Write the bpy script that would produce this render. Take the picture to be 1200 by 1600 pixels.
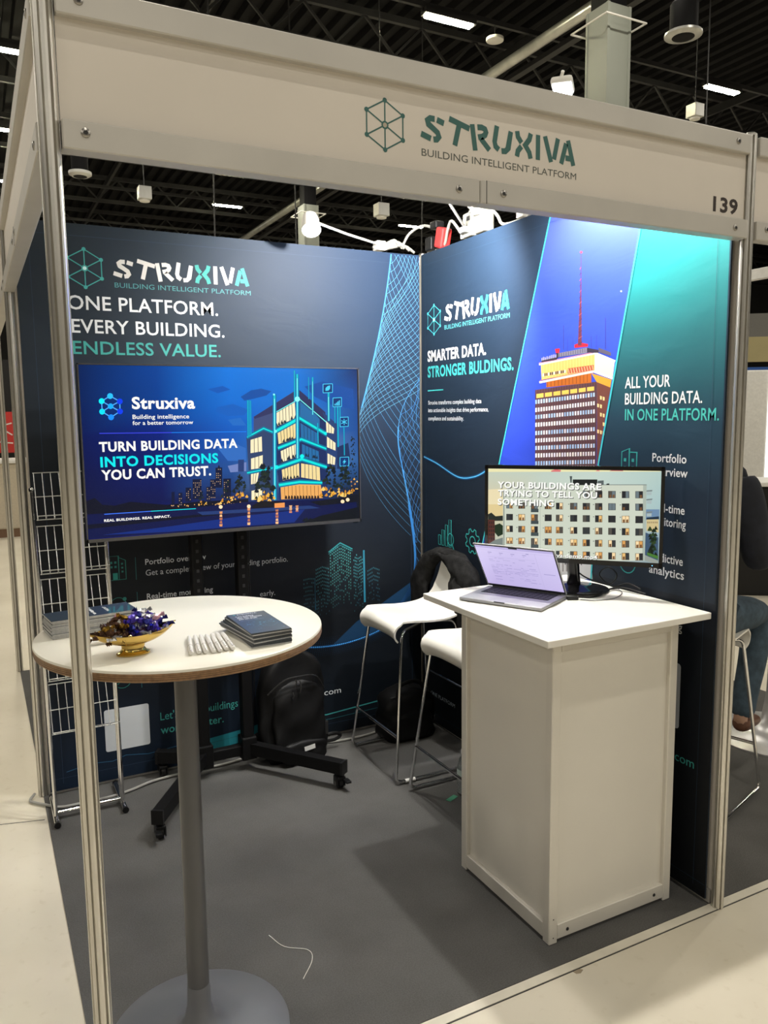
import bpy, bmesh, math, random
from mathutils import Vector, Matrix

for _o in list(bpy.data.objects):
    bpy.data.objects.remove(_o)
SC = bpy.context.scene
COL = SC.collection
PI = math.pi

# ------------------------------------------------------------------ camera
cam_data = bpy.data.cameras.new('camera')
cam_data.sensor_fit = 'VERTICAL'
cam_data.sensor_height = 24.0
cam_data.lens = 24.0 * 1235.7 / 1600.0
cam_data.clip_start = 0.05
cam_data.clip_end = 200.0
cam = bpy.data.objects.new('camera', cam_data)
COL.objects.link(cam)
YAW, PITCH, ROLL = 0.4750, -0.1237, -0.0117
_f = Vector((math.sin(YAW) * math.cos(PITCH), math.cos(YAW) * math.cos(PITCH), math.sin(PITCH)))
_r = Vector((math.cos(YAW), -math.sin(YAW), 0.0))
_u = _r.cross(_f)
_r2 = _r * math.cos(ROLL) + _u * math.sin(ROLL)
_u2 = _u * math.cos(ROLL) - _r * math.sin(ROLL)
_m = Matrix((( _r2.x, _u2.x, -_f.x, -0.1677), (_r2.y, _u2.y, -_f.y, -1.7224), (_r2.z, _u2.z, -_f.z, 1.6844), (0, 0, 0, 1)))
cam.matrix_world = _m
SC.camera = cam

# ------------------------------------------------------------------ world, exposure
world = bpy.data.worlds.new('hall_air')
SC.world = world
world.use_nodes = True
world.node_tree.nodes['Background'].inputs[0].default_value = (0.9, 0.92, 1.0, 1)
world.node_tree.nodes['Background'].inputs[1].default_value = 0.02
SC.view_settings.view_transform = 'Standard'
SC.view_settings.look = 'None'
SC.view_settings.gamma = 1.0
SC.view_settings.use_curve_mapping = False
SC.view_settings.exposure = 0.0

# ------------------------------------------------------------------ hall lamps outside the view (grid goes on over the visitors' heads)
LAMP_X = (-13.7, -6.35, 1.0, 8.3, 15.7, 23.0)
LAMP_Y = tuple(11.83 + 4.9 * n for n in range(-7, 5))
LAMP_Z = 9.0
LAMP_GLOW = 215.0           # radiance of the tubes
LAMP_SEEN = {(8.3, 0), (15.7, 0), (1.0, 1), (1.0, 2), (1.0, 3), (8.3, 3), (15.7, 3)}
for _x in LAMP_X:
    for _n, _y in zip(range(-7, 5), LAMP_Y):
        if (_x, _n) in LAMP_SEEN:
            continue
        _l = bpy.data.lights.new('hall_lamp_light', 'AREA')
        _l.shape = 'RECTANGLE'
        _l.size, _l.size_y = 1.0, 0.16
        _l.energy = LAMP_GLOW * 1.0 * 0.16 * PI
        _l.color = (1.0, 0.93, 0.80)
        _o = bpy.data.objects.new('hall_lamp_light', _l)
        _o.location = (_x, _y, LAMP_Z)
        COL.objects.link(_o)

# ------------------------------------------------------------------ materials
def s2l(c):
    return c / 12.92 if c <= 0.04045 else ((c + 0.055) / 1.055) ** 2.4

def hexc(h):
    return tuple(s2l(int(h[i:i + 2], 16) / 255.0) for i in (0, 2, 4))

def rgb(r, g, b):
    return (s2l(r / 255.0), s2l(g / 255.0), s2l(b / 255.0))

MATS = {}
def mat(name, col, rough=0.5, metal=0.0, var=0.06, vscale=40.0, bump=0.0, bscale=300.0, spec=0.5, emit=None, estr=1.0, trans=0.0, coat=0.0, aniso=None, sheen=0.0):
    if name in MATS:
        return MATS[name]
    m = bpy.data.materials.new(name)
    m.use_nodes = True
    nt = m.node_tree
    b = nt.nodes['Principled BSDF']
    if isinstance(col, str):
        col = hexc(col)
    b.inputs['Roughness'].default_value = rough
    b.inputs['Metallic'].default_value = metal
    b.inputs['Specular IOR Level'].default_value = spec
    b.inputs['Coat Weight'].default_value = coat
    b.inputs['Transmission Weight'].default_value = trans
    b.inputs['Sheen Weight'].default_value = sheen
    tc = nt.nodes.new('ShaderNodeTexCoord')
    if var > 0:
        n = nt.nodes.new('ShaderNodeTexNoise')
        n.inputs['Scale'].default_value = vscale
        n.inputs['Detail'].default_value = 4
        nt.links.new(tc.outputs['Object'], n.inputs['Vector'])
        r = nt.nodes.new('ShaderNodeValToRGB')
        r.color_ramp.elements[0].position = 0.3
        r.color_ramp.elements[1].position = 0.7
        r.color_ramp.elements[0].color = tuple(c * (1 - var) for c in col) + (1,)
        r.color_ramp.elements[1].color = tuple(min(1, c * (1 + var)) for c in col) + (1,)
        nt.links.new(n.outputs['Fac'], r.inputs['Fac'])
        nt.links.new(r.outputs['Color'], b.inputs['Base Color'])
    else:
        b.inputs['Base Color'].default_value = tuple(col) + (1,)
    if bump > 0:
        n2 = nt.nodes.new('ShaderNodeTexNoise')
        n2.inputs['Scale'].default_value = bscale
        n2.inputs['Detail'].default_value = 3
        nt.links.new(tc.outputs['Object'], n2.inputs['Vector'])
        bp = nt.nodes.new('ShaderNodeBump')
        bp.inputs['Strength'].default_value = bump
        bp.inputs['Distance'].default_value = 0.002
        nt.links.new(n2.outputs['Fac'], bp.inputs['Height'])
        nt.links.new(bp.outputs['Normal'], b.inputs['Normal'])
    if emit is not None:
        b.inputs['Emission Color'].default_value = tuple(hexc(emit) if isinstance(emit, str) else emit) + (1,)
        b.inputs['Emission Strength'].default_value = estr
    MATS[name] = m
    return m

def print_mat(name, rough=0.6, screen=0.0, wrinkle=0.0):
    """flat print: the colour comes from the face-corner attribute Col; screens give the same colour off as light"""
    if name in MATS:
        return MATS[name]
    m = bpy.data.materials.new(name)
    m.use_nodes = True
    nt = m.node_tree
    b = nt.nodes['Principled BSDF']
    at = nt.nodes.new('ShaderNodeVertexColor')
    at.layer_name = 'Col'
    b.inputs['Roughness'].default_value = rough
    if screen > 0:
        b.inputs['Base Color'].default_value = (0.004, 0.004, 0.005, 1)
        nt.links.new(at.outputs['Color'], b.inputs['Emission Color'])
        b.inputs['Emission Strength'].default_value = screen
        b.inputs['Specular IOR Level'].default_value = 0.25
    else:
        nt.links.new(at.outputs['Color'], b.inputs['Base Color'])
        b.inputs['Specular IOR Level'].default_value = 0.35
    if wrinkle > 0:
        geo = nt.nodes.new('ShaderNodeNewGeometry')
        mp = nt.nodes.new('ShaderNodeMapping')
        mp.inputs['Scale'].default_value = (2.2, 2.2, 5.0)
        mp.inputs['Rotation'].default_value = (0.5, 0.35, 0.2)
        nt.links.new(geo.outputs['Position'], mp.inputs['Vector'])
        n = nt.nodes.new('ShaderNodeTexNoise')
        n.inputs['Scale'].default_value = 1.6
        n.inputs['Detail'].default_value = 3
        n.inputs['Distortion'].default_value = 0.6
        nt.links.new(mp.outputs['Vector'], n.inputs['Vector'])
        bp = nt.nodes.new('ShaderNodeBump')
        bp.inputs['Strength'].default_value = wrinkle
        bp.inputs['Distance'].default_value = 0.02
        nt.links.new(n.outputs['Fac'], bp.inputs['Height'])
        nt.links.new(bp.outputs['Normal'], b.inputs['Normal'])
    MATS[name] = m
    return m

ALU = mat('anodised_aluminium', (0.70, 0.68, 0.63), 0.32, 0.92, 0.05, 8.0, 0.05, 60)
ALU_BEAM = mat('matt_aluminium_beam', (0.55, 0.53, 0.49), 0.5, 0.35, 0.05, 5.0)
WHITE_PANEL = mat('white_melamine', (0.71, 0.66, 0.595), 0.45, 0.0, 0.02, 3.0)
PAINT_WHITE = mat('white_laminate', (0.80, 0.78, 0.72), 0.38, 0.0, 0.02, 5.0)
CHROME = mat('chrome', (0.82, 0.82, 0.82), 0.10, 1.0, 0.02, 10)
BLACK_METAL = mat('black_powder_coat', (0.0045, 0.0045, 0.005), 0.5, 0.0, 0.1, 60, 0.05, 500, spec=0.18)
BLACK_PLASTIC = mat('black_plastic', (0.006, 0.006, 0.0065), 0.35, 0.0, 0.1, 50, spec=0.35)
GLOSS_BLACK = mat('gloss_black_plastic', (0.006, 0.006, 0.007), 0.12, 0.0, 0.05, 20)
STEEL = mat('steel_screw', (0.45, 0.43, 0.40), 0.3, 1.0, 0.1, 200)
DARK_HOLE = mat('dark_recess', (0.02, 0.02, 0.02), 0.6, 0.0, 0.1, 100)
WHITE_PLASTIC = mat('white_plastic', (0.82, 0.80, 0.75), 0.35, 0.0, 0.02, 20)
TEAL_INK = mat('teal_ink', (0.045, 0.19, 0.19), 0.5, 0, 0.04, 30)
GREY_INK = mat('grey_ink', (0.075, 0.085, 0.085), 0.5, 0, 0.04, 30)
DARK_INK = mat('dark_ink', (0.03, 0.025, 0.025), 0.5, 0, 0.04, 30)

# ------------------------------------------------------------------ object helpers
def link_mesh(name, me, m=None, parent=None, smooth=False, smooth_angle=None):
    if m is not None:
        me.materials.append(m)
    if smooth:
        me.shade_smooth()
        if smooth_angle:
            try:
                me.set_sharp_from_angle(angle=smooth_angle)
            except Exception:
                pass
    o = bpy.data.objects.new(name, me)
    COL.objects.link(o)
    if parent is not None:
        o.parent = parent
    return o

def tag(o, label=None, cat=None, group=None, kind=None):
    if label: o['label'] = label
    if cat: o['category'] = cat
    if group: o['group'] = group
    if kind: o['kind'] = kind
    return o

def thing(name, label, cat, loc=(0, 0, 0), rz=0.0, group=None):
    o = bpy.data.objects.new(name, None)
    o.empty_display_size = 0.1
    COL.objects.link(o)
    o.location = loc
    o.rotation_euler = (0, 0, rz)
    return tag(o, label, cat, group)

def copy_tree(o, parent=None):
    c = o.copy()
    COL.objects.link(c)
    c.parent = parent
    for ch in list(o.children):
        copy_tree(ch, c)
    return c

class MB:
    """collects primitive shapes; build() links them as one mesh object"""
    def __init__(s):
        s.v, s.f = [], []
    def add(s, verts, faces, M=None):
        k = len(s.v)
        s.v += [tuple(M @ Vector(p)) if M is not None else tuple(p) for p in verts]
        s.f += [tuple(i + k for i in f) for f in faces]
        return s
    def box(s, x0, x1, y0, y1, z0, z1, M=None):
        v = [(x, y, z) for z in (z0, z1) for y in (y0, y1) for x in (x0, x1)]
        return s.add(v, [(0, 2, 3, 1), (4, 5, 7, 6), (0, 1, 5, 4), (2, 6, 7, 3), (0, 4, 6, 2), (1, 3, 7, 5)], M)
    def bbox(s, x0, x1, y0, y1, z0, z1, r=0.004, M=None, seg=2):
        bm = bmesh.new()
        bmesh.ops.create_cube(bm, size=1.0)
        for v in bm.verts:
            v.co = Vector(((x0 + x1) / 2 + v.co.x * (x1 - x0), (y0 + y1) / 2 + v.co.y * (y1 - y0), (z0 + z1) / 2 + v.co.z * (z1 - z0)))
        bmesh.ops.bevel(bm, geom=bm.edges[:], offset=r, segments=seg, affect='EDGES', profile=0.5)
        bm.verts.index_update()
        s.add([v.co[:] for v in bm.verts], [[v.index for v in f.verts] for f in bm.faces], M)
        bm.free()
        return s
    def prism(s, pts, z0, z1, M=None):
        n = len(pts)
        v = [(x, y, z0) for x, y in pts] + [(x, y, z1) for x, y in pts]
        f = [tuple(range(n - 1, -1, -1)), tuple(range(n, 2 * n))] + [(i, (i + 1) % n, n + (i + 1) % n, n + i) for i in range(n)]
        return s.add(v, f, M)
    def lathe(s, prof, seg=24, M=None, cap=True, sx=1.0, sy=1.0):
        v, f = [], []
        for r, z in prof:
            for k in range(seg):
                a = 2 * PI * k / seg
                v.append((r * math.cos(a) * sx, r * math.sin(a) * sy, z))
        for i in range(len(prof) - 1):
            for k in range(seg):
                f.append((i * seg + k, i * seg + (k + 1) % seg, (i + 1) * seg + (k + 1) % seg, (i + 1) * seg + k))
        if cap:
            f.append(tuple(range(seg - 1, -1, -1)))
            f.append(tuple((len(prof) - 1) * seg + k for k in range(seg)))
        return s.add(v, f, M)
    def tube(s, pts, r, seg=8, M=None, cap=True, closed=False):
        pts = [Vector(p) for p in pts]
        n = len(pts)
        rr = r if isinstance(r, (list, tuple)) else [r] * n
        v, f = [], []
        t0 = (pts[1] - pts[0]).normalized()
        up = Vector((0, 0, 1)) if abs(t0.z) < 0.9 else Vector((1, 0, 0))
        nrm = (up - t0 * up.dot(t0)).normalized()
        for i, p in enumerate(pts):
            if closed:
                t = (pts[(i + 1) % n] - pts[i - 1]).normalized()
            elif i == 0: t = t0
            elif i == n - 1: t = (pts[-1] - pts[-2]).normalized()
            else:
                t = ((pts[i + 1] - p).normalized() + (p - pts[i - 1]).normalized())
                t = t.normalized() if t.length > 1e-6 else (pts[i + 1] - p).normalized()
            nrm = nrm - t * nrm.dot(t)
            nrm = nrm.normalized() if nrm.length > 1e-6 else t.orthogonal().normalized()
            bn = t.cross(nrm)
            for k in range(seg):
                a = 2 * PI * k / seg
                v.append(tuple(p + (nrm * math.cos(a) + bn * math.sin(a)) * rr[i]))
        m = n if closed else n - 1
        for i in range(m):
            j = (i + 1) % n
            for k in range(seg):
                f.append((i * seg + k, i * seg + (k + 1) % seg, j * seg + (k + 1) % seg, j * seg + k))
        if cap and not closed:
            f.append(tuple(range(seg - 1, -1, -1)))
            f.append(tuple((n - 1) * seg + k for k in range(seg)))
        return s.add(v, f, M)
    def bar(s, a, b, w, h=None, M=None, up=(0, 0, 1)):
        """rectangular bar from a to b"""
        h = h or w
        a, b = Vector(a), Vector(b)
        t = (b - a).normalized()
        upv = Vector(up)
        if abs(t.dot(upv)) > 0.98:
            upv = Vector((1, 0, 0))
        sd = t.cross(upv).normalized()
        u2 = sd.cross(t).normalized()
        v = []
        for p in (a, b):
            for i, j in ((-1, -1), (1, -1), (1, 1), (-1, 1)):
                v.append(tuple(p + sd * i * w / 2 + u2 * j * h / 2))
        return s.add(v, [(0, 1, 2, 3), (7, 6, 5, 4), (0, 4, 5, 1), (1, 5, 6, 2), (2, 6, 7, 3), (3, 7, 4, 0)], M)
    def mesh(s, name):
        me = bpy.data.meshes.new(name)
        me.from_pydata(s.v, [], s.f)
        me.validate()
        bm = bmesh.new(); bm.from_mesh(me)
        bmesh.ops.recalc_face_normals(bm, faces=bm.faces)
        bm.to_mesh(me); bm.free()
        return me
    def build(s, name, m, parent=None, smooth=False, angle=0.7):
        return link_mesh(name, s.mesh(name), m, parent, smooth, angle if smooth else None)

def T3(x, y, z):
    return Matrix.Translation((x, y, z))
def RZ(a):
    return Matrix.Rotation(a, 4, 'Z')
def RX(a):
    return Matrix.Rotation(a, 4, 'X')
def RY(a):
    return Matrix.Rotation(a, 4, 'Y')

def bend(pts, r, n=5):
    """rounds the corners of a polyline"""
    pts = [Vector(p) for p in pts]
    out = [pts[0]]
    for i in range(1, len(pts) - 1):
        a, b, c = pts[i - 1], pts[i], pts[i + 1]
        d1, d2 = (a - b), (c - b)
        q = min(r, d1.length * 0.45, d2.length * 0.45)
        p1, p2 = b + d1.normalized() * q, b + d2.normalized() * q
        for k in range(n + 1):
            t = k / n
            out.append(p1 * (1 - t) ** 2 + b * 2 * t * (1 - t) + p2 * t * t)
    out.append(pts[-1])
    return out

def smooth_path(pts, n=6):
    """Catmull-Rom through the points"""
    P = [Vector(p) for p in pts]
    P = [P[0] * 2 - P[1]] + P + [P[-1] * 2 - P[-2]]
    out = []
    for i in range(1, len(P) - 2):
        for k in range(n):
            t = k / n
            out.append(0.5 * ((2 * P[i]) + (P[i + 1] - P[i - 1]) * t + (2 * P[i - 1] - 5 * P[i] + 4 * P[i + 1] - P[i + 2]) * t * t + (3 * P[i] - P[i - 1] - 3 * P[i + 1] + P[i + 2]) * t ** 3))
    out.append(P[-2])
    return out

# ------------------------------------------------------------------ flat print (lettering, drawings, pictures)
_TXT = {}
def text_shape(txt, bold=0):
    """triangles of a line of lettering: left edge 0, baseline 0, cap height 1"""
    key = (txt, bold)
    if key in _TXT:
        return _TXT[key]
    def grab(t):
        cu = bpy.data.curves.new('lettering', 'FONT')
        cu.body = t
        cu.size = 1.0
        cu.resolution_u = 3
        cu.fill_mode = 'FRONT'
        cu.offset = (0.0, 0.012, 0.032)[bold]
        cu.space_character = (1.0, 1.03, 1.08)[bold]
        o = bpy.data.objects.new('lettering', cu)
        COL.objects.link(o)
        bpy.context.view_layer.update()
        me = o.evaluated_get(bpy.context.evaluated_depsgraph_get()).to_mesh()
        v = [(p.co.x, p.co.y) for p in me.vertices]
        f = [tuple(p.vertices) for p in me.polygons]
        o.to_mesh_clear()
        bpy.data.objects.remove(o)
        bpy.data.curves.remove(cu)
        return v, f
    if ('H', bold) not in _TXT and txt != 'H':
        text_shape('H', bold)
    v, f = grab(txt)
    x0 = min(p[0] for p in v); x1 = max(p[0] for p in v)
    if txt == 'H':
        y0 = min(p[1] for p in v); y1 = max(p[1] for p in v)
        _TXT[('cap', bold)] = (y0, y1 - y0)
    y0, h = _TXT[('cap', bold)]
    v = [((p[0] - x0) / h, (p[1] - y0) / h) for p in v]
    _TXT[key] = (v, f, (x1 - x0) / h)
    return _TXT[key]

class Canvas:
    """coloured polygons on a flat sheet, local axes u (right) and v (up); later ones lie a hair in front of earlier ones"""
    def __init__(s, step=0.00006):
        s.v, s.f, s.c, s.step, s.boxes = [], [], [], step, []
    def _lay(s, pts):
        x0, x1 = min(p[0] for p in pts), max(p[0] for p in pts)
        y0, y1 = min(p[1] for p in pts), max(p[1] for p in pts)
        L = 0
        for b in s.boxes:
            if b[4] >= L and b[0] < x1 and b[1] > x0 and b[2] < y1 and b[3] > y0:
                L = b[4] + 1
        s.boxes.append((x0, x1, y0, y1, L))
        return L * s.step
    def poly(s, col, pts, cols=None, lay=None):
        if isinstance(col, str): col = hexc(col)
        z = s._lay(pts) if lay is None else lay
        k = len(s.v)
        s.v += [(p[0], p[1], z) for p in pts]
        s.f.append(tuple(range(k, k + len(pts))))
        s.c.append(cols if cols else [col] * len(pts))
    def rect(s, col, x0, y0, x1, y1, cols=None):
        s.poly(col, [(x0, y0), (x1, y0), (x1, y1), (x0, y1)], cols)
    def grid(s, x0, y0, x1, y1, rows):
        """rows of sRGB colours from bottom to top, a smooth colour wash"""
        R = [[hexc(c) for c in r] for r in rows]
        ny, nx = len(R), len(R[0])
        z = s._lay([(x0, y0), (x1, y1)])
        for j in range(ny - 1):
            for i in range(nx - 1):
                X = [x0 + (x1 - x0) * q / (nx - 1) for q in (i, i + 1)]
                Y = [y0 + (y1 - y0) * q / (ny - 1) for q in (j, j + 1)]
                s.poly(None, [(X[0], Y[0]), (X[1], Y[0]), (X[1], Y[1]), (X[0], Y[1])], [R[j][i], R[j][i + 1], R[j + 1][i + 1], R[j + 1][i]], z)
    def stroke(s, col, pts, w, lay=None, closed=False):
        """a ribbon along a polyline"""
        if isinstance(col, str): col = hexc(col)
        P = [Vector((p[0], p[1])) for p in pts]
        n = len(P)
        z = s._lay([tuple(p) for p in P]) if lay is None else lay
        L, R = [], []
        for i in range(n):
            a = P[i - 1] if (i or closed) else P[i]
            b = P[(i + 1) % n] if (i < n - 1 or closed) else P[i]
            t = (b - a)
            t = t.normalized() if t.length > 1e-9 else Vector((1, 0))
            nn = Vector((-t.y, t.x)) * w / 2
            if 0 < i < n - 1 or closed:
                d1 = (P[i] - P[i - 1]).normalized()
                c = max(0.5, Vector((-d1.y, d1.x)).dot(nn.normalized()))
                nn = nn / c
            L.append(P[i] + nn); R.append(P[i] - nn)
        k = len(s.v)
        for a, b in zip(L, R):
            s.v += [(a.x, a.y, z), (b.x, b.y, z)]
        for i in range(n if closed else n - 1):
            j = (i + 1) % n
            s.f.append((k + 2 * i, k + 2 * i + 1, k + 2 * j + 1, k + 2 * j))
            s.c.append([col] * 4)
    def disc(s, col, x, y, r, n=14, sx=1.0):
        s.poly(col, [(x + sx * r * math.cos(2 * PI * k / n), y + r * math.sin(2 * PI * k / n)) for k in range(n)])
    def ring(s, col, x, y, r, w, n=20):
        s.stroke(col, [(x + r * math.cos(2 * PI * k / n), y + r * math.sin(2 * PI * k / n)) for k in range(n)], w, closed=True)
    def text(s, txt, col, x, y, width, cap, bold=0):
        if isinstance(col, str): col = hexc(col)
        v, f, w = text_shape(txt, bold)
        sx = width / w if width else cap
        pts = [(x + p[0] * sx, y + p[1] * cap) for p in v]
        z = s._lay(pts)
        k = len(s.v)
        s.v += [(p[0], p[1], z) for p in pts]
        for q in f:
            s.f.append(tuple(i + k for i in q))
            s.c.append([col] * len(q))
    def art(s, data):
        for ln in data.split('\n'):
            a = [int(q) for q in ln.split()]
            if len(a) > 8:
                n = [q / 2e3 for q in a[3:]]
                s.poly(rgb(*a[:3]), list(zip(n[0::2], n[1::2])))
    def build(s, name, m, parent=None, M=None, lift=0.0):
        """M takes local (u, v, n) to the parent's space; n points at the reader"""
        me = bpy.data.meshes.new(name)
        vv = [(p[0], p[1], p[2] + lift) for p in s.v]
        if M is not None:
            vv = [tuple(M @ Vector(p)) for p in vv]
        me.from_pydata(vv, [], s.f)
        ca = me.color_attributes.new('Col', 'FLOAT_COLOR', 'CORNER')
        i = 0
        flat = []
        for p in me.polygons:
            cc = s.c[p.index]
            for q in cc:
                flat += [q[0], q[1], q[2], 1.0]
        ca.data.foreach_set('color', flat)
        return link_mesh(name, me, m, parent)

# maps for the sheets: (u, v, n) -> world directions
def sheet(o, u, v):
    u, v = Vector(u).normalized(), Vector(v).normalized()
    n = u.cross(v)
    return Matrix(((u.x, v.x, n.x, o[0]), (u.y, v.y, n.y, o[1]), (u.z, v.z, n.z, o[2]), (0, 0, 0, 1)))

# the firm's stencilled word mark: strokes in a unit-high box, advance, tilt
_ARC = lambda cx, cy, r, a0, a1, n=7: [(cx + r * math.cos(math.radians(a0 + (a1 - a0) * k / n)), cy + r * math.sin(math.radians(a0 + (a1 - a0) * k / n))) for k in range(n + 1)]
GLYPHS = {
    'S': ([[(0.36, 0.88), (0.22, 0.84), (0.15, 0.72), (0.20, 0.60), (0.36, 0.52), (0.52, 0.43), (0.58, 0.30), (0.53, 0.17), (0.43, 0.12)], [(0.43, 0.89), (0.66, 0.87)], [(0.35, 0.11), (0.03, 0.14)]], -12),
    'T': ([[(0.0, 0.88), (0.74, 0.88)], [(0.37, 0.80), (0.37, 0.0)]], -14),
    'R': ([[(0.12, 0.0), (0.12, 1.0)], [(0.30, 0.88), (0.46, 0.87), (0.57, 0.80), (0.59, 0.69), (0.54, 0.58), (0.44, 0.52), (0.28, 0.50)], [(0.38, 0.44), (0.64, 0.0)]], 9),
    'U': ([[(0.12, 1.0), (0.12, 0.36), (0.18, 0.20), (0.31, 0.12)], [(0.41, 0.11), (0.55, 0.16), (0.63, 0.30), (0.64, 1.0)]], -10),
    'X': ([[(0.10, 1.0), (0.14, 0.78), (0.30, 0.57)], [(0.10, 0.0), (0.14, 0.22), (0.30, 0.43)], [(0.72, 1.0), (0.66, 0.76), (0.47, 0.5), (0.66, 0.24), (0.72, 0.0)]], 0),
    'I': ([[(0.12, 0.0), (0.12, 1.0)]], 0),
    'V': ([[(0.10, 1.0), (0.40, 0.0)], [(0.72, 1.0), (0.54, 0.13)]], 0),
    'A': ([[(0.08, 0.0), (0.32, 0.86)], [(0.42, 1.0), (0.72, 0.0)], [(0.30, 0.27), (0.56, 0.27)]], 0),
}
def word_mark(cv, x, y, width, cap, cols):
    """STRUXIVA, letters leaning this way and that"""
    word = 'STRUXIVA'
    slots = [(0.0, 0.135), (0.150, 0.278), (0.293, 0.422), (0.428, 0.562), (0.575, 0.702), (0.715, 0.752), (0.762, 0.888), (0.878, 1.0)]
    for k, ch in enumerate(word):
        strokes, rot = GLYPHS[ch]
        x0, x1 = {'S': (0.0, 0.72), 'T': (0.0, 0.74), 'R': (0.0, 0.74), 'U': (0.0, 0.76), 'X': (-0.02, 0.84), 'I': (0.0, 0.24), 'V': (-0.03, 0.84), 'A': (-0.05, 0.85)}[ch]
        a, b = slots[k]
        sx = (b - a) * width / (x1 - x0)
        if ch == 'I': sx = cap * 0.78
        cx, cy = x + (a + b) / 2 * width, y + cap / 2
        r = math.radians(rot)
        for st in strokes:
            pts = []
            for p in st:
                u, v = (p[0] - (x0 + x1) / 2) * sx, (p[1] - 0.5) * cap
                pts.append((cx + u * math.cos(r) - v * math.sin(r), cy + u * math.sin(r) + v * math.cos(r)))
            cv.stroke(cols[k], pts, cap * 0.225)

def hex_mark(cv, cx, cy, r, col, hub, w=None, sx=1.0):
    w = w or r * 0.045
    P = [(cx + sx * r * math.sin(PI / 3 * k), cy + r * math.cos(PI / 3 * k)) for k in range(6)]
    for k in range(6):
        cv.stroke(col, [P[k], P[(k + 1) % 6]], w)
        cv.stroke(col, [(cx, cy), P[k]], w)
    for p in P:
        cv.disc(col, p[0], p[1], r * 0.105, 12)
    cv.disc(col, cx, cy, r * 0.17, 14)
    cv.disc(hub, cx, cy, r * 0.10, 12)

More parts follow.
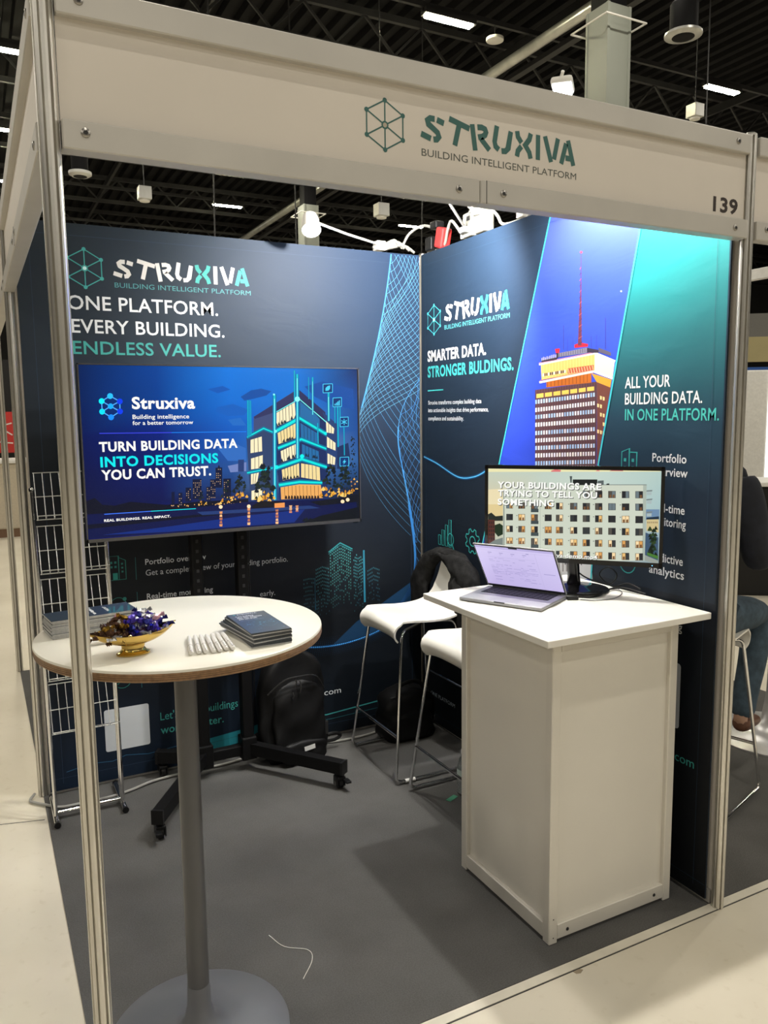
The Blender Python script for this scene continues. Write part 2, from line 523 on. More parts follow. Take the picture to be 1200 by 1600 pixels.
# ------------------------------------------------------------------ flat pictures: colour, then corners in half millimetres on their sheet
TV_ART = """14 92 184 -107 368 29 393 165 344 129 295 -20 290 -130 329
12 76 158 100 454 194 510 287 525 381 503 332 465 214 437 133 421
30 104 190 -21 258 93 274 142 206 22 208
10 84 176 -189 519 -55 546 11 516 -102 485
10 76 160 696 545 872 592 1179 524 1181 336 944 384 793 454
46 104 184 -120 18 17 58 130 10 131 -102 -34 -96
110 128 184 -36 -140 131 -113 128 -192 -15 -197
3 8 30 -1220 -381 -1144 -354 -1088 -414 -989 -426 -866 -402 -743 -421 -576 -446 -316 -436 -138 -438 138 -437 136 -521 -578 -490 -1222 -484
6 18 52 -529 -340 -503 -340 -509 -468 -534 -466
205 170 130 -528 -456 -522 -456 -522 -463 -528 -462
6 18 52 -471 -350 -439 -350 -444 -461 -476 -459
205 170 130 -465 -361 -460 -362 -460 -368 -466 -368
205 170 130 -467 -396 -461 -397 -462 -403 -467 -403
205 170 130 -452 -397 -446 -398 -447 -404 -452 -404
205 170 130 -468 -414 -462 -414 -462 -421 -468 -420
205 170 130 -453 -432 -448 -432 -448 -439 -454 -439
205 170 130 -469 -449 -464 -449 -464 -456 -469 -455
205 170 130 -454 -450 -448 -450 -449 -456 -454 -456
6 18 52 -409 -310 -361 -310 -366 -433 -414 -430
205 170 130 -373 -323 -367 -323 -367 -330 -373 -329
205 170 130 -389 -340 -383 -340 -383 -346 -389 -346
205 170 130 -405 -356 -399 -356 -399 -363 -405 -363
205 170 130 -389 -357 -384 -357 -384 -364 -390 -364
205 170 130 -405 -374 -400 -374 -400 -381 -406 -380
205 170 130 -390 -375 -384 -375 -385 -381 -390 -381
205 170 130 -391 -392 -385 -392 -385 -399 -391 -399
205 170 130 -376 -410 -371 -411 -371 -417 -377 -417
6 18 52 -347 -241 -271 -242 -278 -416 -354 -412
205 170 130 -280 -255 -274 -255 -274 -262 -280 -262
205 170 130 -342 -270 -336 -270 -337 -277 -342 -276
205 170 130 -327 -270 -321 -271 -321 -277 -327 -277
205 170 130 -311 -271 -306 -272 -306 -278 -312 -278
205 170 130 -296 -272 -290 -272 -291 -279 -296 -279
205 170 130 -281 -273 -275 -273 -275 -280 -281 -279
205 170 130 -327 -288 -322 -288 -322 -295 -328 -295
205 170 130 -297 -290 -291 -290 -291 -296 -297 -296
205 170 130 -281 -290 -276 -291 -276 -297 -282 -297
205 170 130 -328 -305 -322 -306 -323 -312 -328 -312
205 170 130 -313 -306 -307 -307 -307 -313 -313 -313
205 170 130 -297 -307 -292 -307 -292 -314 -298 -314
205 170 130 -344 -322 -338 -323 -339 -329 -344 -329
205 170 130 -314 -324 -308 -324 -308 -331 -314 -330
205 170 130 -345 -340 -339 -340 -339 -347 -345 -346
205 170 130 -314 -341 -309 -342 -309 -348 -314 -348
205 170 130 -283 -343 -278 -343 -278 -350 -284 -350
205 170 130 -346 -357 -340 -358 -340 -364 -346 -364
205 170 130 -330 -358 -325 -358 -325 -365 -331 -365
205 170 130 -300 -360 -294 -360 -294 -367 -300 -366
205 170 130 -316 -377 -310 -377 -310 -384 -316 -383
205 170 130 -300 -377 -295 -378 -295 -384 -301 -384
205 170 130 -332 -393 -326 -394 -326 -400 -332 -400
6 18 52 -231 -313 -191 -313 -196 -435 -236 -432
205 170 130 -225 -324 -219 -324 -219 -331 -225 -331
205 170 130 -226 -342 -220 -342 -220 -349 -226 -348
205 170 130 -210 -343 -204 -343 -205 -350 -210 -349
205 170 130 -227 -377 -221 -378 -222 -384 -227 -384
205 170 130 -212 -396 -206 -396 -207 -403 -212 -402
205 170 130 -229 -413 -223 -413 -223 -420 -229 -419
205 170 130 -213 -414 -207 -414 -207 -421 -213 -420
6 18 52 -195 -250 -148 -251 -155 -413 -202 -410
205 170 130 -189 -262 -183 -262 -184 -269 -189 -268
205 170 130 -173 -263 -168 -263 -168 -270 -174 -269
205 170 130 -174 -280 -168 -281 -169 -287 -174 -287
205 170 130 -158 -281 -153 -281 -153 -288 -159 -288
205 170 130 -159 -299 -153 -299 -154 -306 -159 -305
205 170 130 -191 -315 -185 -315 -186 -322 -191 -322
205 170 130 -192 -333 -186 -333 -186 -340 -192 -339
205 170 130 -176 -333 -170 -334 -171 -340 -176 -340
205 170 130 -161 -334 -155 -335 -155 -341 -161 -341
205 170 130 -177 -351 -171 -352 -171 -358 -177 -358
205 170 130 -161 -352 -155 -352 -156 -359 -161 -359
205 170 130 -178 -369 -172 -369 -172 -376 -178 -376
205 170 130 -195 -404 -189 -404 -189 -411 -195 -410
205 170 130 -179 -404 -173 -405 -173 -411 -179 -411
205 170 130 -163 -405 -157 -406 -158 -412 -164 -412
6 18 52 -145 -151 -86 -151 -93 -327 -151 -324
205 170 130 -123 -163 -117 -163 -117 -170 -123 -170
205 170 130 -107 -164 -101 -164 -101 -171 -107 -170
205 170 130 -140 -198 -134 -198 -134 -205 -140 -204
205 170 130 -124 -198 -118 -199 -118 -205 -124 -205
205 170 130 -140 -215 -134 -216 -135 -222 -141 -222
205 170 130 -125 -216 -119 -216 -119 -223 -125 -223
205 170 130 -109 -217 -103 -217 -103 -224 -109 -224
205 170 130 -141 -233 -135 -233 -135 -240 -141 -240
205 170 130 -125 -234 -119 -234 -120 -241 -125 -241
205 170 130 -110 -252 -104 -253 -105 -259 -110 -259
205 170 130 -142 -269 -136 -269 -137 -276 -143 -275
205 170 130 -127 -269 -121 -270 -121 -276 -127 -276
205 170 130 -111 -270 -105 -270 -105 -277 -111 -277
205 170 130 -111 -288 -106 -288 -106 -295 -112 -295
6 18 52 -81 -249 -12 -250 -19 -421 -87 -417
205 170 130 -42 -262 -37 -263 -37 -269 -43 -269
205 170 130 -75 -279 -69 -279 -69 -286 -75 -285
205 170 130 -59 -279 -53 -280 -53 -286 -59 -286
205 170 130 -76 -296 -70 -297 -70 -303 -76 -303
205 170 130 -76 -314 -70 -315 -71 -321 -76 -321
205 170 130 -44 -316 -39 -316 -39 -323 -45 -323
205 170 130 -77 -332 -71 -332 -71 -339 -77 -339
205 170 130 -78 -350 -72 -350 -72 -357 -78 -357
205 170 130 -78 -368 -72 -368 -73 -375 -78 -375
205 170 130 -80 -404 -74 -404 -74 -411 -80 -410
205 170 130 -32 -406 -26 -407 -26 -413 -32 -413
34 58 112 58 -90 111 -90 107 -195 54 -193
6 18 52 -127 -152 -114 -126 -104 -153
255 190 110 -84 -475 -77 -475 -77 -467 -83 -467
255 190 110 -56 -461 -49 -461 -49 -468 -56 -467
255 190 110 -21 -472 -14 -473 -14 -468 -20 -468
255 190 110 -102 -467 -95 -467 -95 -467 -102 -467
255 190 110 -131 -476 -125 -476 -124 -466 -131 -466
255 190 110 -122 -474 -115 -475 -115 -467 -122 -466
255 190 110 -537 -452 -531 -452 -531 -459 -537 -459
255 190 110 -258 -470 -251 -470 -251 -464 -258 -464
255 190 110 -409 -468 -403 -469 -403 -461 -409 -461
255 190 110 -126 -456 -119 -457 -119 -467 -126 -466
255 190 110 -237 -459 -230 -459 -230 -465 -237 -464
255 190 110 -519 -452 -513 -452 -513 -459 -520 -459
255 190 110 -342 -456 -336 -456 -336 -463 -343 -462
255 190 110 -426 -451 -420 -451 -420 -461 -426 -461
255 190 110 -241 -463 -234 -464 -234 -464 -241 -464
255 190 110 -140 -471 -133 -471 -133 -466 -139 -466
255 190 110 -397 -474 -391 -474 -390 -462 -396 -461
255 190 110 -555 -458 -549 -459 -549 -459 -555 -458
255 190 110 -369 -462 -362 -462 -362 -462 -369 -462
255 190 110 -479 -471 -473 -471 -473 -460 -479 -460
255 190 110 -304 -453 -297 -453 -297 -463 -304 -463
255 190 110 -138 -457 -131 -458 -131 -466 -138 -466
255 190 110 -186 -463 -179 -463 -179 -465 -186 -465
255 190 110 -162 -480 -155 -480 -154 -466 -161 -466
255 190 110 7 -469 14 -469 14 -469 7 -469
255 190 110 2 -475 9 -475 10 -469 3 -468
255 190 110 -307 -456 -300 -456 -300 -463 -307 -463
255 190 110 -151 -470 -144 -470 -144 -466 -150 -466
255 190 110 106 -485 113 -486 113 -471 106 -470
255 190 110 -142 -464 -135 -465 -135 -466 -142 -466
255 190 110 61 -458 68 -459 67 -470 60 -470
255 190 110 -484 -464 -478 -464 -477 -460 -484 -460
255 190 110 -137 -459 -130 -459 -130 -466 -137 -466
255 190 110 -127 -479 -121 -479 -120 -467 -127 -466
255 190 110 -303 -463 -296 -464 -296 -463 -303 -463
255 190 110 -404 -458 -398 -458 -398 -462 -404 -461
255 190 110 117 -470 124 -470 124 -471 117 -471
255 190 110 109 -484 116 -484 116 -471 109 -470
255 190 110 -150 -462 -144 -462 -144 -466 -151 -466
255 190 110 123 -473 130 -473 130 -471 123 -471
2 14 66 -1222 -489 -578 -494 137 -464 1187 -492 1211 -706 -1225 -683
6 40 120 -1101 -661 -542 -630 87 -586 668 -567 565 -678 -587 -677
4 10 34 -1218 -568 -365 -548 373 -532 373 -548 -365 -570 -1220 -605
30 55 110 -320 -524 719 -535 820 -565 -276 -554
60 120 255 -1078 -495 -705 -495 -705 -489 -1078 -489
0 220 230 -705 -495 -329 -498 -329 -492 -705 -489
44 64 102 139 101 293 178 383 141 418 -184 409 -469 158 -454
62 74 116 211 281 610 512 612 415 412 297 388 146 293 175 206 140
46 50 92 211 281 635 521 648 429 602 420 413 320 221 263
40 46 88 635 521 893 315 896 216 647 424
24 44 92 403 306 648 429 902 216 896 -484 429 -475 411 -91
36 62 112 863 320 1011 202 1027 -17 986 -218 892 -204 892 235
26 48 90 1006 -6 1118 29 1137 -117 1103 -213 997 -209
246 232 190 423 313 597 404 603 265 419 194
238 214 150 427 140 602 228 605 88 434 36
246 232 190 452 -27 607 36 611 -81 459 -127
238 214 150 457 -195 624 -143 624 -270 464 -291
34 104 160 647 415 801 292 835 254 833 169 643 276
34 104 160 647 220 812 123 809 7 649 87
34 104 160 657 30 818 -41 821 -136 654 -83
238 214 150 644 -144 825 -179 827 -309 641 -271
70 80 80 450 328 448 206 453 206 454 328
70 80 80 479 344 479 218 484 218 484 344
70 80 80 507 358 508 229 513 229 512 358
70 80 80 537 374 540 241 545 241 542 374
70 80 80 566 389 571 253 576 254 571 389
30 40 50 483 223 496 249 507 226
30 40 50 588 264 601 294 612 266
30 40 50 460 214 472 243 483 217
30 40 50 430 203 442 235 453 205
30 40 50 488 225 501 250 512 228
30 40 50 551 249 564 287 575 252
30 40 50 410 195 422 225 433 197
30 40 50 457 213 470 253 481 216
30 40 50 551 249 563 273 575 252
70 80 80 454 155 460 45 465 45 459 155
70 80 80 484 170 489 54 494 54 489 170
70 80 80 512 184 517 62 522 62 517 184
70 80 80 542 199 546 71 551 71 547 199
70 80 80 572 214 575 80 580 80 576 214
30 40 50 468 50 480 72 491 53
30 40 50 592 88 604 113 616 90
30 40 50 526 68 539 97 550 70
30 40 50 532 70 545 102 556 72
30 40 50 549 75 562 96 573 77
30 40 50 552 76 565 101 576 78
30 40 50 513 64 526 90 537 66
30 40 50 473 52 485 82 496 54
30 40 50 501 61 514 87 525 63
70 80 80 475 -17 482 -119 487 -119 480 -16
70 80 80 502 -6 508 -112 513 -111 507 -6
70 80 80 527 4 532 -104 537 -104 531 5
70 80 80 553 15 558 -96 563 -96 558 15
70 80 80 580 26 584 -89 589 -88 585 26
30 40 50 560 -92 573 -60 584 -90
30 40 50 452 -125 465 -101 476 -123
30 40 50 516 -106 529 -66 540 -104
30 40 50 582 -86 595 -55 606 -84
30 40 50 449 -126 462 -90 473 -124
30 40 50 512 -107 524 -75 535 -105
30 40 50 554 -94 567 -61 578 -92
30 40 50 520 -105 533 -65 544 -103
30 40 50 505 -109 518 -82 529 -107
70 80 80 482 -186 488 -288 493 -287 487 -186
70 80 80 511 -177 515 -284 520 -284 516 -177
70 80 80 538 -169 541 -281 546 -281 543 -169
70 80 80 566 -160 568 -277 573 -277 571 -160
70 80 80 595 -151 596 -274 601 -274 600 -151
30 40 50 588 -273 601 -250 612 -271
30 40 50 499 -284 512 -247 523 -283
30 40 50 462 -289 475 -251 486 -287
30 40 50 563 -276 575 -248 587 -274
30 40 50 497 -285 510 -248 521 -283
30 40 50 597 -272 610 -250 622 -270
30 40 50 528 -281 541 -249 552 -279
30 40 50 531 -280 544 -254 555 -279
30 40 50 476 -287 489 -255 500 -286
20 60 90 677 200 678 71 683 71 682 200
20 60 90 710 181 710 55 715 55 715 181
20 60 90 743 162 742 39 747 39 748 162
20 60 90 776 142 774 23 779 23 781 142
20 60 90 687 16 685 -93 690 -93 692 16
20 60 90 719 2 718 -104 723 -104 724 2
20 60 90 751 -12 751 -115 756 -115 756 -12
20 60 90 783 -26 785 -125 790 -125 788 -26
20 60 90 678 -151 675 -279 681 -279 683 -151
20 60 90 714 -158 713 -286 718 -286 719 -158
20 60 90 750 -165 750 -294 755 -294 755 -165
20 60 90 786 -172 787 -301 792 -301 791 -172
20 40 60 770 -102 781 -74 790 -102
20 40 60 687 -83 698 -55 707 -84
20 40 60 705 -87 716 -59 725 -88
20 40 60 771 -102 782 -74 791 -103
20 40 60 768 -101 779 -73 788 -102
20 40 60 753 -98 764 -70 774 -99
20 40 60 682 -82 693 -54 703 -83
20 40 60 760 -99 771 -71 780 -100
20 40 60 789 -106 800 -78 809 -107
20 40 60 791 -106 802 -78 811 -107
20 40 60 757 -99 768 -71 778 -100
20 40 60 685 -83 696 -55 705 -83
20 40 60 773 -102 784 -74 794 -103
20 40 60 704 -87 715 -59 724 -88
246 232 190 176 80 279 107 279 -23 172 -36
60 70 80 207 89 204 -32 209 -32 212 89
60 70 80 241 98 240 -28 245 -28 246 98
246 232 190 175 -84 283 -57 279 -169 172 -179
60 70 80 208 -75 204 -176 209 -176 213 -75
60 70 80 243 -66 240 -172 245 -173 248 -66
246 232 190 170 -212 244 -204 222 -305 167 -311
60 70 80 192 -209 183 -309 187 -310 197 -210
60 70 80 217 -207 201 -307 206 -308 221 -208
246 232 190 170 -369 268 -354 265 -447 167 -450
60 70 80 200 -364 197 -449 202 -449 205 -364
60 70 80 232 -359 229 -448 234 -448 237 -359
246 232 190 897 235 978 165 972 117 900 130
60 70 80 921 212 921 126 926 126 926 212
60 70 80 948 189 945 122 950 122 953 189
246 232 190 904 92 988 31 987 -40 902 -5
60 70 80 929 72 927 -17 932 -17 934 72
60 70 80 957 52 955 -28 960 -28 962 52
246 232 190 906 -61 985 -104 977 -171 904 -157
60 70 80 929 -75 925 -161 930 -161 935 -75
60 70 80 956 -89 949 -166 954 -166 961 -89
232 168 92 441 -340 622 -330 832 -350 850 -472 444 -462
110 70 40 476 -339 478 -459 482 -460 480 -339
110 70 40 512 -341 513 -462 517 -462 516 -341
110 70 40 548 -342 549 -464 553 -464 552 -342
110 70 40 584 -344 585 -466 590 -466 588 -344
110 70 40 620 -346 622 -468 626 -468 624 -346
110 70 40 656 -348 658 -470 662 -470 660 -348
110 70 40 693 -350 695 -472 699 -472 697 -350
110 70 40 730 -352 732 -475 736 -475 734 -352
110 70 40 766 -354 769 -477 773 -477 771 -354
110 70 40 804 -356 806 -479 810 -479 808 -356
40 25 25 479 -459 486 -427 499 -434 502 -461
40 25 25 506 -461 513 -428 527 -436 530 -463
40 25 25 534 -463 541 -430 555 -437 558 -464
40 25 25 562 -464 569 -432 583 -439 586 -466
40 25 25 591 -466 597 -433 611 -441 615 -468
40 25 25 619 -468 626 -435 640 -442 643 -469
40 25 25 647 -469 654 -436 668 -444 671 -471
40 25 25 676 -471 682 -438 697 -446 700 -473
40 25 25 704 -473 711 -440 725 -447 729 -474
40 25 25 733 -475 740 -441 754 -449 757 -476
40 25 25 761 -476 768 -443 783 -451 786 -478
40 25 25 790 -478 797 -445 812 -452 815 -480
6 112 150 374 158 639 288 900 138 899 89 642 238 388 115
6 112 150 424 21 654 96 897 0 896 -40 653 52 427 -22
6 112 150 374 -163 649 -82 898 -168 897 -213 653 -131 380 -206
6 112 150 424 -308 623 -290 848 -311 847 -351 622 -334 427 -354
6 112 150 144 122 298 196 398 153 397 120 297 160 146 87
6 112 150 133 -192 379 -156 378 -190 135 -226
0 226 220 374 146 638 276 899 125 899 102 643 250 388 127
0 226 220 423 9 653 84 896 -13 896 -28 653 64 428 -10
0 226 220 374 -175 649 -95 898 -180 897 -200 653 -118 380 -194
0 226 220 423 -320 623 -303 848 -323 847 -339 623 -322 428 -342
0 226 220 144 110 298 184 398 141 398 132 298 172 146 99
0 226 220 133 -204 379 -169 379 -178 135 -214
120 255 245 410 312 604 412 601 418 407 318
120 255 245 640 431 899 220 904 226 645 436
6 112 164 390 475 367 -462 403 -464 426 475
0 196 212 400 475 377 -463 393 -464 416 475
150 255 250 404 438 379 -463 384 -463 410 438
6 112 164 594 686 588 415 604 415 610 686
0 196 212 598 686 593 415 600 415 605 686
6 112 164 608 654 593 -97 630 -99 645 655
0 196 212 619 654 603 -98 620 -98 635 655
150 255 250 623 618 606 -98 611 -98 628 618
6 112 164 731 628 728 433 738 433 740 628
0 196 212 734 628 731 433 735 433 738 628
6 112 164 764 628 757 293 778 293 785 629
0 196 212 770 628 763 293 773 293 779 629
150 255 250 772 591 766 293 770 293 775 591
6 112 164 154 425 148 105 161 105 167 425
0 196 212 158 425 152 105 157 105 164 425
6 112 164 169 425 163 109 173 109 179 425
0 196 212 172 425 166 109 170 109 176 425
6 112 164 182 421 176 118 187 118 192 421
0 196 212 185 421 179 118 184 118 189 421
6 112 164 914 489 910 234 939 234 943 489
0 196 212 922 489 919 234 931 234 934 489
150 255 250 925 452 923 234 927 234 930 452
6 112 164 982 362 981 214 993 214 994 362
0 196 212 985 362 984 214 989 214 990 362
6 112 164 1007 361 1005 -6 1024 -7 1027 361
0 196 212 1013 361 1011 -6 1019 -7 1021 361
6 112 164 1034 361 1032 175 1045 175 1046 361
0 196 212 1038 361 1036 175 1041 175 1043 361
6 112 164 1070 175 1071 -86 1083 -86 1083 175
0 196 212 1074 175 1074 -86 1079 -86 1079 175
6 112 164 807 217 808 28 822 28 821 217
0 196 212 811 217 812 28 818 28 817 217
140 255 250 648 433 643 419 630 411 614 411 602 419 597 433 602 448 615 456 631 456 644 447
140 255 250 413 475 411 470 406 466 400 466 395 470 394 475 396 480 401 483 406 483 411 480
120 255 245 422 150 419 142 412 137 403 137 396 142 394 150 397 158 404 163 413 163 420 158
0 240 235 427 -171 423 -181 414 -187 402 -187 392 -180 389 -169 393 -158 403 -152 415 -153 424 -160
0 240 235 904 121 901 112 893 107 884 108 876 113 874 121 877 129 885 134 894 134 902 129
0 240 235 675 -81 671 -93 660 -100 647 -99 637 -92 633 -80 637 -69 648 -62 661 -62 672 -70
6 50 110 876 568 969 572 968 493 874 489
70 205 245 876 565 969 569 969 575 875 571
70 205 245 966 572 965 493 971 493 973 572
70 205 245 968 496 874 492 874 486 968 490
70 205 245 877 489 879 568 872 568 871 489
6 50 110 971 443 1058 447 1056 365 969 362
70 205 245 971 440 1058 444 1058 450 971 446
70 205 245 1054 447 1053 365 1059 365 1061 447
70 205 245 1056 368 969 365 969 359 1056 362
70 205 245 972 362 974 443 968 443 966 362
6 50 110 1040 265 1123 268 1121 181 1039 179
70 205 245 1040 262 1123 265 1123 271 1040 268
70 205 245 1120 268 1118 181 1124 181 1126 268
70 205 245 1121 184 1038 182 1039 176 1121 179
70 205 245 1042 179 1043 265 1037 265 1035 179
6 50 110 1031 -103 1121 -103 1120 -184 1029 -185
70 205 245 1031 -106 1121 -106 1121 -100 1031 -101
70 205 245 1118 -103 1116 -184 1123 -185 1124 -103
70 205 245 1120 -182 1029 -182 1029 -188 1120 -187
70 205 245 1032 -185 1034 -104 1028 -103 1026 -185
70 205 245 898 508 900 534 921 551 946 557 944 527 927 510
70 205 245 986 374 986 390 997 391 996 375
70 205 245 1001 374 1001 400 1012 401 1011 375
70 205 245 1015 374 1016 411 1027 412 1026 375
70 205 245 1030 374 1031 421 1041 422 1040 375
70 205 245 1050 234 1105 205 1109 211 1054 239
70 205 245 1076 251 1076 194 1083 194 1083 251
70 205 245 1105 240 1050 211 1054 205 1109 234
70 205 245 1083 -120 1056 -151 1072 -151 1063 -174 1094 -140 1077 -139
14 30 36 86 -298 109 -274 118 -298 105 -305
14 30 36 50 -278 62 -263 70 -278 62 -282
210 140 40 69 -413 80 -401 86 -413 79 -417
250 205 110 61 -384 71 -370 79 -384 72 -388
30 42 28 27 -347 45 -325 57 -348 45 -354
20 38 34 89 -292 100 -278 108 -292 100 -296
14 30 36 46 -301 67 -274 83 -301 68 -309
14 30 36 24 -319 46 -294 56 -319 43 -326
14 30 36 51 -240 68 -222 76 -240 66 -246
8 20 30 15 -292 36 -269 46 -292 33 -299
30 42 28 46 -329 61 -310 71 -329 61 -334
30 42 28 90 -374 98 -362 106 -374 99 -378
236 176 60 109 -422 126 -399 141 -423 128 -430
30 42 28 56 -228 68 -212 76 -228 68 -232
210 140 40 24 -396 41 -374 53 -396 41 -403
30 42 28 43 -274 59 -257 66 -274 56 -279
14 30 36 -12 -365 14 -337 26 -365 11 -374
14 30 36 8 -352 18 -339 25 -352 18 -355
20 38 34 92 -337 108 -314 123 -337 110 -344
30 42 28 88 -341 106 -319 119 -341 106 -348
8 20 30 15 -340 33 -317 45 -340 33 -347
20 38 34 96 -360 107 -345 116 -360 108 -364
8 20 30 66 -254 85 -231 97 -254 84 -261
8 20 30 114 -450 130 -432 138 -451 128 -456
20 38 34 100 -338 111 -324 119 -338 111 -342
14 30 36 73 -287 86 -272 93 -287 85 -291
20 38 34 63 -314 83 -292 93 -314 81 -321
30 42 28 32 -405 42 -392 50 -406 43 -409
210 140 40 65 -399 90 -372 102 -400 87 -408
236 176 60 43 -387 57 -368 69 -387 58 -393
20 38 34 96 -322 116 -301 124 -322 113 -328
8 20 30 28 -278 52 -253 62 -278 48 -286
236 176 60 11 -437 20 -424 28 -437 21 -440
8 20 30 47 -249 69 -227 78 -249 65 -256
236 176 60 72 -409 89 -386 103 -409 90 -416
14 30 36 -1 -375 17 -354 27 -375 16 -381
20 38 34 42 -239 52 -227 58 -239 51 -243
8 20 30 37 -314 58 -291 67 -314 55 -320
14 30 36 38 -380 60 -354 72 -380 58 -388
210 140 40 41 -422 60 -397 74 -422 60 -430
210 140 40 -12 -418 4 -402 10 -418 1 -423
14 30 36 33 -289 47 -269 60 -289 49 -295
210 140 40 19 -403 35 -385 43 -403 33 -408
20 38 34 85 -359 96 -348 101 -360 95 -363
8 20 30 57 -267 75 -247 83 -267 73 -273
30 42 28 30 -282 52 -257 64 -282 50 -290
40 26 16 62 -448 65 -374 58 -373 55 -448
30 42 28 247 -366 265 -347 274 -366 263 -372
8 20 30 192 -380 217 -346 239 -381 220 -391
8 20 30 194 -452 213 -427 227 -452 213 -460
8 20 30 257 -334 276 -310 290 -334 277 -342
20 38 34 229 -278 263 -238 283 -278 261 -290
30 42 28 316 -421 336 -394 353 -422 338 -430
30 42 28 348 -376 369 -349 385 -376 370 -385
210 140 40 315 -458 332 -438 342 -458 331 -464
236 176 60 340 -444 360 -418 377 -445 362 -452
30 42 28 269 -293 300 -255 320 -293 299 -304
236 176 60 339 -412 359 -388 372 -412 359 -419
8 20 30 305 -218 334 -186 349 -218 331 -228
30 42 28 214 -345 243 -309 262 -346 242 -356
236 176 60 247 -445 278 -411 293 -445 274 -455
8 20 30 278 -232 303 -205 315 -232 300 -241
14 30 36 196 -349 222 -321 234 -350 218 -358
250 205 110 310 -470 336 -439 352 -471 335 -480
8 20 30 260 -253 294 -213 314 -253 292 -265
14 30 36 266 -219 290 -188 307 -219 290 -228
250 205 110 187 -443 207 -418 220 -443 206 -450
14 30 36 244 -167 272 -128 296 -167 275 -178
20 38 34 289 -238 324 -199 342 -238 320 -249
14 30 36 299 -208 325 -177 341 -208 323 -217
30 42 28 195 -439 215 -414 228 -439 215 -446
236 176 60 252 -469 272 -449 280 -469 269 -475
20 38 34 270 -274 285 -255 296 -274 286 -280
8 20 30 224 -442 258 -407 272 -442 253 -453
236 176 60 296 -424 326 -390 343 -425 323 -435
30 42 28 294 -275 318 -245 334 -275 318 -284
20 38 34 274 -341 305 -304 325 -342 304 -353
236 176 60 359 -451 377 -426 392 -451 379 -458
14 30 36 296 -292 313 -271 324 -292 313 -298
210 140 40 336 -443 354 -419 369 -444 356 -451
30 42 28 223 -302 241 -281 251 -302 239 -309
30 42 28 259 -179 290 -146 304 -179 285 -189
210 140 40 317 -473 334 -454 344 -473 333 -479
14 30 36 323 -446 354 -412 370 -446 351 -456
8 20 30 311 -181 336 -150 353 -181 336 -190
14 30 36 256 -211 276 -187 288 -211 275 -218
30 42 28 312 -254 330 -236 338 -254 327 -260
20 38 34 196 -325 225 -286 249 -325 227 -337
210 140 40 247 -470 270 -446 280 -471 267 -478
30 42 28 264 -239 283 -220 290 -239 279 -245
14 30 36 252 -231 271 -207 285 -231 271 -239
8 20 30 300 -318 328 -283 348 -318 328 -329
8 20 30 334 -370 357 -341 374 -370 358 -378
14 30 36 265 -161 291 -127 310 -160 291 -170
210 140 40 260 -447 297 -408 314 -448 292 -459
236 176 60 271 -392 287 -372 298 -392 287 -398
250 205 110 216 -465 236 -438 253 -466 238 -474
8 20 30 258 -166 287 -130 306 -165 286 -176
250 205 110 218 -448 246 -409 271 -448 249 -460
8 20 30 328 -426 350 -398 367 -426 351 -435
30 42 28 306 -344 340 -308 354 -344 335 -354
20 38 34 353 -359 379 -325 400 -360 381 -370
20 38 34 265 -228 295 -188 318 -228 296 -240
20 38 34 241 -337 260 -309 278 -337 263 -345
8 20 30 306 -275 331 -241 353 -275 334 -286
14 30 36 334 -359 368 -321 385 -359 364 -370
30 42 28 282 -234 299 -209 314 -233 301 -241
40 26 16 295 -464 298 -368 291 -368 288 -464
236 176 60 -31 -425 -13 -405 -5 -425 -16 -431
236 176 60 -109 -449 -96 -433 -87 -449 -96 -454
8 20 30 -34 -366 -20 -350 -11 -367 -20 -372
30 42 28 -77 -445 -65 -433 -61 -446 -67 -449
250 205 110 -59 -419 -49 -407 -43 -419 -50 -423
236 176 60 -48 -419 -41 -410 -36 -419 -41 -422
8 20 30 -60 -368 -43 -350 -36 -368 -45 -374
20 38 34 -52 -423 -37 -404 -27 -423 -37 -429
210 140 40 -111 -447 -94 -428 -85 -447 -96 -453
20 38 34 -51 -282 -32 -262 -24 -282 -35 -289
8 20 30 -54 -350 -40 -334 -33 -351 -41 -355
20 38 34 -76 -363 -58 -344 -50 -363 -61 -369
8 20 30 -73 -392 -62 -379 -55 -393 -62 -397
8 20 30 -83 -353 -71 -339 -65 -353 -72 -357
210 140 40 -27 -447 -16 -434 -10 -447 -17 -451
210 140 40 -104 -436 -95 -424 -89 -436 -95 -439
30 42 28 -77 -340 -67 -328 -62 -340 -68 -343
20 38 34 -59 -300 -46 -285 -39 -300 -47 -305
250 205 110 -123 -464 -110 -446 -99 -465 -108 -470
30 42 28 -90 -349 -76 -332 -68 -349 -77 -354
250 205 110 -21 -424 -13 -415 -8 -425 -14 -427
250 205 110 -43 -460 -32 -448 -27 -460 -34 -464
210 140 40 -56 -457 -41 -438 -31 -457 -41 -462
30 42 28 -112 -407 -98 -389 -89 -407 -99 -412
14 30 36 -94 -434 -85 -423 -79 -434 -85 -438
250 205 110 -19 -442 -5 -425 3 -442 -6 -447
210 140 40 -103 -431 -89 -417 -84 -431 -92 -435
30 42 28 -106 -396 -95 -383 -88 -396 -96 -400
14 30 36 -69 -275 -60 -264 -54 -275 -60 -279
8 20 30 -46 -310 -37 -298 -30 -310 -36 -314
40 26 16 -56 -463 -53 -403 -60 -402 -62 -463
30 42 28 959 -344 981 -319 994 -344 980 -351
8 20 30 966 -274 980 -258 990 -274 980 -279
236 176 60 928 -445 958 -414 973 -446 955 -455
20 38 34 874 -302 890 -281 903 -302 891 -308
20 38 34 944 -208 963 -187 973 -208 962 -214
20 38 34 970 -345 981 -330 992 -346 983 -350
30 42 28 824 -458 846 -428 865 -458 848 -467
20 38 34 878 -339 892 -324 899 -339 891 -343
8 20 30 896 -260 915 -239 927 -260 915 -267
236 176 60 965 -441 980 -425 989 -442 979 -446
20 38 34 905 -264 920 -248 929 -264 919 -269
14 30 36 914 -170 930 -152 941 -170 930 -176
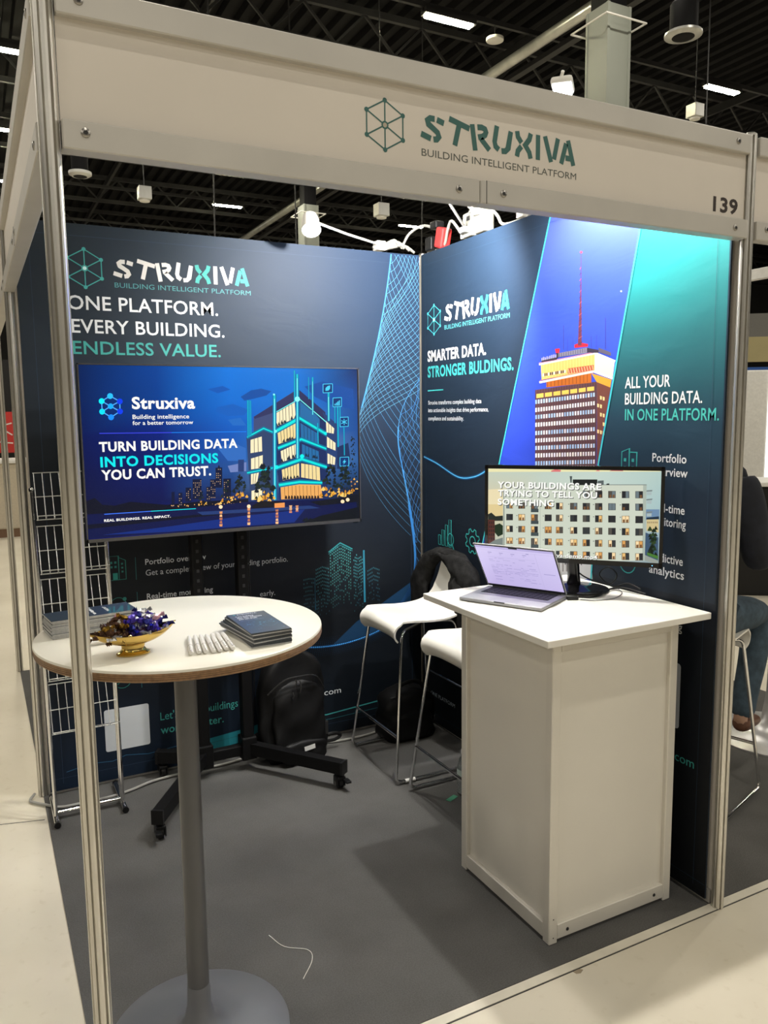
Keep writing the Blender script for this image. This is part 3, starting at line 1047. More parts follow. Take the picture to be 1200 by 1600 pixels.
8 20 30 960 -278 976 -257 989 -278 977 -284
250 205 110 996 -461 1018 -437 1030 -462 1016 -469
210 140 40 852 -392 877 -365 890 -392 875 -400
8 20 30 875 -282 891 -263 901 -282 890 -287
210 140 40 865 -399 889 -372 903 -400 888 -408
8 20 30 886 -209 909 -180 926 -208 910 -217
8 20 30 919 -201 942 -173 960 -201 943 -210
20 38 34 924 -466 945 -442 958 -467 944 -474
210 140 40 866 -453 891 -428 901 -453 887 -461
236 176 60 934 -437 959 -407 976 -437 959 -446
250 205 110 994 -428 1016 -405 1027 -428 1014 -435
8 20 30 945 -370 965 -345 980 -370 966 -377
30 42 28 842 -319 872 -289 885 -319 868 -328
236 176 60 915 -460 934 -436 949 -460 935 -467
236 176 60 908 -421 931 -393 947 -422 931 -430
8 20 30 886 -271 902 -251 914 -271 903 -277
250 205 110 830 -399 857 -366 877 -399 858 -409
30 42 28 899 -246 924 -219 937 -246 922 -254
8 20 30 949 -250 968 -225 984 -250 970 -258
210 140 40 809 -452 838 -422 851 -452 834 -461
8 20 30 915 -194 929 -173 943 -194 932 -200
14 30 36 933 -229 953 -202 972 -229 956 -237
8 20 30 952 -199 969 -181 978 -199 967 -204
210 140 40 909 -414 933 -381 955 -414 937 -424
30 42 28 879 -341 904 -311 920 -341 904 -349
14 30 36 881 -232 899 -210 912 -232 900 -239
8 20 30 905 -347 923 -325 937 -348 924 -354
20 38 34 871 -310 898 -282 911 -310 895 -319
30 42 28 939 -207 968 -177 982 -207 965 -216
30 42 28 913 -198 942 -166 957 -197 939 -207
8 20 30 920 -413 943 -384 961 -413 944 -422
8 20 30 955 -309 976 -287 986 -309 974 -316
14 30 36 953 -342 972 -315 991 -342 975 -350
250 205 110 901 -423 915 -407 924 -423 914 -428
8 20 30 941 -220 966 -191 982 -220 965 -229
20 38 34 980 -365 1007 -336 1021 -365 1005 -374
20 38 34 952 -327 973 -303 985 -327 972 -334
30 42 28 872 -304 895 -282 904 -304 891 -311
250 205 110 909 -465 924 -448 933 -465 923 -470
210 140 40 941 -448 958 -427 970 -448 958 -454
20 38 34 962 -379 989 -348 1005 -379 987 -388
8 20 30 944 -237 968 -204 990 -237 971 -246
14 30 36 908 -314 928 -290 941 -314 928 -321
40 26 16 929 -465 931 -372 923 -371 921 -464
14 30 36 1055 -308 1089 -273 1104 -308 1085 -318
30 42 28 1069 -239 1082 -223 1091 -239 1082 -244
210 140 40 1015 -455 1048 -422 1063 -456 1043 -466
30 42 28 995 -374 1012 -353 1025 -374 1012 -381
8 20 30 1044 -286 1073 -254 1090 -286 1072 -296
20 38 34 1043 -225 1064 -201 1077 -224 1063 -232
236 176 60 1047 -457 1077 -425 1094 -458 1075 -468
30 42 28 1048 -361 1062 -344 1072 -361 1062 -366
8 20 30 1111 -473 1129 -450 1144 -474 1130 -481
8 20 30 1093 -351 1106 -336 1115 -351 1106 -356
20 38 34 1003 -281 1034 -248 1051 -281 1032 -291
30 42 28 1085 -397 1097 -382 1107 -398 1098 -402
30 42 28 1050 -285 1084 -250 1100 -285 1080 -296
30 42 28 1098 -302 1116 -284 1124 -303 1113 -308
20 38 34 1025 -235 1045 -212 1058 -235 1045 -242
30 42 28 1087 -261 1116 -227 1135 -261 1116 -271
30 42 28 1026 -348 1040 -330 1051 -348 1040 -353
210 140 40 1147 -431 1159 -416 1168 -431 1160 -435
30 42 28 1045 -303 1066 -276 1084 -304 1068 -312
30 42 28 1011 -368 1026 -349 1038 -368 1027 -373
8 20 30 1064 -338 1088 -313 1099 -338 1085 -346
14 30 36 1025 -392 1051 -366 1063 -393 1048 -401
236 176 60 995 -471 1006 -456 1016 -471 1007 -475
210 140 40 1133 -424 1156 -393 1178 -424 1160 -433
20 38 34 1086 -279 1099 -262 1110 -279 1100 -284
20 38 34 1061 -225 1090 -195 1104 -225 1087 -234
236 176 60 999 -403 1015 -383 1028 -403 1016 -409
30 42 28 1072 -207 1101 -177 1115 -207 1097 -216
14 30 36 1069 -239 1094 -209 1112 -239 1094 -248
20 38 34 1035 -312 1046 -296 1056 -312 1048 -316
236 176 60 1090 -445 1124 -411 1138 -445 1119 -455
20 38 34 1095 -345 1121 -315 1137 -345 1120 -354
20 38 34 1021 -376 1037 -357 1048 -376 1037 -381
8 20 30 1068 -282 1085 -264 1095 -282 1084 -288
236 176 60 1001 -452 1020 -430 1033 -452 1020 -459
8 20 30 1021 -273 1051 -239 1068 -273 1049 -283
14 30 36 1091 -307 1117 -280 1129 -307 1114 -315
14 30 36 1082 -298 1096 -282 1105 -298 1095 -303
20 38 34 1065 -253 1090 -224 1106 -253 1089 -261
8 20 30 1093 -207 1106 -192 1114 -207 1106 -212
20 38 34 1075 -306 1095 -286 1104 -307 1092 -313
14 30 36 1066 -235 1084 -214 1096 -235 1084 -242
8 20 30 1023 -315 1039 -299 1046 -315 1037 -320
210 140 40 1064 -428 1080 -409 1091 -428 1080 -433
8 20 30 1030 -217 1050 -196 1061 -217 1048 -224
30 42 28 998 -471 1017 -451 1027 -471 1015 -477
250 205 110 1023 -464 1058 -430 1072 -465 1052 -475
30 42 28 1022 -214 1053 -179 1071 -214 1051 -224
250 205 110 1049 -470 1071 -442 1090 -470 1073 -479
14 30 36 1094 -361 1123 -332 1135 -361 1118 -369
40 26 16 1072 -473 1074 -386 1066 -386 1064 -473
14 30 36 1163 -79 1176 -65 1184 -79 1175 -84
14 30 36 1163 -35 1172 -25 1178 -35 1172 -38
30 42 28 1178 -204 1186 -195 1191 -204 1186 -207
14 30 36 1163 -197 1171 -188 1177 -197 1171 -200
30 42 28 1180 -74 1187 -66 1191 -74 1187 -76
14 30 36 1168 -173 1180 -157 1191 -173 1182 -178
8 20 30 1166 -83 1174 -74 1178 -83 1173 -85
14 30 36 1138 -11 1150 0 1155 -11 1148 -15
20 38 34 1145 -53 1159 -37 1167 -52 1158 -57
20 38 34 1157 66 1166 78 1174 66 1167 62
8 20 30 1151 60 1161 72 1169 60 1162 56
14 30 36 1134 -167 1150 -150 1158 -167 1148 -172
30 42 28 1163 -337 1174 -324 1182 -337 1175 -341
20 38 34 1131 -239 1140 -227 1148 -239 1141 -243
20 38 34 1129 -387 1143 -372 1151 -388 1142 -392
20 38 34 1146 78 1156 91 1164 79 1157 75
8 20 30 1140 -178 1147 -169 1153 -178 1148 -180
14 30 36 1118 -303 1132 -286 1142 -303 1132 -308
30 42 28 1140 51 1153 68 1163 52 1154 47
236 176 60 1180 -408 1193 -396 1199 -409 1191 -412
14 30 36 1127 -465 1137 -453 1144 -465 1137 -469
30 42 28 1169 63 1178 73 1184 63 1178 60
30 42 28 1151 -181 1159 -170 1166 -181 1160 -184
8 20 30 1121 -182 1134 -165 1146 -182 1136 -187
250 205 110 1192 -340 1205 -327 1212 -341 1204 -345
8 20 30 1155 -206 1162 -197 1169 -206 1163 -209
30 42 28 1145 -130 1159 -112 1169 -129 1159 -135
210 140 40 1133 -339 1144 -327 1151 -340 1144 -343
210 140 40 1103 -431 1120 -415 1127 -431 1117 -436
8 20 30 1164 -231 1175 -218 1181 -231 1174 -234
236 176 60 1137 -443 1151 -427 1160 -443 1151 -448
14 30 36 1169 -91 1179 -79 1185 -90 1179 -94
14 30 36 1170 24 1181 37 1188 25 1180 21
236 176 60 1139 -377 1147 -369 1151 -378 1146 -380
14 30 36 1182 -294 1194 -278 1205 -294 1195 -298
236 176 60 1160 -317 1176 -300 1184 -317 1174 -322
30 42 28 1170 -266 1184 -250 1193 -266 1184 -271
14 30 36 1134 -262 1144 -251 1150 -262 1143 -265
8 20 30 1178 -53 1184 -45 1189 -53 1184 -55
210 140 40 1169 -363 1183 -348 1190 -363 1182 -368
250 205 110 1198 -409 1206 -398 1214 -409 1207 -412
30 42 28 1171 56 1180 67 1187 56 1181 53
14 30 36 1149 -5 1160 5 1164 -5 1158 -8
14 30 36 1142 44 1151 56 1159 44 1152 40
14 30 36 1186 -194 1193 -186 1198 -194 1193 -197
30 42 28 1150 -192 1161 -177 1170 -192 1162 -196
8 20 30 1189 -253 1199 -242 1203 -253 1197 -256
14 30 36 1140 -75 1150 -64 1156 -75 1150 -79
8 20 30 1156 -79 1170 -65 1177 -79 1169 -84
8 20 30 1155 6 1170 23 1179 7 1169 1
40 26 16 1160 -466 1163 -299 1155 -299 1152 -466
250 205 110 -241 -448 -235 -440 -230 -448 -235 -451
14 30 36 -289 -382 -281 -372 -275 -383 -281 -386
30 42 28 -284 -366 -274 -353 -268 -366 -274 -370
210 140 40 -294 -442 -281 -426 -274 -442 -282 -447
8 20 30 -288 -374 -278 -360 -270 -374 -277 -378
210 140 40 -289 -462 -276 -450 -272 -462 -279 -466
20 38 34 -282 -410 -274 -399 -268 -410 -274 -413
14 30 36 -290 -389 -278 -375 -271 -390 -279 -394
8 20 30 -295 -397 -288 -389 -284 -397 -289 -400
30 42 28 -256 -461 -246 -448 -238 -462 -246 -466
30 42 28 -306 -417 -292 -401 -286 -417 -294 -421
14 30 36 -315 -438 -304 -426 -299 -438 -305 -442
8 20 30 -276 -358 -267 -346 -261 -358 -267 -361
30 42 28 -275 -405 -264 -390 -255 -405 -263 -410
236 176 60 -252 -460 -242 -447 -235 -460 -242 -464
250 205 110 -308 -469 -300 -459 -295 -469 -300 -472
30 42 28 -297 -420 -284 -406 -278 -420 -286 -425
8 20 30 -283 -387 -269 -372 -263 -387 -271 -392
30 42 28 -266 -377 -260 -370 -257 -377 -261 -379
8 20 30 -269 -434 -259 -421 -252 -434 -259 -438
40 26 16 -270 -472 -268 -432 -275 -432 -276 -472
14 14 22 171 -500 255 -462 447 -483 470 -531 171 -525
236 150 80 379 -493 476 -492 475 -536 378 -534
10 14 24 720 -500 1029 -483 1209 -457 1214 -530 820 -542
4 10 18 839 -690 863 -657 885 -691
8 18 24 994 -687 1019 -654 1042 -688
10 24 26 865 -669 889 -636 912 -670
10 24 26 828 -671 852 -638 874 -672
10 24 26 1113 -666 1137 -633 1161 -667
10 24 26 853 -671 877 -638 899 -672
4 10 18 802 -690 826 -657 848 -691
4 10 18 738 -690 761 -658 783 -691
8 18 24 997 -659 1022 -626 1045 -660
8 18 24 669 -679 692 -646 714 -680
10 24 26 722 -688 746 -655 768 -689
4 10 18 663 -690 686 -658 708 -691
4 10 18 1079 -669 1104 -636 1127 -670
4 10 18 920 -694 944 -661 967 -695
4 10 18 1010 -695 1035 -662 1058 -697
8 18 24 1016 -685 1040 -652 1063 -686
4 10 18 1161 -667 1186 -633 1210 -668
4 10 18 1172 -637 1196 -603 1220 -638
4 10 18 696 -679 720 -646 742 -680
4 10 18 1001 -691 1025 -657 1048 -692
4 10 18 638 -678 661 -646 683 -680
8 18 24 706 -682 730 -650 752 -684
4 10 18 920 -675 944 -642 967 -676
10 24 26 825 -658 849 -625 871 -659
8 18 24 830 -666 854 -633 876 -667
10 24 26 763 -694 787 -661 809 -695
4 10 18 1149 -659 1174 -625 1198 -660
4 10 18 1164 -625 1189 -591 1213 -626
8 18 24 912 -685 936 -652 959 -686
4 10 18 660 -675 683 -643 705 -677
4 10 18 988 -648 1012 -615 1035 -649
10 24 26 880 -684 904 -651 926 -685
8 18 24 828 -662 852 -629 874 -663
4 10 18 1147 -721 1172 -688 1195 -723
8 18 24 828 -689 852 -657 875 -691
10 24 26 1029 -676 1053 -643 1076 -677
8 18 24 1003 -659 1027 -626 1050 -660
4 10 18 1014 -679 1038 -646 1061 -680
8 18 24 954 -686 978 -653 1001 -687
8 18 24 1080 -701 1104 -668 1127 -703
8 18 24 1150 -728 1175 -695 1198 -730
4 10 18 861 -674 885 -641 907 -675
4 10 18 683 -694 706 -662 728 -695
8 18 24 1162 -726 1187 -692 1210 -727
10 24 26 965 -693 990 -659 1013 -694
8 18 24 957 -691 981 -658 1004 -692
8 18 24 972 -707 997 -674 1019 -708
4 10 18 865 -664 889 -631 911 -665
4 10 18 698 -680 722 -647 744 -681
8 18 24 901 -699 925 -666 948 -700
8 18 24 856 -660 880 -627 903 -661
10 24 26 1006 -710 1030 -677 1053 -711
10 24 26 840 -693 864 -660 887 -694
10 24 26 1122 -670 1146 -637 1170 -671
10 24 26 1112 -705 1136 -672 1160 -706
4 10 18 898 -695 922 -662 944 -697
10 24 26 977 -695 1002 -662 1024 -696
4 10 18 867 -709 891 -676 913 -710
8 18 24 849 -666 873 -633 895 -667
8 18 24 1115 -697 1139 -664 1163 -698
4 10 18 760 -678 784 -645 806 -679
10 24 26 1011 -701 1035 -668 1058 -703
10 24 26 873 -699 897 -666 919 -700
8 18 24 650 -679 674 -647 696 -680
4 10 18 949 -712 973 -679 996 -713
10 24 26 1095 -634 1119 -601 1143 -636
10 24 26 963 -674 988 -641 1010 -675
4 10 18 868 -679 892 -647 914 -681
4 10 18 1020 -685 1044 -651 1067 -686
10 24 26 664 -670 687 -638 709 -672
4 10 16 639 -691 818 -637 1213 -579 1210 -711
225 150 95 -125 -533 -98 -533 -101 -554 -124 -553
250 190 130 -122 -561 -104 -560 -102 -582 -125 -580
180 110 80 -127 -589 -100 -588 -103 -610 -126 -608
180 110 80 -124 -617 -106 -616 -104 -638 -127 -636
225 150 95 -130 -644 -102 -644 -105 -666 -128 -664
225 150 95 126 -520 154 -520 151 -544 128 -543
225 150 95 130 -552 149 -551 150 -576 127 -575
250 190 130 124 -584 152 -584 149 -608 126 -606
180 110 80 128 -616 146 -615 148 -640 124 -638
250 190 130 122 -648 150 -648 147 -672 123 -670
180 110 80 387 -549 416 -548 413 -570 389 -568
225 150 95 391 -577 411 -576 412 -598 388 -596
180 110 80 385 -604 415 -604 412 -626 387 -624
250 190 130 389 -633 409 -632 411 -654 386 -652
250 190 130 384 -660 413 -660 410 -682 386 -680
250 190 130 517 -522 547 -522 544 -534 520 -532
250 190 130 522 -537 542 -536 544 -548 519 -546
250 190 130 517 -550 546 -550 543 -562 519 -560
180 110 80 521 -565 541 -564 543 -576 518 -574
225 150 95 516 -578 545 -578 543 -590 518 -588
225 150 95 579 -526 609 -526 606 -537 581 -535
225 150 95 584 -539 604 -538 606 -549 581 -547
250 190 130 578 -551 608 -550 605 -561 581 -559
250 190 130 583 -563 603 -562 605 -573 580 -571
180 110 80 578 -575 608 -575 605 -585 580 -584
255 225 180 -95 -495 -99 -504 -108 -510 -118 -509 -127 -502 -129 -492 -126 -483 -117 -477 -107 -478 -98 -484
255 225 180 158 -506 155 -516 146 -522 135 -521 126 -514 123 -504 127 -494 136 -489 147 -489 155 -496
255 225 180 1069 -519 1065 -529 1055 -535 1043 -534 1033 -527 1029 -516 1033 -506 1043 -500 1056 -501 1065 -508
255 225 180 1122 -505 1118 -515 1108 -521 1096 -521 1086 -513 1082 -503 1086 -492 1096 -486 1109 -487 1118 -494
80 170 255 -985 465 -1052 424 -1048 417 -981 458
80 170 255 -1054 421 -1054 337 -1046 337 -1046 421
80 170 255 -1053 334 -986 288 -982 295 -1048 341
80 170 255 -982 288 -910 335 -914 341 -986 295
80 170 255 -908 338 -906 418 -914 418 -916 338
80 170 255 -908 422 -981 465 -985 458 -912 415
80 170 255 -981 383 -1048 424 -1052 417 -985 376
80 170 255 -982 376 -908 415 -912 422 -985 383
80 170 255 -985 383 -1052 341 -1048 334 -981 376
80 170 255 -985 376 -914 334 -910 342 -981 383
40 190 255 -960 461 -963 451 -970 443 -979 438 -989 439 -998 443 -1004 451 -1006 461 -1003 472 -996 480 -987 484 -977 484 -968 480 -962 472
0 235 245 -1027 421 -1030 411 -1037 402 -1046 398 -1056 398 -1065 403 -1071 411 -1072 421 -1070 431 -1063 439 -1054 444 -1044 444 -1035 439 -1029 431
0 225 245 -1028 337 -1031 327 -1037 319 -1047 314 -1057 314 -1065 319 -1071 327 -1073 337 -1070 348 -1063 356 -1054 360 -1044 360 -1035 355 -1030 347
20 140 255 -961 291 -964 281 -971 273 -980 268 -990 269 -999 273 -1005 282 -1007 292 -1004 302 -997 310 -988 315 -978 314 -969 310 -963 301
10 60 235 -889 338 -892 328 -899 319 -908 315 -918 315 -927 320 -933 328 -935 338 -932 348 -925 357 -916 361 -906 361 -897 356 -891 348
10 60 235 -887 418 -890 408 -896 400 -906 395 -916 395 -925 400 -931 408 -933 418 -930 429 -923 437 -914 441 -904 441 -895 437 -889 428
20 170 255 -961 380 -964 370 -971 362 -980 358 -989 358 -998 362 -1003 370 -1005 380 -1002 390 -996 397 -987 402 -977 402 -969 397 -963 389
60 70 235 -1081 161 -507 155 -507 161 -1081 167
20 130 240 -507 155 140 150 140 156 -507 161"""
TV_TEXT = [
    ('Struxiva', (250, 248, 240), -0.4083, 0.1775, 0.2579, 0.0497, 2),
    ('Building intelligence', (250, 248, 240), -0.4081, 0.1374, 0.2309, 0.0176, 1),
    ('for a better tomorrow', (250, 248, 240), -0.4093, 0.113, 0.2485, 0.0166, 1),
    ('TURN BUILDING DATA', (250, 248, 240), -0.5445, 0.0072, 0.5728, 0.0401, 2),
    ('INTO DECISIONS', (0, 226, 232), -0.5428, -0.0551, 0.4836, 0.0423, 2),
    ('YOU CAN TRUST.', (250, 248, 240), -0.5417, -0.1079, 0.4492, 0.0414, 2),
    ('REAL BUILDINGS. REAL IMPACT.', (250, 248, 240), -0.5408, -0.2776, 0.2683, 0.0105, 2),
]
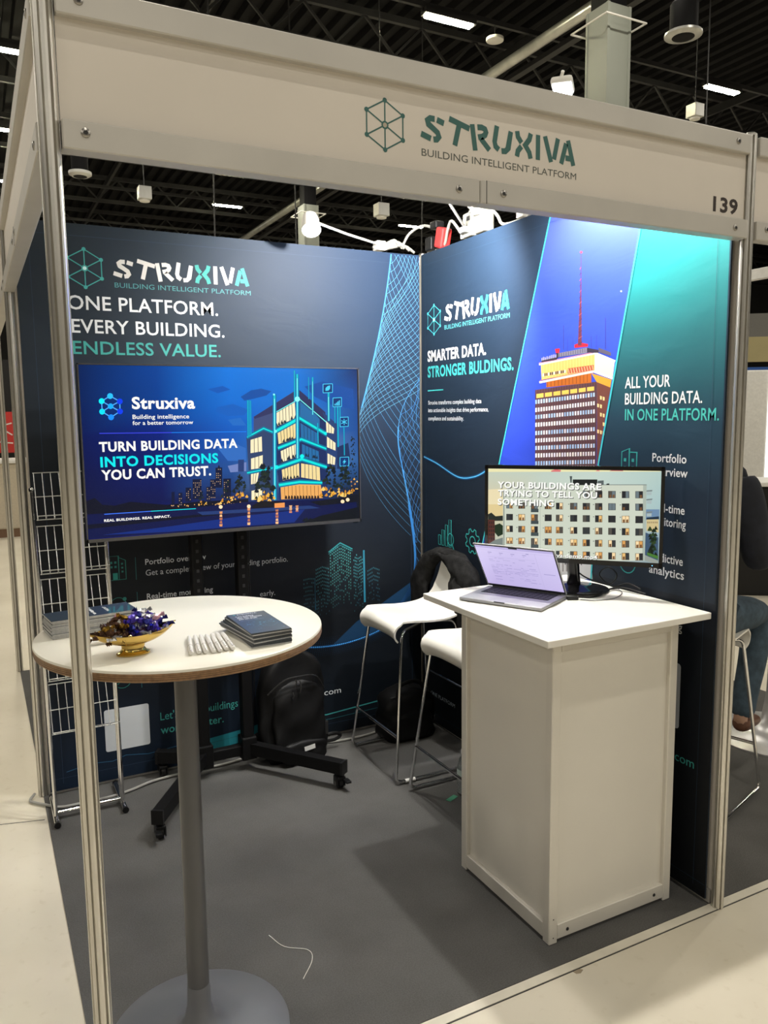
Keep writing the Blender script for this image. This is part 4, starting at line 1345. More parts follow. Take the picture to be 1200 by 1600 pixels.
MON_ART = """238 232 180 -598 322 591 338 591 317 -598 297
225 120 120 -144 312 -115 323 -75 319 -77 306 -142 305
235 150 140 165 313 181 330 193 314
200 120 120 254 316 287 327 347 330 348 316
226 205 150 -598 58 -464 74 -463 -60 -597 -65
236 222 180 -598 168 -465 177 -464 62 -598 58
38 44 40 -598 -15 -574 -2 -543 -28 -485 -21 -485 -60 -597 -65
86 48 40 -599 -55 -549 -55 -545 -223 -598 -238
40 30 34 -591 -69 -584 -69 -583 -86 -591 -87
40 30 34 -576 -69 -569 -69 -569 -86 -576 -86
40 30 34 -561 -68 -554 -68 -554 -85 -561 -85
40 30 34 -591 -99 -583 -99 -583 -116 -591 -116
40 30 34 -576 -98 -569 -98 -568 -115 -576 -116
40 30 34 -561 -98 -554 -97 -554 -115 -561 -115
40 30 34 -591 -129 -583 -128 -583 -146 -591 -146
40 30 34 -576 -128 -568 -128 -568 -145 -576 -145
40 30 34 -561 -127 -553 -127 -553 -144 -561 -145
40 30 34 -591 -158 -583 -158 -583 -175 -591 -176
40 30 34 -576 -158 -568 -157 -568 -175 -576 -175
40 30 34 -561 -157 -553 -157 -553 -174 -561 -174
40 30 34 -590 -188 -583 -188 -583 -205 -590 -205
40 30 34 -576 -187 -568 -187 -568 -204 -575 -205
40 30 34 -561 -187 -553 -186 -553 -204 -561 -204
30 48 30 -549 -94 -512 -80 -485 -97 -484 -159 -523 -179 -548 -149
120 130 125 -598 -238 -546 -204 -484 -183 -483 -269 -598 -275
110 140 170 501 56 593 59 592 -15 504 -18
208 190 140 510 -14 589 -2 592 -101 512 -93
28 48 66 510 -1 591 11 592 -9 510 -14
120 100 80 517 -29 522 -29 523 -39 517 -39
120 100 80 529 -29 534 -28 534 -39 529 -39
120 100 80 541 -28 546 -28 546 -38 541 -38
120 100 80 552 -28 558 -28 558 -38 553 -38
120 100 80 564 -27 570 -27 570 -37 565 -38
120 100 80 576 -27 581 -27 582 -37 576 -37
60 84 110 506 -104 591 -135 594 -322 507 -301
44 66 34 554 -167 567 -136 581 -163
14 28 18 523 -251 536 -220 551 -247
30 54 28 534 -175 547 -145 562 -171
14 28 18 521 -250 534 -219 549 -246
18 38 22 537 -258 550 -227 565 -253
30 54 28 541 -191 554 -161 568 -187
44 66 34 541 -191 555 -160 569 -186
44 66 34 532 -240 545 -209 560 -236
14 28 18 528 -153 541 -122 556 -148
30 54 28 545 -127 558 -97 573 -123
14 28 18 543 -215 556 -185 571 -211
14 28 18 549 -167 562 -137 577 -163
14 28 18 524 -136 537 -105 552 -132
14 28 18 532 -218 545 -187 560 -213
30 54 28 525 -94 538 -63 553 -90
14 28 18 556 -159 569 -128 584 -154
14 28 18 559 -85 572 -55 587 -81
14 28 18 526 -256 539 -225 554 -251
44 66 34 537 -130 550 -100 565 -126
14 28 18 559 -130 572 -100 587 -126
30 54 28 568 -276 581 -245 596 -271
30 54 28 551 -215 565 -185 579 -211
44 66 34 553 -182 566 -152 581 -178
18 38 22 566 -271 579 -240 594 -266
14 28 18 533 -233 546 -202 561 -228
30 54 28 527 -240 540 -209 555 -235
44 66 34 554 -230 567 -199 582 -225
30 54 28 554 -150 568 -119 582 -145
18 38 22 543 -160 556 -129 571 -155
44 66 34 529 -269 542 -238 557 -265
18 38 22 519 -89 533 -58 547 -85
44 66 34 519 -92 533 -62 547 -88
14 28 18 541 -210 554 -179 569 -206
14 28 18 540 -261 553 -231 568 -257
30 54 28 552 -102 565 -71 580 -98
14 28 18 539 -241 552 -210 567 -237
30 54 28 557 -230 570 -199 584 -225
14 28 18 544 -101 557 -70 572 -96
14 28 18 526 -231 539 -200 554 -226
14 28 18 563 -266 576 -235 591 -262
150 158 150 506 -261 595 -296 595 -322 507 -301
70 120 50 521 -242 594 -264 594 -287 521 -261
120 130 130 504 187 543 191 541 181 505 178
170 185 185 507 175 539 177 537 156 507 155
120 130 130 506 127 545 132 543 122 506 118
170 185 185 508 116 541 118 539 96 509 96
120 130 130 508 39 547 44 545 34 509 30
170 185 185 511 28 543 30 542 9 511 7
206 213 196 -489 166 -201 194 8 217 505 228 505 -301 -123 -348 -486 -257
172 184 172 482 225 505 228 507 -301 490 -302
150 160 150 -220 189 -213 -341 -211 -341 -218 189
120 130 125 -485 165 -482 -257 -475 -257 -479 165
235 238 225 -489 165 -201 193 -202 200 -489 172
120 130 125 8 213 505 223 505 228 8 217
30 34 34 9 253 177 256 178 216 10 213
90 100 100 180 246 220 251 221 220 180 216
70 80 80 -13 276 4 276 1 227 -6 227
20 24 24 239 227 258 230 258 220 239 220
58 52 46 -464 78 -415 79 -415 33 -463 32
108 122 128 -460 76 -441 76 -440 35 -460 34
236 190 120 -438 76 -419 77 -418 36 -438 35
120 84 54 -434 54 -422 56 -422 36 -434 35
58 52 46 -463 -8 -414 -7 -414 -53 -463 -55
52 56 58 -459 -11 -440 -10 -440 -51 -459 -52
40 42 46 -438 -10 -418 -9 -418 -51 -437 -51
58 52 46 -463 -95 -414 -93 -413 -140 -462 -142
250 220 170 -459 -97 -439 -97 -439 -138 -459 -139
120 84 54 -455 -120 -443 -118 -443 -138 -455 -139
40 42 46 -437 -97 -417 -96 -417 -137 -436 -138
58 52 46 -462 -182 -413 -180 -413 -227 -462 -229
250 220 170 -458 -184 -439 -184 -438 -225 -458 -226
120 84 54 -454 -207 -442 -205 -442 -226 -454 -226
236 190 120 -436 -183 -417 -183 -416 -224 -436 -225
120 84 54 -432 -206 -420 -204 -420 -224 -432 -225
58 52 46 -461 -270 -412 -267 -412 -314 -461 -316
52 56 58 -458 -272 -438 -271 -438 -313 -457 -314
40 42 46 -435 -271 -416 -270 -415 -312 -435 -313
58 52 46 -376 80 -327 81 -326 35 -375 33
40 42 46 -372 77 -352 78 -352 36 -372 36
120 84 54 -368 54 -356 57 -356 36 -368 36
84 80 74 -350 78 -330 78 -330 37 -349 36
120 84 54 -346 55 -334 58 -334 37 -346 36
110 118 110 -390 72 -382 72 -381 66 -390 66
58 52 46 -375 -7 -326 -5 -325 -52 -374 -54
236 190 120 -371 -9 -351 -8 -351 -50 -371 -51
120 84 54 -367 -32 -355 -29 -355 -50 -367 -51
250 220 170 -349 -8 -329 -8 -329 -49 -349 -50
120 84 54 -345 -31 -333 -29 -333 -50 -345 -50
110 118 110 -389 -15 -381 -14 -381 -20 -389 -21
58 52 46 -374 -94 -325 -92 -324 -138 -374 -140
84 80 74 -370 -96 -351 -95 -350 -137 -370 -138
220 160 90 -348 -95 -329 -94 -328 -136 -348 -137
120 84 54 -344 -118 -332 -115 -332 -136 -344 -137
110 118 110 -388 -101 -380 -101 -380 -107 -388 -108
58 52 46 -373 -181 -324 -178 -324 -225 -373 -228
220 160 90 -369 -183 -350 -182 -349 -224 -369 -225
120 84 54 -366 -206 -353 -203 -353 -224 -365 -225
250 220 170 -347 -182 -328 -181 -327 -223 -347 -224
120 84 54 -343 -205 -331 -202 -331 -223 -343 -224
110 118 110 -388 -189 -379 -188 -379 -194 -388 -195
58 52 46 -372 -268 -323 -265 -323 -313 -372 -315
40 42 46 -369 -270 -349 -269 -348 -311 -368 -312
236 190 120 -346 -269 -327 -268 -326 -310 -346 -311
120 84 54 -343 -292 -330 -289 -330 -310 -342 -311
110 118 110 -387 -276 -378 -276 -378 -282 -387 -282
58 52 46 -284 81 -235 83 -234 36 -283 34
84 80 74 -280 79 -260 80 -260 38 -279 37
120 84 54 -276 56 -263 58 -263 37 -276 37
108 122 128 -258 80 -238 80 -238 38 -257 38
64 76 78 -284 34 -229 36 -229 12 -284 10
58 52 46 -283 -5 -233 -3 -233 -50 -282 -52
220 160 90 -279 -7 -259 -7 -259 -49 -278 -50
120 84 54 -275 -31 -262 -28 -262 -49 -275 -49
84 80 74 -257 -7 -237 -6 -237 -48 -256 -49
64 76 78 -283 -52 -228 -50 -228 -74 -283 -76
58 52 46 -282 -92 -232 -90 -232 -137 -281 -139
236 190 120 -278 -94 -258 -93 -258 -136 -277 -136
120 84 54 -274 -117 -261 -115 -261 -136 -274 -136
40 42 46 -256 -93 -236 -92 -235 -135 -255 -136
64 76 78 -282 -139 -227 -137 -227 -161 -282 -163
58 52 46 -281 -179 -231 -177 -231 -224 -280 -226
84 80 74 -277 -181 -257 -180 -257 -223 -276 -224
250 220 170 -255 -180 -235 -179 -234 -222 -254 -223
120 84 54 -251 -203 -238 -201 -238 -222 -251 -222
64 76 78 -281 -226 -226 -224 -226 -248 -281 -251
58 52 46 -280 -266 -230 -264 -230 -311 -279 -314
40 42 46 -276 -268 -256 -267 -256 -310 -275 -311
52 56 58 -254 -267 -234 -266 -233 -309 -253 -310
64 76 78 -280 -314 -225 -311 -225 -335 -280 -338
58 52 46 -185 83 -136 84 -136 37 -185 36
40 42 46 -182 81 -162 81 -161 39 -181 38
120 84 54 -178 57 -165 60 -165 39 -178 38
236 190 120 -160 81 -140 82 -139 40 -159 39
120 84 54 -156 58 -143 61 -143 39 -156 39
110 118 110 -200 75 -191 76 -191 70 -199 69
58 52 46 -184 -3 -135 -2 -134 -49 -184 -51
40 42 46 -181 -6 -161 -5 -160 -47 -180 -48
40 42 46 -158 -5 -139 -4 -138 -47 -158 -47
110 118 110 -198 -11 -190 -11 -190 -17 -198 -17
58 52 46 -183 -90 -134 -88 -133 -136 -182 -138
220 160 90 -180 -92 -160 -92 -159 -134 -179 -135
120 84 54 -176 -116 -163 -113 -163 -134 -175 -135
220 160 90 -157 -91 -137 -91 -137 -133 -157 -134
120 84 54 -153 -115 -141 -112 -140 -133 -153 -134
110 118 110 -197 -98 -189 -98 -189 -104 -197 -104
58 52 46 -182 -177 -133 -175 -132 -222 -181 -225
52 56 58 -178 -179 -158 -178 -158 -221 -178 -222
220 160 90 -156 -178 -136 -177 -135 -220 -155 -221
120 84 54 -152 -202 -139 -199 -139 -220 -152 -221
110 118 110 -196 -185 -188 -185 -188 -191 -196 -191
58 52 46 -181 -264 -131 -262 -131 -310 -180 -312
250 220 170 -177 -267 -157 -266 -157 -309 -177 -310
120 84 54 -173 -290 -160 -287 -160 -309 -173 -309
250 220 170 -155 -265 -135 -264 -134 -307 -154 -308
120 84 54 -151 -289 -138 -286 -138 -308 -151 -308
110 118 110 -195 -272 -187 -272 -187 -278 -195 -278
58 52 46 -106 84 -57 86 -56 38 -105 37
40 42 46 -102 82 -82 83 -82 40 -102 39
250 220 170 -80 83 -60 83 -60 41 -79 40
120 84 54 -76 59 -63 62 -63 41 -76 40
58 52 46 -105 -2 -55 0 -55 -48 -104 -50
84 80 74 -101 -4 -81 -4 -80 -46 -100 -47
250 220 170 -79 -3 -59 -3 -58 -46 -78 -46
120 84 54 -75 -27 -62 -24 -62 -46 -75 -46
58 52 46 -103 -89 -54 -87 -53 -134 -103 -136
220 160 90 -100 -91 -80 -90 -79 -133 -99 -134
120 84 54 -96 -114 -83 -112 -83 -133 -96 -134
84 80 74 -77 -90 -57 -89 -57 -132 -77 -133
58 52 46 -102 -176 -53 -173 -52 -221 -101 -224
236 190 120 -99 -178 -78 -177 -78 -220 -98 -221
120 84 54 -95 -201 -82 -199 -81 -220 -94 -221
236 190 120 -76 -177 -56 -176 -55 -219 -75 -220
120 84 54 -72 -200 -59 -198 -59 -219 -72 -220
58 52 46 -101 -263 -51 -260 -50 -308 -100 -311
52 56 58 -97 -265 -77 -264 -76 -307 -97 -308
250 220 170 -75 -264 -55 -263 -54 -306 -74 -307
120 84 54 -71 -288 -58 -285 -57 -306 -71 -307
58 52 46 -7 86 43 88 44 40 -6 38
84 80 74 -3 84 17 84 18 41 -2 41
108 122 128 19 85 39 85 40 42 20 41
120 84 54 23 61 36 64 37 42 23 42
110 118 110 -20 79 -12 79 -12 73 -20 73
58 52 46 -5 0 44 2 45 -46 -4 -48
52 56 58 -2 -2 19 -2 19 -45 -1 -46
40 42 46 21 -2 41 -1 42 -44 22 -45
110 118 110 -19 -8 -11 -7 -11 -13 -19 -14
58 52 46 -4 -87 46 -85 47 -133 -3 -135
250 220 170 0 -89 20 -88 21 -132 1 -132
120 84 54 4 -113 17 -110 17 -132 4 -132
40 42 46 22 -88 42 -87 43 -131 23 -132
110 118 110 -17 -95 -9 -94 -9 -100 -17 -100
58 52 46 -2 -174 47 -172 48 -220 -1 -222
250 220 170 1 -176 22 -175 22 -219 2 -220
120 84 54 5 -200 18 -197 19 -219 6 -219
236 190 120 24 -175 44 -174 45 -218 25 -218
120 84 54 28 -199 41 -196 41 -218 28 -218
110 118 110 -16 -182 -8 -181 -8 -187 -16 -188
58 52 46 -1 -261 49 -259 50 -307 0 -310
84 80 74 3 -263 23 -262 24 -306 4 -307
220 160 90 25 -262 46 -261 46 -305 26 -306
120 84 54 29 -286 43 -283 43 -305 30 -306
110 118 110 -14 -269 -6 -269 -6 -275 -14 -275
58 52 46 79 174 128 175 129 127 79 126
108 122 128 82 171 102 172 103 129 83 128
84 80 74 104 172 125 172 125 129 105 129
58 52 46 80 88 130 89 131 41 81 40
40 42 46 84 85 104 86 105 43 84 42
120 84 54 87 62 101 64 101 43 88 42
84 80 74 106 86 126 87 127 43 107 43
120 84 54 110 62 123 65 124 43 110 43
58 52 46 82 1 131 3 132 -45 83 -47
84 80 74 85 -1 106 0 106 -44 86 -44
52 56 58 108 0 128 1 129 -43 109 -44
58 52 46 83 -85 133 -83 134 -132 84 -134
52 56 58 87 -87 107 -87 108 -130 88 -131
52 56 58 109 -87 130 -86 131 -129 110 -130
58 52 46 85 -172 135 -170 136 -218 86 -221
220 160 90 89 -174 109 -173 110 -217 89 -218
120 84 54 92 -198 106 -196 106 -217 93 -218
40 42 46 111 -173 131 -172 132 -216 112 -217
58 52 46 87 -259 137 -257 138 -306 88 -308
220 160 90 90 -262 111 -261 111 -305 91 -306
120 84 54 94 -286 108 -283 108 -305 95 -306
40 42 46 113 -260 133 -259 134 -303 114 -304
58 52 46 163 175 213 176 214 128 164 127
40 42 46 167 173 187 173 188 130 167 129
40 42 46 189 173 209 174 210 130 190 130
120 84 54 193 150 206 152 207 130 193 130
110 118 110 150 168 158 168 158 162 150 162
58 52 46 165 89 214 91 216 42 166 41
84 80 74 168 87 189 88 190 44 169 43
40 42 46 191 88 211 88 212 45 192 44
120 84 54 195 64 208 66 209 44 195 44
110 118 110 151 82 159 82 159 76 152 76
58 52 46 167 3 216 5 217 -44 168 -46
40 42 46 170 1 190 1 191 -42 171 -43
236 190 120 193 1 213 2 214 -42 194 -42
120 84 54 197 -23 210 -20 211 -42 197 -42
110 118 110 153 -5 161 -4 161 -10 153 -10
58 52 46 168 -84 218 -82 219 -130 169 -132
250 220 170 172 -86 192 -85 193 -129 173 -130
120 84 54 176 -110 189 -107 190 -129 176 -130
84 80 74 195 -85 215 -84 216 -128 195 -129
110 118 110 155 -91 163 -91 163 -97 155 -97
58 52 46 170 -171 220 -168 221 -217 171 -220
84 80 74 174 -173 194 -172 195 -216 175 -217
236 190 120 196 -172 217 -171 218 -215 197 -216
120 84 54 200 -196 214 -193 214 -215 201 -216
110 118 110 157 -178 165 -178 165 -184 157 -184
58 52 46 172 -258 222 -255 223 -304 173 -307
250 220 170 176 -260 196 -259 197 -303 176 -304
120 84 54 179 -284 193 -281 194 -303 180 -304
220 160 90 198 -259 219 -258 220 -302 199 -303
120 84 54 202 -283 216 -280 216 -302 203 -303
110 118 110 159 -266 167 -265 167 -271 159 -272
58 52 46 252 177 302 178 303 129 253 128
84 80 74 256 174 276 175 277 131 257 131
120 84 54 260 150 273 153 274 131 260 131
108 122 128 278 175 299 176 300 132 279 131
120 84 54 282 151 296 154 296 132 283 131
58 52 46 254 91 304 92 305 44 255 42
108 122 128 258 89 278 89 279 45 259 44
108 122 128 280 89 301 90 302 46 281 45
58 52 46 256 5 306 6 307 -43 257 -44
40 42 46 260 2 280 3 281 -41 261 -42
40 42 46 282 3 303 4 304 -40 283 -41
58 52 46 258 -82 308 -80 309 -129 259 -131
84 80 74 262 -84 282 -83 283 -128 263 -129
40 42 46 284 -83 305 -83 306 -127 285 -128
58 52 46 260 -169 310 -167 311 -216 261 -218
250 220 170 264 -171 284 -170 285 -215 265 -216
120 84 54 267 -196 281 -193 282 -215 268 -216
52 56 58 286 -170 307 -169 308 -214 287 -215
58 52 46 262 -256 312 -254 313 -303 263 -306
40 42 46 265 -258 286 -257 287 -302 266 -303
250 220 170 288 -257 309 -256 310 -301 289 -302
120 84 54 292 -282 306 -279 307 -301 293 -302
58 52 46 343 178 392 179 394 131 344 129
40 42 46 346 176 367 177 368 132 347 132
108 122 128 369 177 389 177 390 133 370 132
110 118 110 330 171 337 171 337 166 330 165
58 52 46 345 92 395 94 396 45 346 43
40 42 46 348 90 369 91 370 46 349 46
120 84 54 352 66 366 68 366 46 353 46
40 42 46 371 91 391 91 392 47 372 46
110 118 110 332 85 339 85 340 80 332 79
58 52 46 347 6 397 8 398 -41 348 -43
250 220 170 350 4 371 5 372 -40 351 -41
120 84 54 354 -20 368 -18 369 -40 355 -41
250 220 170 373 5 394 5 395 -39 374 -40
120 84 54 377 -20 391 -17 391 -39 377 -40
110 118 110 334 -1 342 -1 342 -7 334 -7
58 52 46 349 -80 399 -78 400 -128 350 -130
40 42 46 352 -83 373 -82 374 -126 353 -127
236 190 120 375 -82 396 -81 397 -125 376 -126
120 84 54 379 -106 393 -103 394 -126 380 -126
110 118 110 336 -88 344 -88 344 -93 336 -94
58 52 46 351 -167 401 -165 402 -214 352 -217
220 160 90 355 -169 375 -169 376 -213 356 -214
120 84 54 358 -194 372 -191 373 -214 359 -214
84 80 74 377 -168 398 -167 399 -212 378 -213
110 118 110 338 -175 346 -175 346 -180 338 -181
58 52 46 353 -254 403 -252 405 -302 354 -304
236 190 120 357 -257 377 -256 378 -301 358 -302
120 84 54 361 -281 375 -278 375 -301 361 -302
52 56 58 380 -255 400 -254 401 -299 381 -300
110 118 110 340 -262 348 -262 348 -268 340 -268
58 52 46 432 180 482 181 483 132 433 131
108 122 128 435 178 456 178 457 134 436 133
40 42 46 458 178 479 179 480 134 459 134
120 84 54 462 154 476 156 477 134 463 134
58 52 46 434 94 484 95 486 46 436 45
108 122 128 438 92 458 92 459 48 439 47
40 42 46 460 92 481 93 482 48 462 48
120 84 54 464 68 478 71 479 48 465 48
58 52 46 437 8 487 9 488 -40 438 -42
40 42 46 440 6 461 6 462 -39 441 -39
40 42 46 463 6 483 7 485 -38 464 -39
58 52 46 439 -79 489 -77 490 -126 440 -129
52 56 58 442 -81 463 -80 464 -125 443 -126
84 80 74 465 -80 486 -79 487 -124 466 -125
58 52 46 441 -166 491 -163 493 -213 442 -216
250 220 170 444 -168 465 -167 466 -212 446 -213
120 84 54 448 -193 463 -190 463 -212 449 -213
220 160 90 467 -167 488 -166 489 -211 469 -212
120 84 54 471 -191 485 -189 486 -211 472 -212
58 52 46 443 -253 494 -250 495 -300 445 -303
250 220 170 447 -255 468 -254 469 -299 448 -300
120 84 54 451 -280 465 -277 465 -299 451 -300
40 42 46 470 -254 490 -253 492 -298 471 -299"""
MON_TEXT = [
    ('YOUR BUILDINGS ARE', (70, 74, 70), -0.2616, 0.088, 0.3661, 0.0237, 2),
    ('YOUR BUILDINGS ARE', (255, 255, 250), -0.2641, 0.0904, 0.3663, 0.0237, 2),
    ('TRYING TO TELL YOU', (70, 74, 70), -0.2602, 0.0581, 0.3513, 0.0231, 2),
    ('TRYING TO TELL YOU', (255, 255, 250), -0.2627, 0.0605, 0.3515, 0.0231, 2),
    ('SOMETHING', (70, 74, 70), -0.2612, 0.026, 0.2027, 0.0232, 2),
    ('SOMETHING', (255, 255, 250), -0.2637, 0.0284, 0.2028, 0.0232, 2),
    ('struxiva-demo.mp4', (80, 84, 80), -0.108, -0.1568, 0.2031, 0.0152, 1),
    ('struxiva-demo.mp4', (255, 255, 250), -0.1092, -0.1551, 0.2031, 0.0152, 1),
]
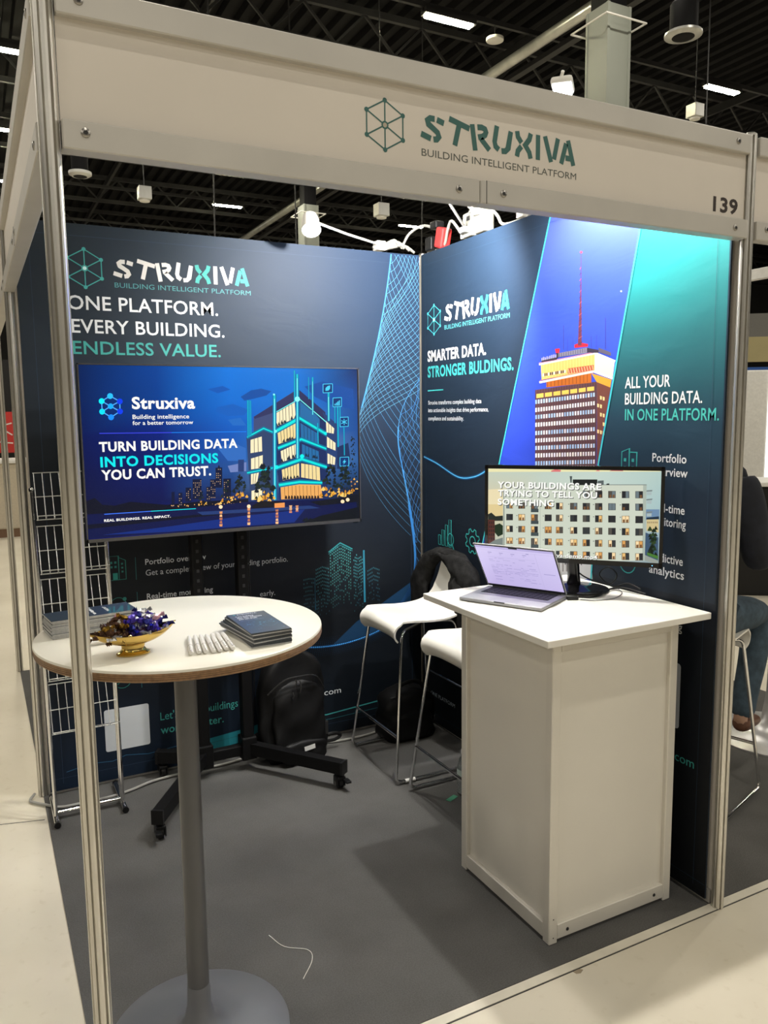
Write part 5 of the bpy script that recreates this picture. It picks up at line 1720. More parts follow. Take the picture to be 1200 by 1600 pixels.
TOWER_ART = """92 58 64 1924 3553 2674 3592 2688 2760 1940 2699
112 62 52 2674 3592 2822 3543 2714 3049 2691 2917
58 36 46 1924 3553 1940 2699 1946 2700 1930 3553
58 36 46 1959 3555 1976 2702 1982 2703 1965 3554
58 36 46 1994 3556 2011 2705 2017 2705 2000 3556
58 36 46 2028 3558 2046 2708 2052 2708 2034 3558
58 36 46 2063 3560 2081 2711 2086 2711 2068 3560
58 36 46 2097 3562 2115 2713 2121 2714 2102 3561
58 36 46 2130 3563 2149 2716 2155 2717 2136 3563
58 36 46 2163 3565 2183 2719 2188 2719 2169 3565
58 36 46 2196 3567 2216 2722 2222 2722 2202 3566
58 36 46 2229 3568 2249 2724 2255 2725 2234 3568
58 36 46 2261 3570 2282 2727 2287 2727 2267 3570
58 36 46 2294 3571 2314 2729 2320 2730 2299 3571
58 36 46 2325 3573 2347 2732 2352 2733 2330 3573
58 36 46 2357 3575 2379 2735 2384 2735 2362 3574
58 36 46 2388 3576 2410 2737 2415 2738 2393 3576
58 36 46 2419 3578 2442 2740 2447 2740 2424 3578
58 36 46 2450 3579 2473 2742 2478 2743 2455 3579
58 36 46 2480 3581 2504 2745 2508 2745 2485 3581
58 36 46 2510 3582 2534 2747 2539 2748 2515 3582
58 36 46 2540 3584 2564 2750 2569 2750 2545 3584
58 36 46 2570 3585 2594 2752 2599 2753 2575 3585
58 36 46 2599 3587 2624 2755 2629 2755 2604 3587
58 36 46 2628 3588 2654 2757 2658 2757 2633 3588
58 36 46 2657 3590 2683 2759 2688 2760 2662 3590
150 185 225 1928 3469 1950 3470 1951 3436 1929 3435
176 205 240 1964 3471 1985 3472 1986 3438 1964 3437
190 215 245 1998 3473 2020 3474 2020 3440 1999 3439
176 205 240 2033 3475 2054 3476 2055 3443 2034 3441
235 232 240 2067 3477 2088 3478 2089 3445 2068 3443
176 205 240 2101 3479 2122 3480 2122 3447 2102 3445
190 215 245 2135 3481 2155 3482 2156 3449 2135 3447
176 205 240 2168 3482 2188 3484 2189 3451 2169 3450
176 205 240 2201 3484 2221 3486 2222 3453 2202 3452
176 205 240 2234 3486 2253 3487 2254 3455 2234 3454
150 185 225 2266 3488 2286 3489 2286 3457 2267 3456
176 205 240 2298 3490 2318 3491 2318 3459 2299 3458
235 232 240 2330 3492 2349 3493 2350 3461 2331 3460
176 205 240 2362 3494 2381 3495 2381 3463 2362 3462
235 232 240 2393 3495 2412 3497 2413 3465 2394 3464
235 232 240 2424 3497 2443 3498 2443 3467 2425 3465
176 205 240 2454 3499 2473 3500 2474 3469 2455 3467
235 232 240 2485 3501 2503 3502 2504 3471 2486 3469
235 232 240 2515 3502 2533 3504 2534 3472 2516 3471
150 185 225 2545 3504 2563 3505 2564 3474 2546 3473
235 232 240 2575 3506 2593 3507 2594 3476 2576 3475
150 185 225 2604 3508 2622 3509 2623 3478 2605 3477
176 205 240 2633 3509 2651 3510 2652 3480 2634 3478
250 215 150 2710 3485 2731 3479 2729 3454 2711 3457
250 215 150 2740 3478 2761 3472 2759 3447 2741 3450
255 250 240 1930 3401 1951 3403 1952 3369 1930 3367
235 235 245 1965 3404 1986 3405 1987 3371 1966 3370
235 235 245 2000 3406 2021 3407 2022 3374 2001 3372
255 250 240 2034 3408 2055 3409 2056 3376 2035 3374
245 240 240 2069 3410 2089 3411 2090 3378 2069 3377
245 240 240 2103 3412 2123 3413 2124 3380 2103 3379
255 250 240 2136 3414 2157 3416 2157 3382 2137 3381
235 235 245 2170 3416 2190 3418 2190 3385 2170 3383
245 240 240 2203 3418 2223 3420 2223 3387 2203 3385
235 235 245 2235 3420 2255 3422 2256 3389 2236 3387
245 240 240 2268 3422 2287 3423 2288 3391 2268 3390
255 250 240 2300 3424 2319 3425 2320 3393 2301 3392
235 235 245 2332 3426 2351 3427 2352 3395 2332 3394
255 250 240 2363 3428 2382 3429 2383 3397 2364 3396
235 235 245 2395 3430 2413 3431 2414 3399 2395 3398
235 235 245 2426 3432 2444 3433 2445 3401 2426 3400
235 235 245 2456 3434 2475 3435 2476 3403 2457 3402
245 240 240 2487 3435 2505 3437 2506 3405 2488 3404
255 250 240 2517 3437 2535 3439 2536 3407 2518 3406
235 235 245 2547 3439 2565 3440 2566 3409 2548 3408
245 240 240 2577 3441 2595 3442 2595 3411 2577 3410
235 235 245 2606 3443 2624 3444 2625 3413 2607 3412
245 240 240 2635 3444 2653 3446 2654 3415 2636 3414
250 215 150 2681 3427 2702 3422 2701 3397 2682 3400
250 215 150 2712 3421 2733 3415 2731 3390 2713 3393
150 185 225 1931 3341 1952 3343 1953 3309 1932 3307
150 185 225 1966 3343 1987 3345 1988 3311 1967 3309
176 205 240 2001 3345 2022 3347 2023 3313 2002 3312
235 232 240 2036 3347 2057 3349 2057 3315 2036 3314
235 232 240 2070 3349 2091 3351 2091 3317 2071 3316
176 205 240 2104 3351 2124 3353 2125 3320 2105 3318
176 205 240 2138 3353 2158 3355 2159 3322 2138 3320
176 205 240 2171 3355 2191 3357 2192 3324 2172 3322
235 232 240 2204 3357 2224 3358 2225 3326 2205 3324
235 232 240 2237 3359 2257 3360 2257 3328 2237 3326
235 232 240 2269 3360 2289 3362 2290 3330 2270 3328
150 185 225 2301 3362 2321 3364 2322 3331 2302 3330
176 205 240 2333 3364 2353 3366 2353 3333 2334 3332
190 215 245 2365 3366 2384 3367 2385 3335 2366 3334
190 215 245 2396 3368 2415 3369 2416 3337 2397 3336
235 232 240 2427 3369 2446 3371 2447 3339 2428 3337
235 232 240 2458 3371 2477 3373 2477 3341 2459 3339
190 215 245 2488 3373 2507 3374 2508 3343 2489 3341
176 205 240 2519 3374 2537 3376 2538 3345 2520 3343
150 185 225 2549 3376 2567 3378 2568 3346 2550 3345
190 215 245 2578 3378 2596 3379 2597 3348 2579 3347
176 205 240 2608 3379 2626 3381 2627 3350 2609 3348
235 232 240 2637 3381 2655 3383 2656 3352 2638 3350
250 215 150 2714 3358 2735 3353 2733 3327 2715 3330
250 215 150 2744 3351 2765 3346 2763 3321 2745 3324
245 240 240 1932 3276 1954 3278 1954 3244 1933 3242
245 240 240 1967 3278 1989 3280 1989 3246 1968 3244
235 235 245 2002 3280 2024 3282 2024 3248 2003 3246
245 240 240 2037 3282 2058 3283 2059 3250 2038 3248
245 240 240 2071 3283 2092 3285 2093 3252 2072 3250
245 240 240 2105 3285 2126 3287 2127 3254 2106 3252
245 240 240 2139 3287 2159 3289 2160 3256 2140 3254
255 250 240 2172 3289 2193 3291 2193 3258 2173 3256
235 235 245 2206 3291 2226 3293 2226 3260 2206 3258
235 235 245 2238 3293 2258 3294 2259 3262 2239 3260
245 240 240 2271 3294 2290 3296 2291 3263 2272 3262
245 240 240 2303 3296 2322 3298 2323 3265 2304 3264
245 240 240 2335 3298 2354 3300 2355 3267 2336 3265
245 240 240 2367 3300 2386 3301 2387 3269 2367 3267
235 235 245 2398 3301 2417 3303 2418 3271 2399 3269
235 235 245 2429 3303 2448 3305 2449 3273 2430 3271
245 240 240 2460 3305 2478 3306 2479 3275 2461 3273
255 250 240 2490 3306 2509 3308 2510 3276 2491 3275
235 235 245 2521 3308 2539 3310 2540 3278 2522 3276
255 250 240 2551 3310 2569 3311 2570 3280 2552 3278
245 240 240 2580 3311 2598 3313 2599 3282 2581 3280
255 250 240 2610 3313 2628 3314 2629 3283 2611 3282
255 250 240 2639 3314 2657 3316 2658 3285 2640 3283
250 215 150 2746 3285 2767 3281 2765 3255 2747 3258
190 215 245 1933 3206 1955 3209 1956 3174 1934 3172
176 205 240 1969 3208 1990 3211 1991 3177 1969 3174
190 215 245 2004 3210 2025 3213 2026 3179 2004 3177
235 232 240 2038 3212 2059 3215 2060 3181 2039 3179
235 232 240 2073 3214 2094 3216 2094 3183 2074 3181
190 215 245 2107 3216 2127 3218 2128 3185 2108 3183
150 185 225 2141 3218 2161 3220 2162 3187 2141 3185
190 215 245 2174 3220 2194 3222 2195 3189 2175 3187
190 215 245 2207 3222 2227 3224 2228 3191 2208 3189
150 185 225 2240 3224 2260 3226 2261 3193 2241 3191
150 185 225 2272 3226 2292 3228 2293 3195 2273 3193
235 232 240 2305 3228 2324 3230 2325 3197 2306 3195
190 215 245 2337 3229 2356 3231 2357 3199 2337 3197
150 185 225 2368 3231 2387 3233 2388 3201 2369 3199
150 185 225 2400 3233 2419 3235 2420 3203 2401 3201
235 232 240 2431 3235 2450 3237 2451 3205 2432 3203
190 215 245 2462 3236 2480 3238 2481 3207 2463 3205
190 215 245 2492 3238 2511 3240 2512 3208 2493 3206
176 205 240 2523 3240 2541 3242 2542 3210 2523 3208
190 215 245 2553 3242 2571 3243 2572 3212 2553 3210
190 215 245 2582 3243 2600 3245 2601 3214 2583 3212
235 232 240 2612 3245 2630 3247 2631 3216 2613 3214
176 205 240 2641 3247 2659 3248 2660 3218 2642 3216
250 215 150 2687 3231 2709 3226 2707 3200 2688 3203
250 215 150 2718 3225 2739 3220 2737 3194 2719 3197
250 215 150 2748 3219 2769 3214 2768 3188 2749 3191
255 250 240 1935 3143 1956 3146 1957 3111 1935 3109
245 240 240 1970 3145 1991 3148 1992 3114 1971 3111
235 235 245 2005 3147 2026 3150 2027 3116 2006 3113
245 240 240 2040 3149 2061 3152 2061 3118 2040 3115
235 235 245 2074 3151 2095 3154 2096 3120 2075 3118
245 240 240 2108 3153 2129 3155 2130 3122 2109 3120
245 240 240 2142 3155 2162 3157 2163 3124 2143 3122
245 240 240 2175 3157 2196 3159 2196 3126 2176 3124
235 235 245 2209 3159 2229 3161 2229 3128 2209 3126
255 250 240 2241 3161 2261 3163 2262 3130 2242 3128
245 240 240 2274 3163 2294 3165 2294 3132 2275 3130
235 235 245 2306 3165 2326 3167 2327 3134 2307 3132
255 250 240 2338 3166 2358 3168 2358 3136 2339 3134
235 235 245 2370 3168 2389 3170 2390 3138 2371 3136
255 250 240 2401 3170 2420 3172 2421 3140 2402 3138
255 250 240 2433 3172 2451 3174 2452 3142 2433 3140
245 240 240 2463 3173 2482 3176 2483 3144 2464 3142
245 240 240 2494 3175 2512 3177 2513 3146 2495 3143
255 250 240 2524 3177 2543 3179 2544 3147 2525 3145
235 235 245 2554 3179 2573 3181 2573 3149 2555 3147
255 250 240 2584 3180 2602 3182 2603 3151 2585 3149
255 250 240 2614 3182 2632 3184 2633 3153 2615 3151
255 250 240 2643 3184 2661 3186 2662 3155 2644 3153
176 205 240 1936 3080 1957 3083 1958 3048 1936 3046
235 232 240 1971 3082 1993 3084 1993 3050 1972 3048
190 215 245 2006 3084 2028 3086 2028 3052 2007 3050
190 215 245 2041 3086 2062 3088 2063 3055 2042 3052
190 215 245 2075 3088 2096 3090 2097 3057 2076 3054
235 232 240 2110 3090 2130 3092 2131 3059 2110 3056
190 215 245 2143 3092 2164 3094 2165 3061 2144 3058
150 185 225 2177 3094 2197 3096 2198 3063 2178 3060
235 232 240 2210 3095 2230 3098 2231 3065 2211 3062
150 185 225 2243 3097 2263 3100 2264 3067 2244 3064
235 232 240 2276 3099 2295 3101 2296 3069 2276 3066
235 232 240 2308 3101 2327 3103 2328 3071 2309 3068
190 215 245 2340 3103 2359 3105 2360 3073 2341 3070
150 185 225 2372 3105 2391 3107 2392 3074 2372 3072
190 215 245 2403 3106 2422 3109 2423 3076 2404 3074
150 185 225 2434 3108 2453 3110 2454 3078 2435 3076
190 215 245 2465 3110 2484 3112 2485 3080 2466 3078
190 215 245 2496 3111 2514 3114 2515 3082 2497 3080
235 232 240 2526 3113 2544 3115 2545 3084 2527 3081
176 205 240 2556 3115 2574 3117 2575 3086 2557 3083
190 215 245 2586 3117 2604 3119 2605 3087 2587 3085
235 232 240 2616 3118 2634 3120 2635 3089 2617 3087
176 205 240 2645 3120 2663 3122 2664 3091 2646 3089
245 240 240 1937 3017 1959 3019 1959 2985 1938 2982
255 250 240 1972 3019 1994 3021 1995 2987 1973 2984
255 250 240 2008 3021 2029 3023 2029 2989 2008 2987
235 235 245 2042 3023 2063 3025 2064 2992 2043 2989
235 235 245 2077 3025 2098 3027 2098 2994 2078 2991
235 235 245 2111 3027 2132 3029 2132 2996 2112 2993
245 240 240 2145 3029 2165 3031 2166 2998 2146 2995
235 235 245 2178 3031 2199 3033 2199 3000 2179 2997
245 240 240 2212 3033 2232 3035 2232 3002 2212 3000
255 250 240 2244 3035 2264 3037 2265 3004 2245 3002
235 235 245 2277 3037 2297 3039 2298 3006 2278 3004
235 235 245 2309 3039 2329 3041 2330 3008 2310 3006
255 250 240 2341 3040 2361 3043 2362 3010 2342 3008
245 240 240 2373 3042 2392 3045 2393 3012 2374 3010
255 250 240 2405 3044 2424 3047 2425 3014 2406 3012
245 240 240 2436 3046 2455 3048 2456 3016 2437 3014
235 235 245 2467 3048 2486 3050 2486 3018 2468 3016
255 250 240 2497 3050 2516 3052 2517 3020 2498 3018
245 240 240 2528 3051 2546 3054 2547 3022 2529 3020
235 235 245 2558 3053 2576 3055 2577 3024 2559 3021
245 240 240 2588 3055 2606 3057 2607 3026 2589 3023
245 240 240 2618 3057 2635 3059 2636 3028 2618 3025
235 235 245 2647 3058 2665 3061 2666 3029 2648 3027
150 185 225 1938 2950 1960 2953 1961 2919 1939 2916
150 185 225 1974 2953 1995 2955 1996 2921 1974 2918
150 185 225 2009 2955 2030 2958 2031 2924 2010 2921
150 185 225 2044 2957 2065 2960 2065 2926 2044 2923
190 215 245 2078 2959 2099 2962 2100 2928 2079 2926
150 185 225 2112 2962 2133 2964 2134 2931 2113 2928
190 215 245 2146 2964 2167 2967 2167 2933 2147 2930
190 215 245 2180 2966 2200 2969 2201 2935 2181 2933
190 215 245 2213 2968 2233 2971 2234 2938 2214 2935
190 215 245 2246 2970 2266 2973 2267 2940 2247 2937
190 215 245 2279 2973 2298 2975 2299 2942 2279 2940
150 185 225 2311 2975 2331 2977 2331 2945 2312 2942
235 232 240 2343 2977 2362 2979 2363 2947 2344 2944
176 205 240 2375 2979 2394 2981 2395 2949 2376 2946
235 232 240 2406 2981 2425 2983 2426 2951 2407 2948
176 205 240 2438 2983 2456 2985 2457 2953 2438 2951
150 185 225 2469 2985 2487 2987 2488 2955 2469 2953
190 215 245 2499 2987 2518 2989 2519 2958 2500 2955
176 205 240 2530 2989 2548 2991 2549 2960 2531 2957
190 215 245 2560 2991 2578 2993 2579 2962 2561 2959
190 215 245 2590 2993 2608 2995 2609 2964 2591 2961
176 205 240 2619 2995 2637 2997 2638 2966 2620 2963
235 232 240 2649 2997 2667 2999 2667 2968 2650 2965
245 240 240 1940 2882 1961 2885 1962 2851 1940 2847
245 240 240 1975 2885 1997 2888 1997 2853 1976 2850
235 235 245 2010 2887 2032 2890 2032 2856 2011 2853
255 250 240 2045 2890 2066 2893 2067 2859 2046 2856
245 240 240 2080 2893 2100 2895 2101 2862 2080 2859
255 250 240 2114 2895 2135 2898 2135 2864 2115 2861
245 240 240 2148 2898 2168 2900 2169 2867 2148 2864
255 250 240 2181 2900 2202 2903 2202 2870 2182 2867
235 235 245 2215 2903 2235 2905 2235 2872 2215 2869
235 235 245 2248 2905 2267 2908 2268 2875 2248 2872
245 240 240 2280 2907 2300 2910 2301 2877 2281 2874
255 250 240 2313 2910 2332 2913 2333 2880 2313 2877
245 240 240 2345 2912 2364 2915 2365 2882 2346 2879
245 240 240 2377 2915 2396 2917 2397 2885 2377 2882
255 250 240 2408 2917 2427 2920 2428 2887 2409 2884
245 240 240 2439 2919 2458 2922 2459 2890 2440 2887
235 235 245 2470 2922 2489 2924 2490 2892 2471 2889
245 240 240 2501 2924 2520 2927 2520 2895 2502 2892
245 240 240 2531 2926 2550 2929 2551 2897 2532 2894
245 240 240 2562 2928 2580 2931 2581 2899 2563 2897
255 250 240 2592 2931 2610 2933 2611 2902 2592 2899
235 235 245 2621 2933 2639 2935 2640 2904 2622 2901
235 235 245 2651 2935 2668 2938 2669 2906 2652 2904
190 215 245 1941 2814 1963 2817 1963 2782 1942 2779
235 232 240 1976 2817 1998 2820 1999 2785 1977 2782
176 205 240 2012 2820 2033 2823 2034 2789 2012 2785
235 232 240 2047 2823 2068 2826 2068 2792 2047 2788
235 232 240 2081 2825 2102 2829 2103 2795 2082 2791
190 215 245 2115 2828 2136 2831 2137 2798 2116 2794
150 185 225 2149 2831 2170 2834 2170 2801 2150 2797
235 232 240 2183 2834 2203 2837 2204 2803 2184 2800
176 205 240 2216 2837 2236 2840 2237 2806 2217 2803
150 185 225 2249 2839 2269 2842 2270 2809 2250 2806
190 215 245 2282 2842 2302 2845 2302 2812 2283 2809
190 215 245 2314 2845 2334 2848 2335 2815 2315 2812
176 205 240 2346 2848 2366 2850 2367 2818 2347 2815
190 215 245 2378 2850 2397 2853 2398 2821 2379 2817
150 185 225 2410 2853 2429 2856 2430 2823 2411 2820
235 232 240 2441 2855 2460 2858 2461 2826 2442 2823
150 185 225 2472 2858 2491 2861 2492 2829 2473 2826
150 185 225 2503 2861 2521 2863 2522 2831 2504 2828
150 185 225 2533 2863 2552 2866 2553 2834 2534 2831
150 185 225 2563 2866 2582 2868 2583 2837 2564 2834
235 232 240 2593 2868 2611 2871 2612 2839 2594 2836
190 215 245 2623 2871 2641 2873 2642 2842 2624 2839
235 232 240 2652 2873 2670 2876 2671 2844 2653 2842
248 196 90 1943 3518 2036 3524 2037 3489 1944 3484
248 196 90 2055 3524 2145 3530 2146 3496 2055 3491
248 196 90 2163 3530 2250 3536 2251 3502 2163 3498
248 196 90 2268 3536 2353 3541 2354 3508 2268 3504
248 196 90 2369 3542 2452 3547 2453 3514 2370 3510
248 196 90 2469 3547 2549 3552 2550 3520 2469 3516
248 196 90 2565 3553 2643 3557 2644 3526 2566 3522
190 100 20 2071 3621 2610 3659 2612 3586 2072 3569
235 160 50 2610 3659 2830 3599 2818 3543 2671 3589
120 60 10 2081 3621 2082 3572 2089 3572 2088 3621
120 60 10 2127 3624 2128 3574 2135 3574 2134 3624
120 60 10 2173 3627 2174 3576 2181 3576 2180 3627
120 60 10 2218 3631 2220 3578 2226 3577 2225 3630
120 60 10 2263 3634 2264 3579 2271 3579 2270 3633
120 60 10 2307 3637 2309 3581 2315 3581 2314 3637
120 60 10 2351 3640 2352 3583 2359 3583 2357 3640
120 60 10 2394 3643 2396 3585 2402 3584 2400 3643
120 60 10 2437 3646 2438 3586 2444 3586 2443 3646
120 60 10 2479 3649 2480 3588 2487 3588 2485 3649
120 60 10 2520 3652 2522 3590 2528 3589 2526 3652
120 60 10 2561 3655 2563 3591 2569 3591 2567 3654
242 196 112 1995 3771 2641 3800 2645 3662 2008 3634
255 236 200 2641 3800 2858 3733 2838 3605 2645 3662
215 160 80 2010 3769 2012 3638 2017 3638 2014 3769
215 160 80 2049 3771 2051 3640 2056 3639 2053 3771
215 160 80 2087 3773 2090 3641 2094 3641 2091 3772
215 160 80 2125 3774 2128 3643 2132 3643 2129 3774
215 160 80 2163 3776 2166 3645 2170 3645 2167 3776
215 160 80 2200 3777 2203 3647 2207 3646 2204 3777
215 160 80 2237 3779 2240 3648 2244 3648 2241 3779
215 160 80 2274 3780 2277 3650 2281 3650 2278 3780
215 160 80 2310 3782 2313 3652 2317 3652 2314 3782
215 160 80 2346 3783 2349 3653 2353 3653 2350 3783
215 160 80 2381 3785 2385 3655 2389 3655 2385 3785
215 160 80 2417 3786 2420 3657 2424 3657 2420 3786
215 160 80 2451 3788 2455 3658 2459 3658 2455 3788
215 160 80 2486 3789 2489 3660 2493 3660 2489 3789
215 160 80 2520 3791 2524 3662 2527 3661 2524 3791
215 160 80 2554 3792 2557 3663 2561 3663 2557 3792
215 160 80 2587 3794 2591 3665 2595 3664 2591 3793
215 160 80 2620 3795 2624 3666 2628 3666 2624 3795
245 240 230 2021 3685 2037 3686 2038 3661 2021 3660
70 60 70 2044 3686 2061 3687 2061 3663 2045 3662
70 60 70 2068 3687 2084 3688 2085 3664 2068 3663
245 240 230 2091 3689 2107 3689 2108 3665 2092 3664
70 60 70 2114 3690 2131 3691 2131 3667 2115 3666
70 60 70 2137 3691 2154 3692 2154 3668 2138 3667
245 240 230 2160 3692 2176 3693 2177 3669 2161 3668
70 60 70 2183 3693 2199 3694 2200 3670 2184 3669
70 60 70 2206 3695 2222 3696 2222 3672 2206 3671
245 240 230 2228 3696 2244 3697 2244 3673 2229 3672
70 60 70 2250 3697 2266 3698 2267 3674 2251 3673
70 60 70 2273 3698 2288 3699 2289 3676 2273 3675
245 240 230 2295 3700 2310 3700 2311 3677 2295 3676
190 90 60 2334 3709 2635 3720 2636 3680 2336 3667
245 215 160 2338 3705 2352 3668 2358 3669 2344 3706
245 215 160 2370 3707 2383 3669 2389 3670 2376 3707
245 215 160 2401 3708 2415 3670 2421 3671 2407 3708
245 215 160 2432 3709 2446 3672 2452 3672 2439 3709
245 215 160 2463 3710 2477 3673 2483 3674 2469 3710
245 215 160 2494 3711 2507 3674 2513 3675 2500 3711
245 215 160 2525 3712 2538 3675 2544 3676 2531 3712
245 215 160 2555 3713 2568 3677 2574 3677 2561 3714
245 215 160 2585 3714 2598 3678 2604 3678 2591 3715
245 215 160 2614 3715 2627 3679 2633 3679 2620 3716
255 235 225 1975 3754 2661 3799 2657 3811 1970 3768
255 246 235 2652 3799 2859 3727 2866 3739 2659 3812
230 150 170 1973 3771 2660 3814 2658 3818 1972 3776
255 240 215 1983 3605 2638 3662 2633 3678 1977 3622
255 246 235 2631 3663 2837 3601 2844 3615 2639 3678
190 90 110 1987 3628 2635 3681 2634 3685 1986 3632
126 124 146 2214 3837 2556 3856 2557 3815 2215 3806
90 84 104 2683 3846 2816 3800 2817 3775 2684 3813
60 56 76 2225 3836 2225 3807 2231 3807 2230 3836
60 56 76 2254 3838 2254 3809 2260 3808 2259 3837
60 56 76 2282 3839 2283 3810 2288 3810 2287 3839
60 56 76 2311 3841 2311 3811 2316 3811 2316 3840
60 56 76 2339 3842 2339 3813 2345 3812 2344 3842
60 56 76 2367 3844 2367 3814 2372 3814 2372 3843
60 56 76 2394 3845 2395 3816 2400 3815 2399 3845
60 56 76 2422 3847 2423 3817 2428 3817 2427 3846
60 56 76 2449 3848 2450 3818 2455 3818 2454 3848
60 56 76 2476 3850 2477 3820 2482 3819 2481 3849
60 56 76 2503 3851 2504 3821 2509 3821 2508 3851
60 56 76 2530 3853 2531 3822 2535 3822 2534 3852
50 40 60 2004 3797 2202 3810 2202 3788 2005 3777
50 40 60 2556 3854 2684 3829 2685 3806 2557 3817
228 34 56 2176 3874 2234 3874 2230 3839 2188 3839
40 30 50 2192 3840 2217 3840 2218 3799 2193 3797
226 30 52 2408 3889 2480 3899 2567 3882 2563 3862 2411 3865
104 44 66 2449 3879 2494 3875 2478 4361 2468 4363
96 46 92 2469 4362 2478 4361 2470 4573 2466 4573
60 38 84 2457 3886 2503 3902 2499 3906 2454 3890
170 84 90 2458 3930 2501 3946 2497 3950 2454 3934
60 38 84 2458 3974 2498 3990 2494 3994 2454 3978
170 84 90 2458 4018 2496 4034 2492 4038 2454 4022
60 38 84 2458 4062 2494 4078 2489 4082 2453 4066
170 84 90 2458 4106 2491 4122 2487 4125 2453 4110
60 38 84 2458 4150 2489 4165 2484 4169 2453 4154
170 84 90 2458 4194 2487 4209 2482 4213 2453 4197
60 38 84 2458 4237 2484 4253 2479 4257 2453 4241
170 84 90 2458 4281 2482 4297 2477 4300 2453 4284
60 38 84 2458 4324 2480 4340 2474 4344 2453 4327
170 84 90 2458 4368 2477 4384 2472 4387 2453 4371
60 38 84 2458 4411 2475 4427 2469 4431 2453 4414
170 84 90 2459 4454 2473 4471 2467 4474 2453 4457
255 60 70 2483 4580 2480 4575 2473 4573 2464 4574 2456 4579 2453 4585 2456 4590 2463 4592 2472 4591 2480 4586
60 50 110 2274 4052 2279 3859 2284 3859 2280 4051
60 50 110 2327 3939 2329 3843 2333 3842 2331 3938
60 50 110 2748 4058 2755 3831 2761 3831 2754 4057
60 50 110 2597 3939 2602 3851 2606 3850 2601 3939
60 50 110 2390 3950 2391 3884 2395 3883 2393 3949
60 50 110 2658 3942 2658 3846 2662 3846 2661 3941
230 220 230 2011 3790 2010 3812 2006 3813 2007 3791
230 220 230 2023 3791 2023 3816 2019 3816 2019 3791
230 220 230 2036 3792 2035 3821 2031 3821 2032 3792
230 220 230 2048 3793 2048 3818 2044 3818 2044 3793
230 220 230 2061 3794 2060 3813 2056 3814 2056 3794
230 220 230 2073 3795 2072 3821 2068 3822 2069 3795
230 220 230 2085 3796 2085 3822 2081 3822 2081 3796
230 220 230 2098 3797 2097 3816 2093 3817 2094 3797
230 220 230 2110 3798 2109 3825 2105 3825 2106 3798
230 220 230 2122 3799 2121 3825 2117 3825 2118 3799
230 220 230 2134 3800 2134 3829 2130 3829 2130 3800
230 220 230 2146 3800 2146 3829 2142 3829 2142 3801
230 220 230 2158 3801 2158 3831 2154 3831 2154 3802
230 220 230 2170 3802 2170 3833 2166 3833 2166 3803
230 220 230 2182 3803 2182 3828 2178 3828 2178 3803
230 220 230 2194 3804 2194 3830 2190 3831 2190 3804
200 220 255 2914 4229 2912 4225 2908 4224 2903 4225 2899 4227 2897 4231 2899 4234 2903 4236 2908 4235 2912 4232
214 214 216 2123 2208 2631 2284 2674 2061 2129 1961
110 108 116 2174 2188 2190 2191 2193 2092 2176 2089
110 108 116 2215 2194 2231 2197 2233 2139 2216 2136
110 108 116 2256 2201 2272 2203 2273 2145 2257 2143
110 108 116 2296 2207 2312 2209 2314 2140 2298 2137
110 108 116 2336 2213 2352 2215 2354 2124 2338 2121
110 108 116 2375 2219 2391 2221 2392 2167 2377 2165
110 108 116 2414 2225 2430 2227 2432 2151 2416 2149
110 108 116 2453 2231 2468 2233 2470 2148 2455 2146
110 108 116 2491 2237 2506 2239 2508 2182 2492 2179
110 108 116 2529 2242 2544 2245 2546 2150 2531 2148
150 146 146 2159 2104 2180 2107 2181 2037 2161 2033
150 146 146 2209 2112 2229 2115 2231 2045 2210 2042
150 146 146 2258 2120 2278 2123 2280 2054 2259 2050
150 146 146 2306 2128 2326 2131 2328 2062 2308 2058
150 146 146 2354 2136 2373 2139 2375 2070 2355 2067
150 146 146 2401 2144 2420 2147 2422 2078 2402 2075
150 146 146 2447 2151 2466 2154 2468 2086 2449 2083
150 146 146 2493 2159 2512 2162 2514 2094 2495 2091"""
TOWER_TEXT = [
]

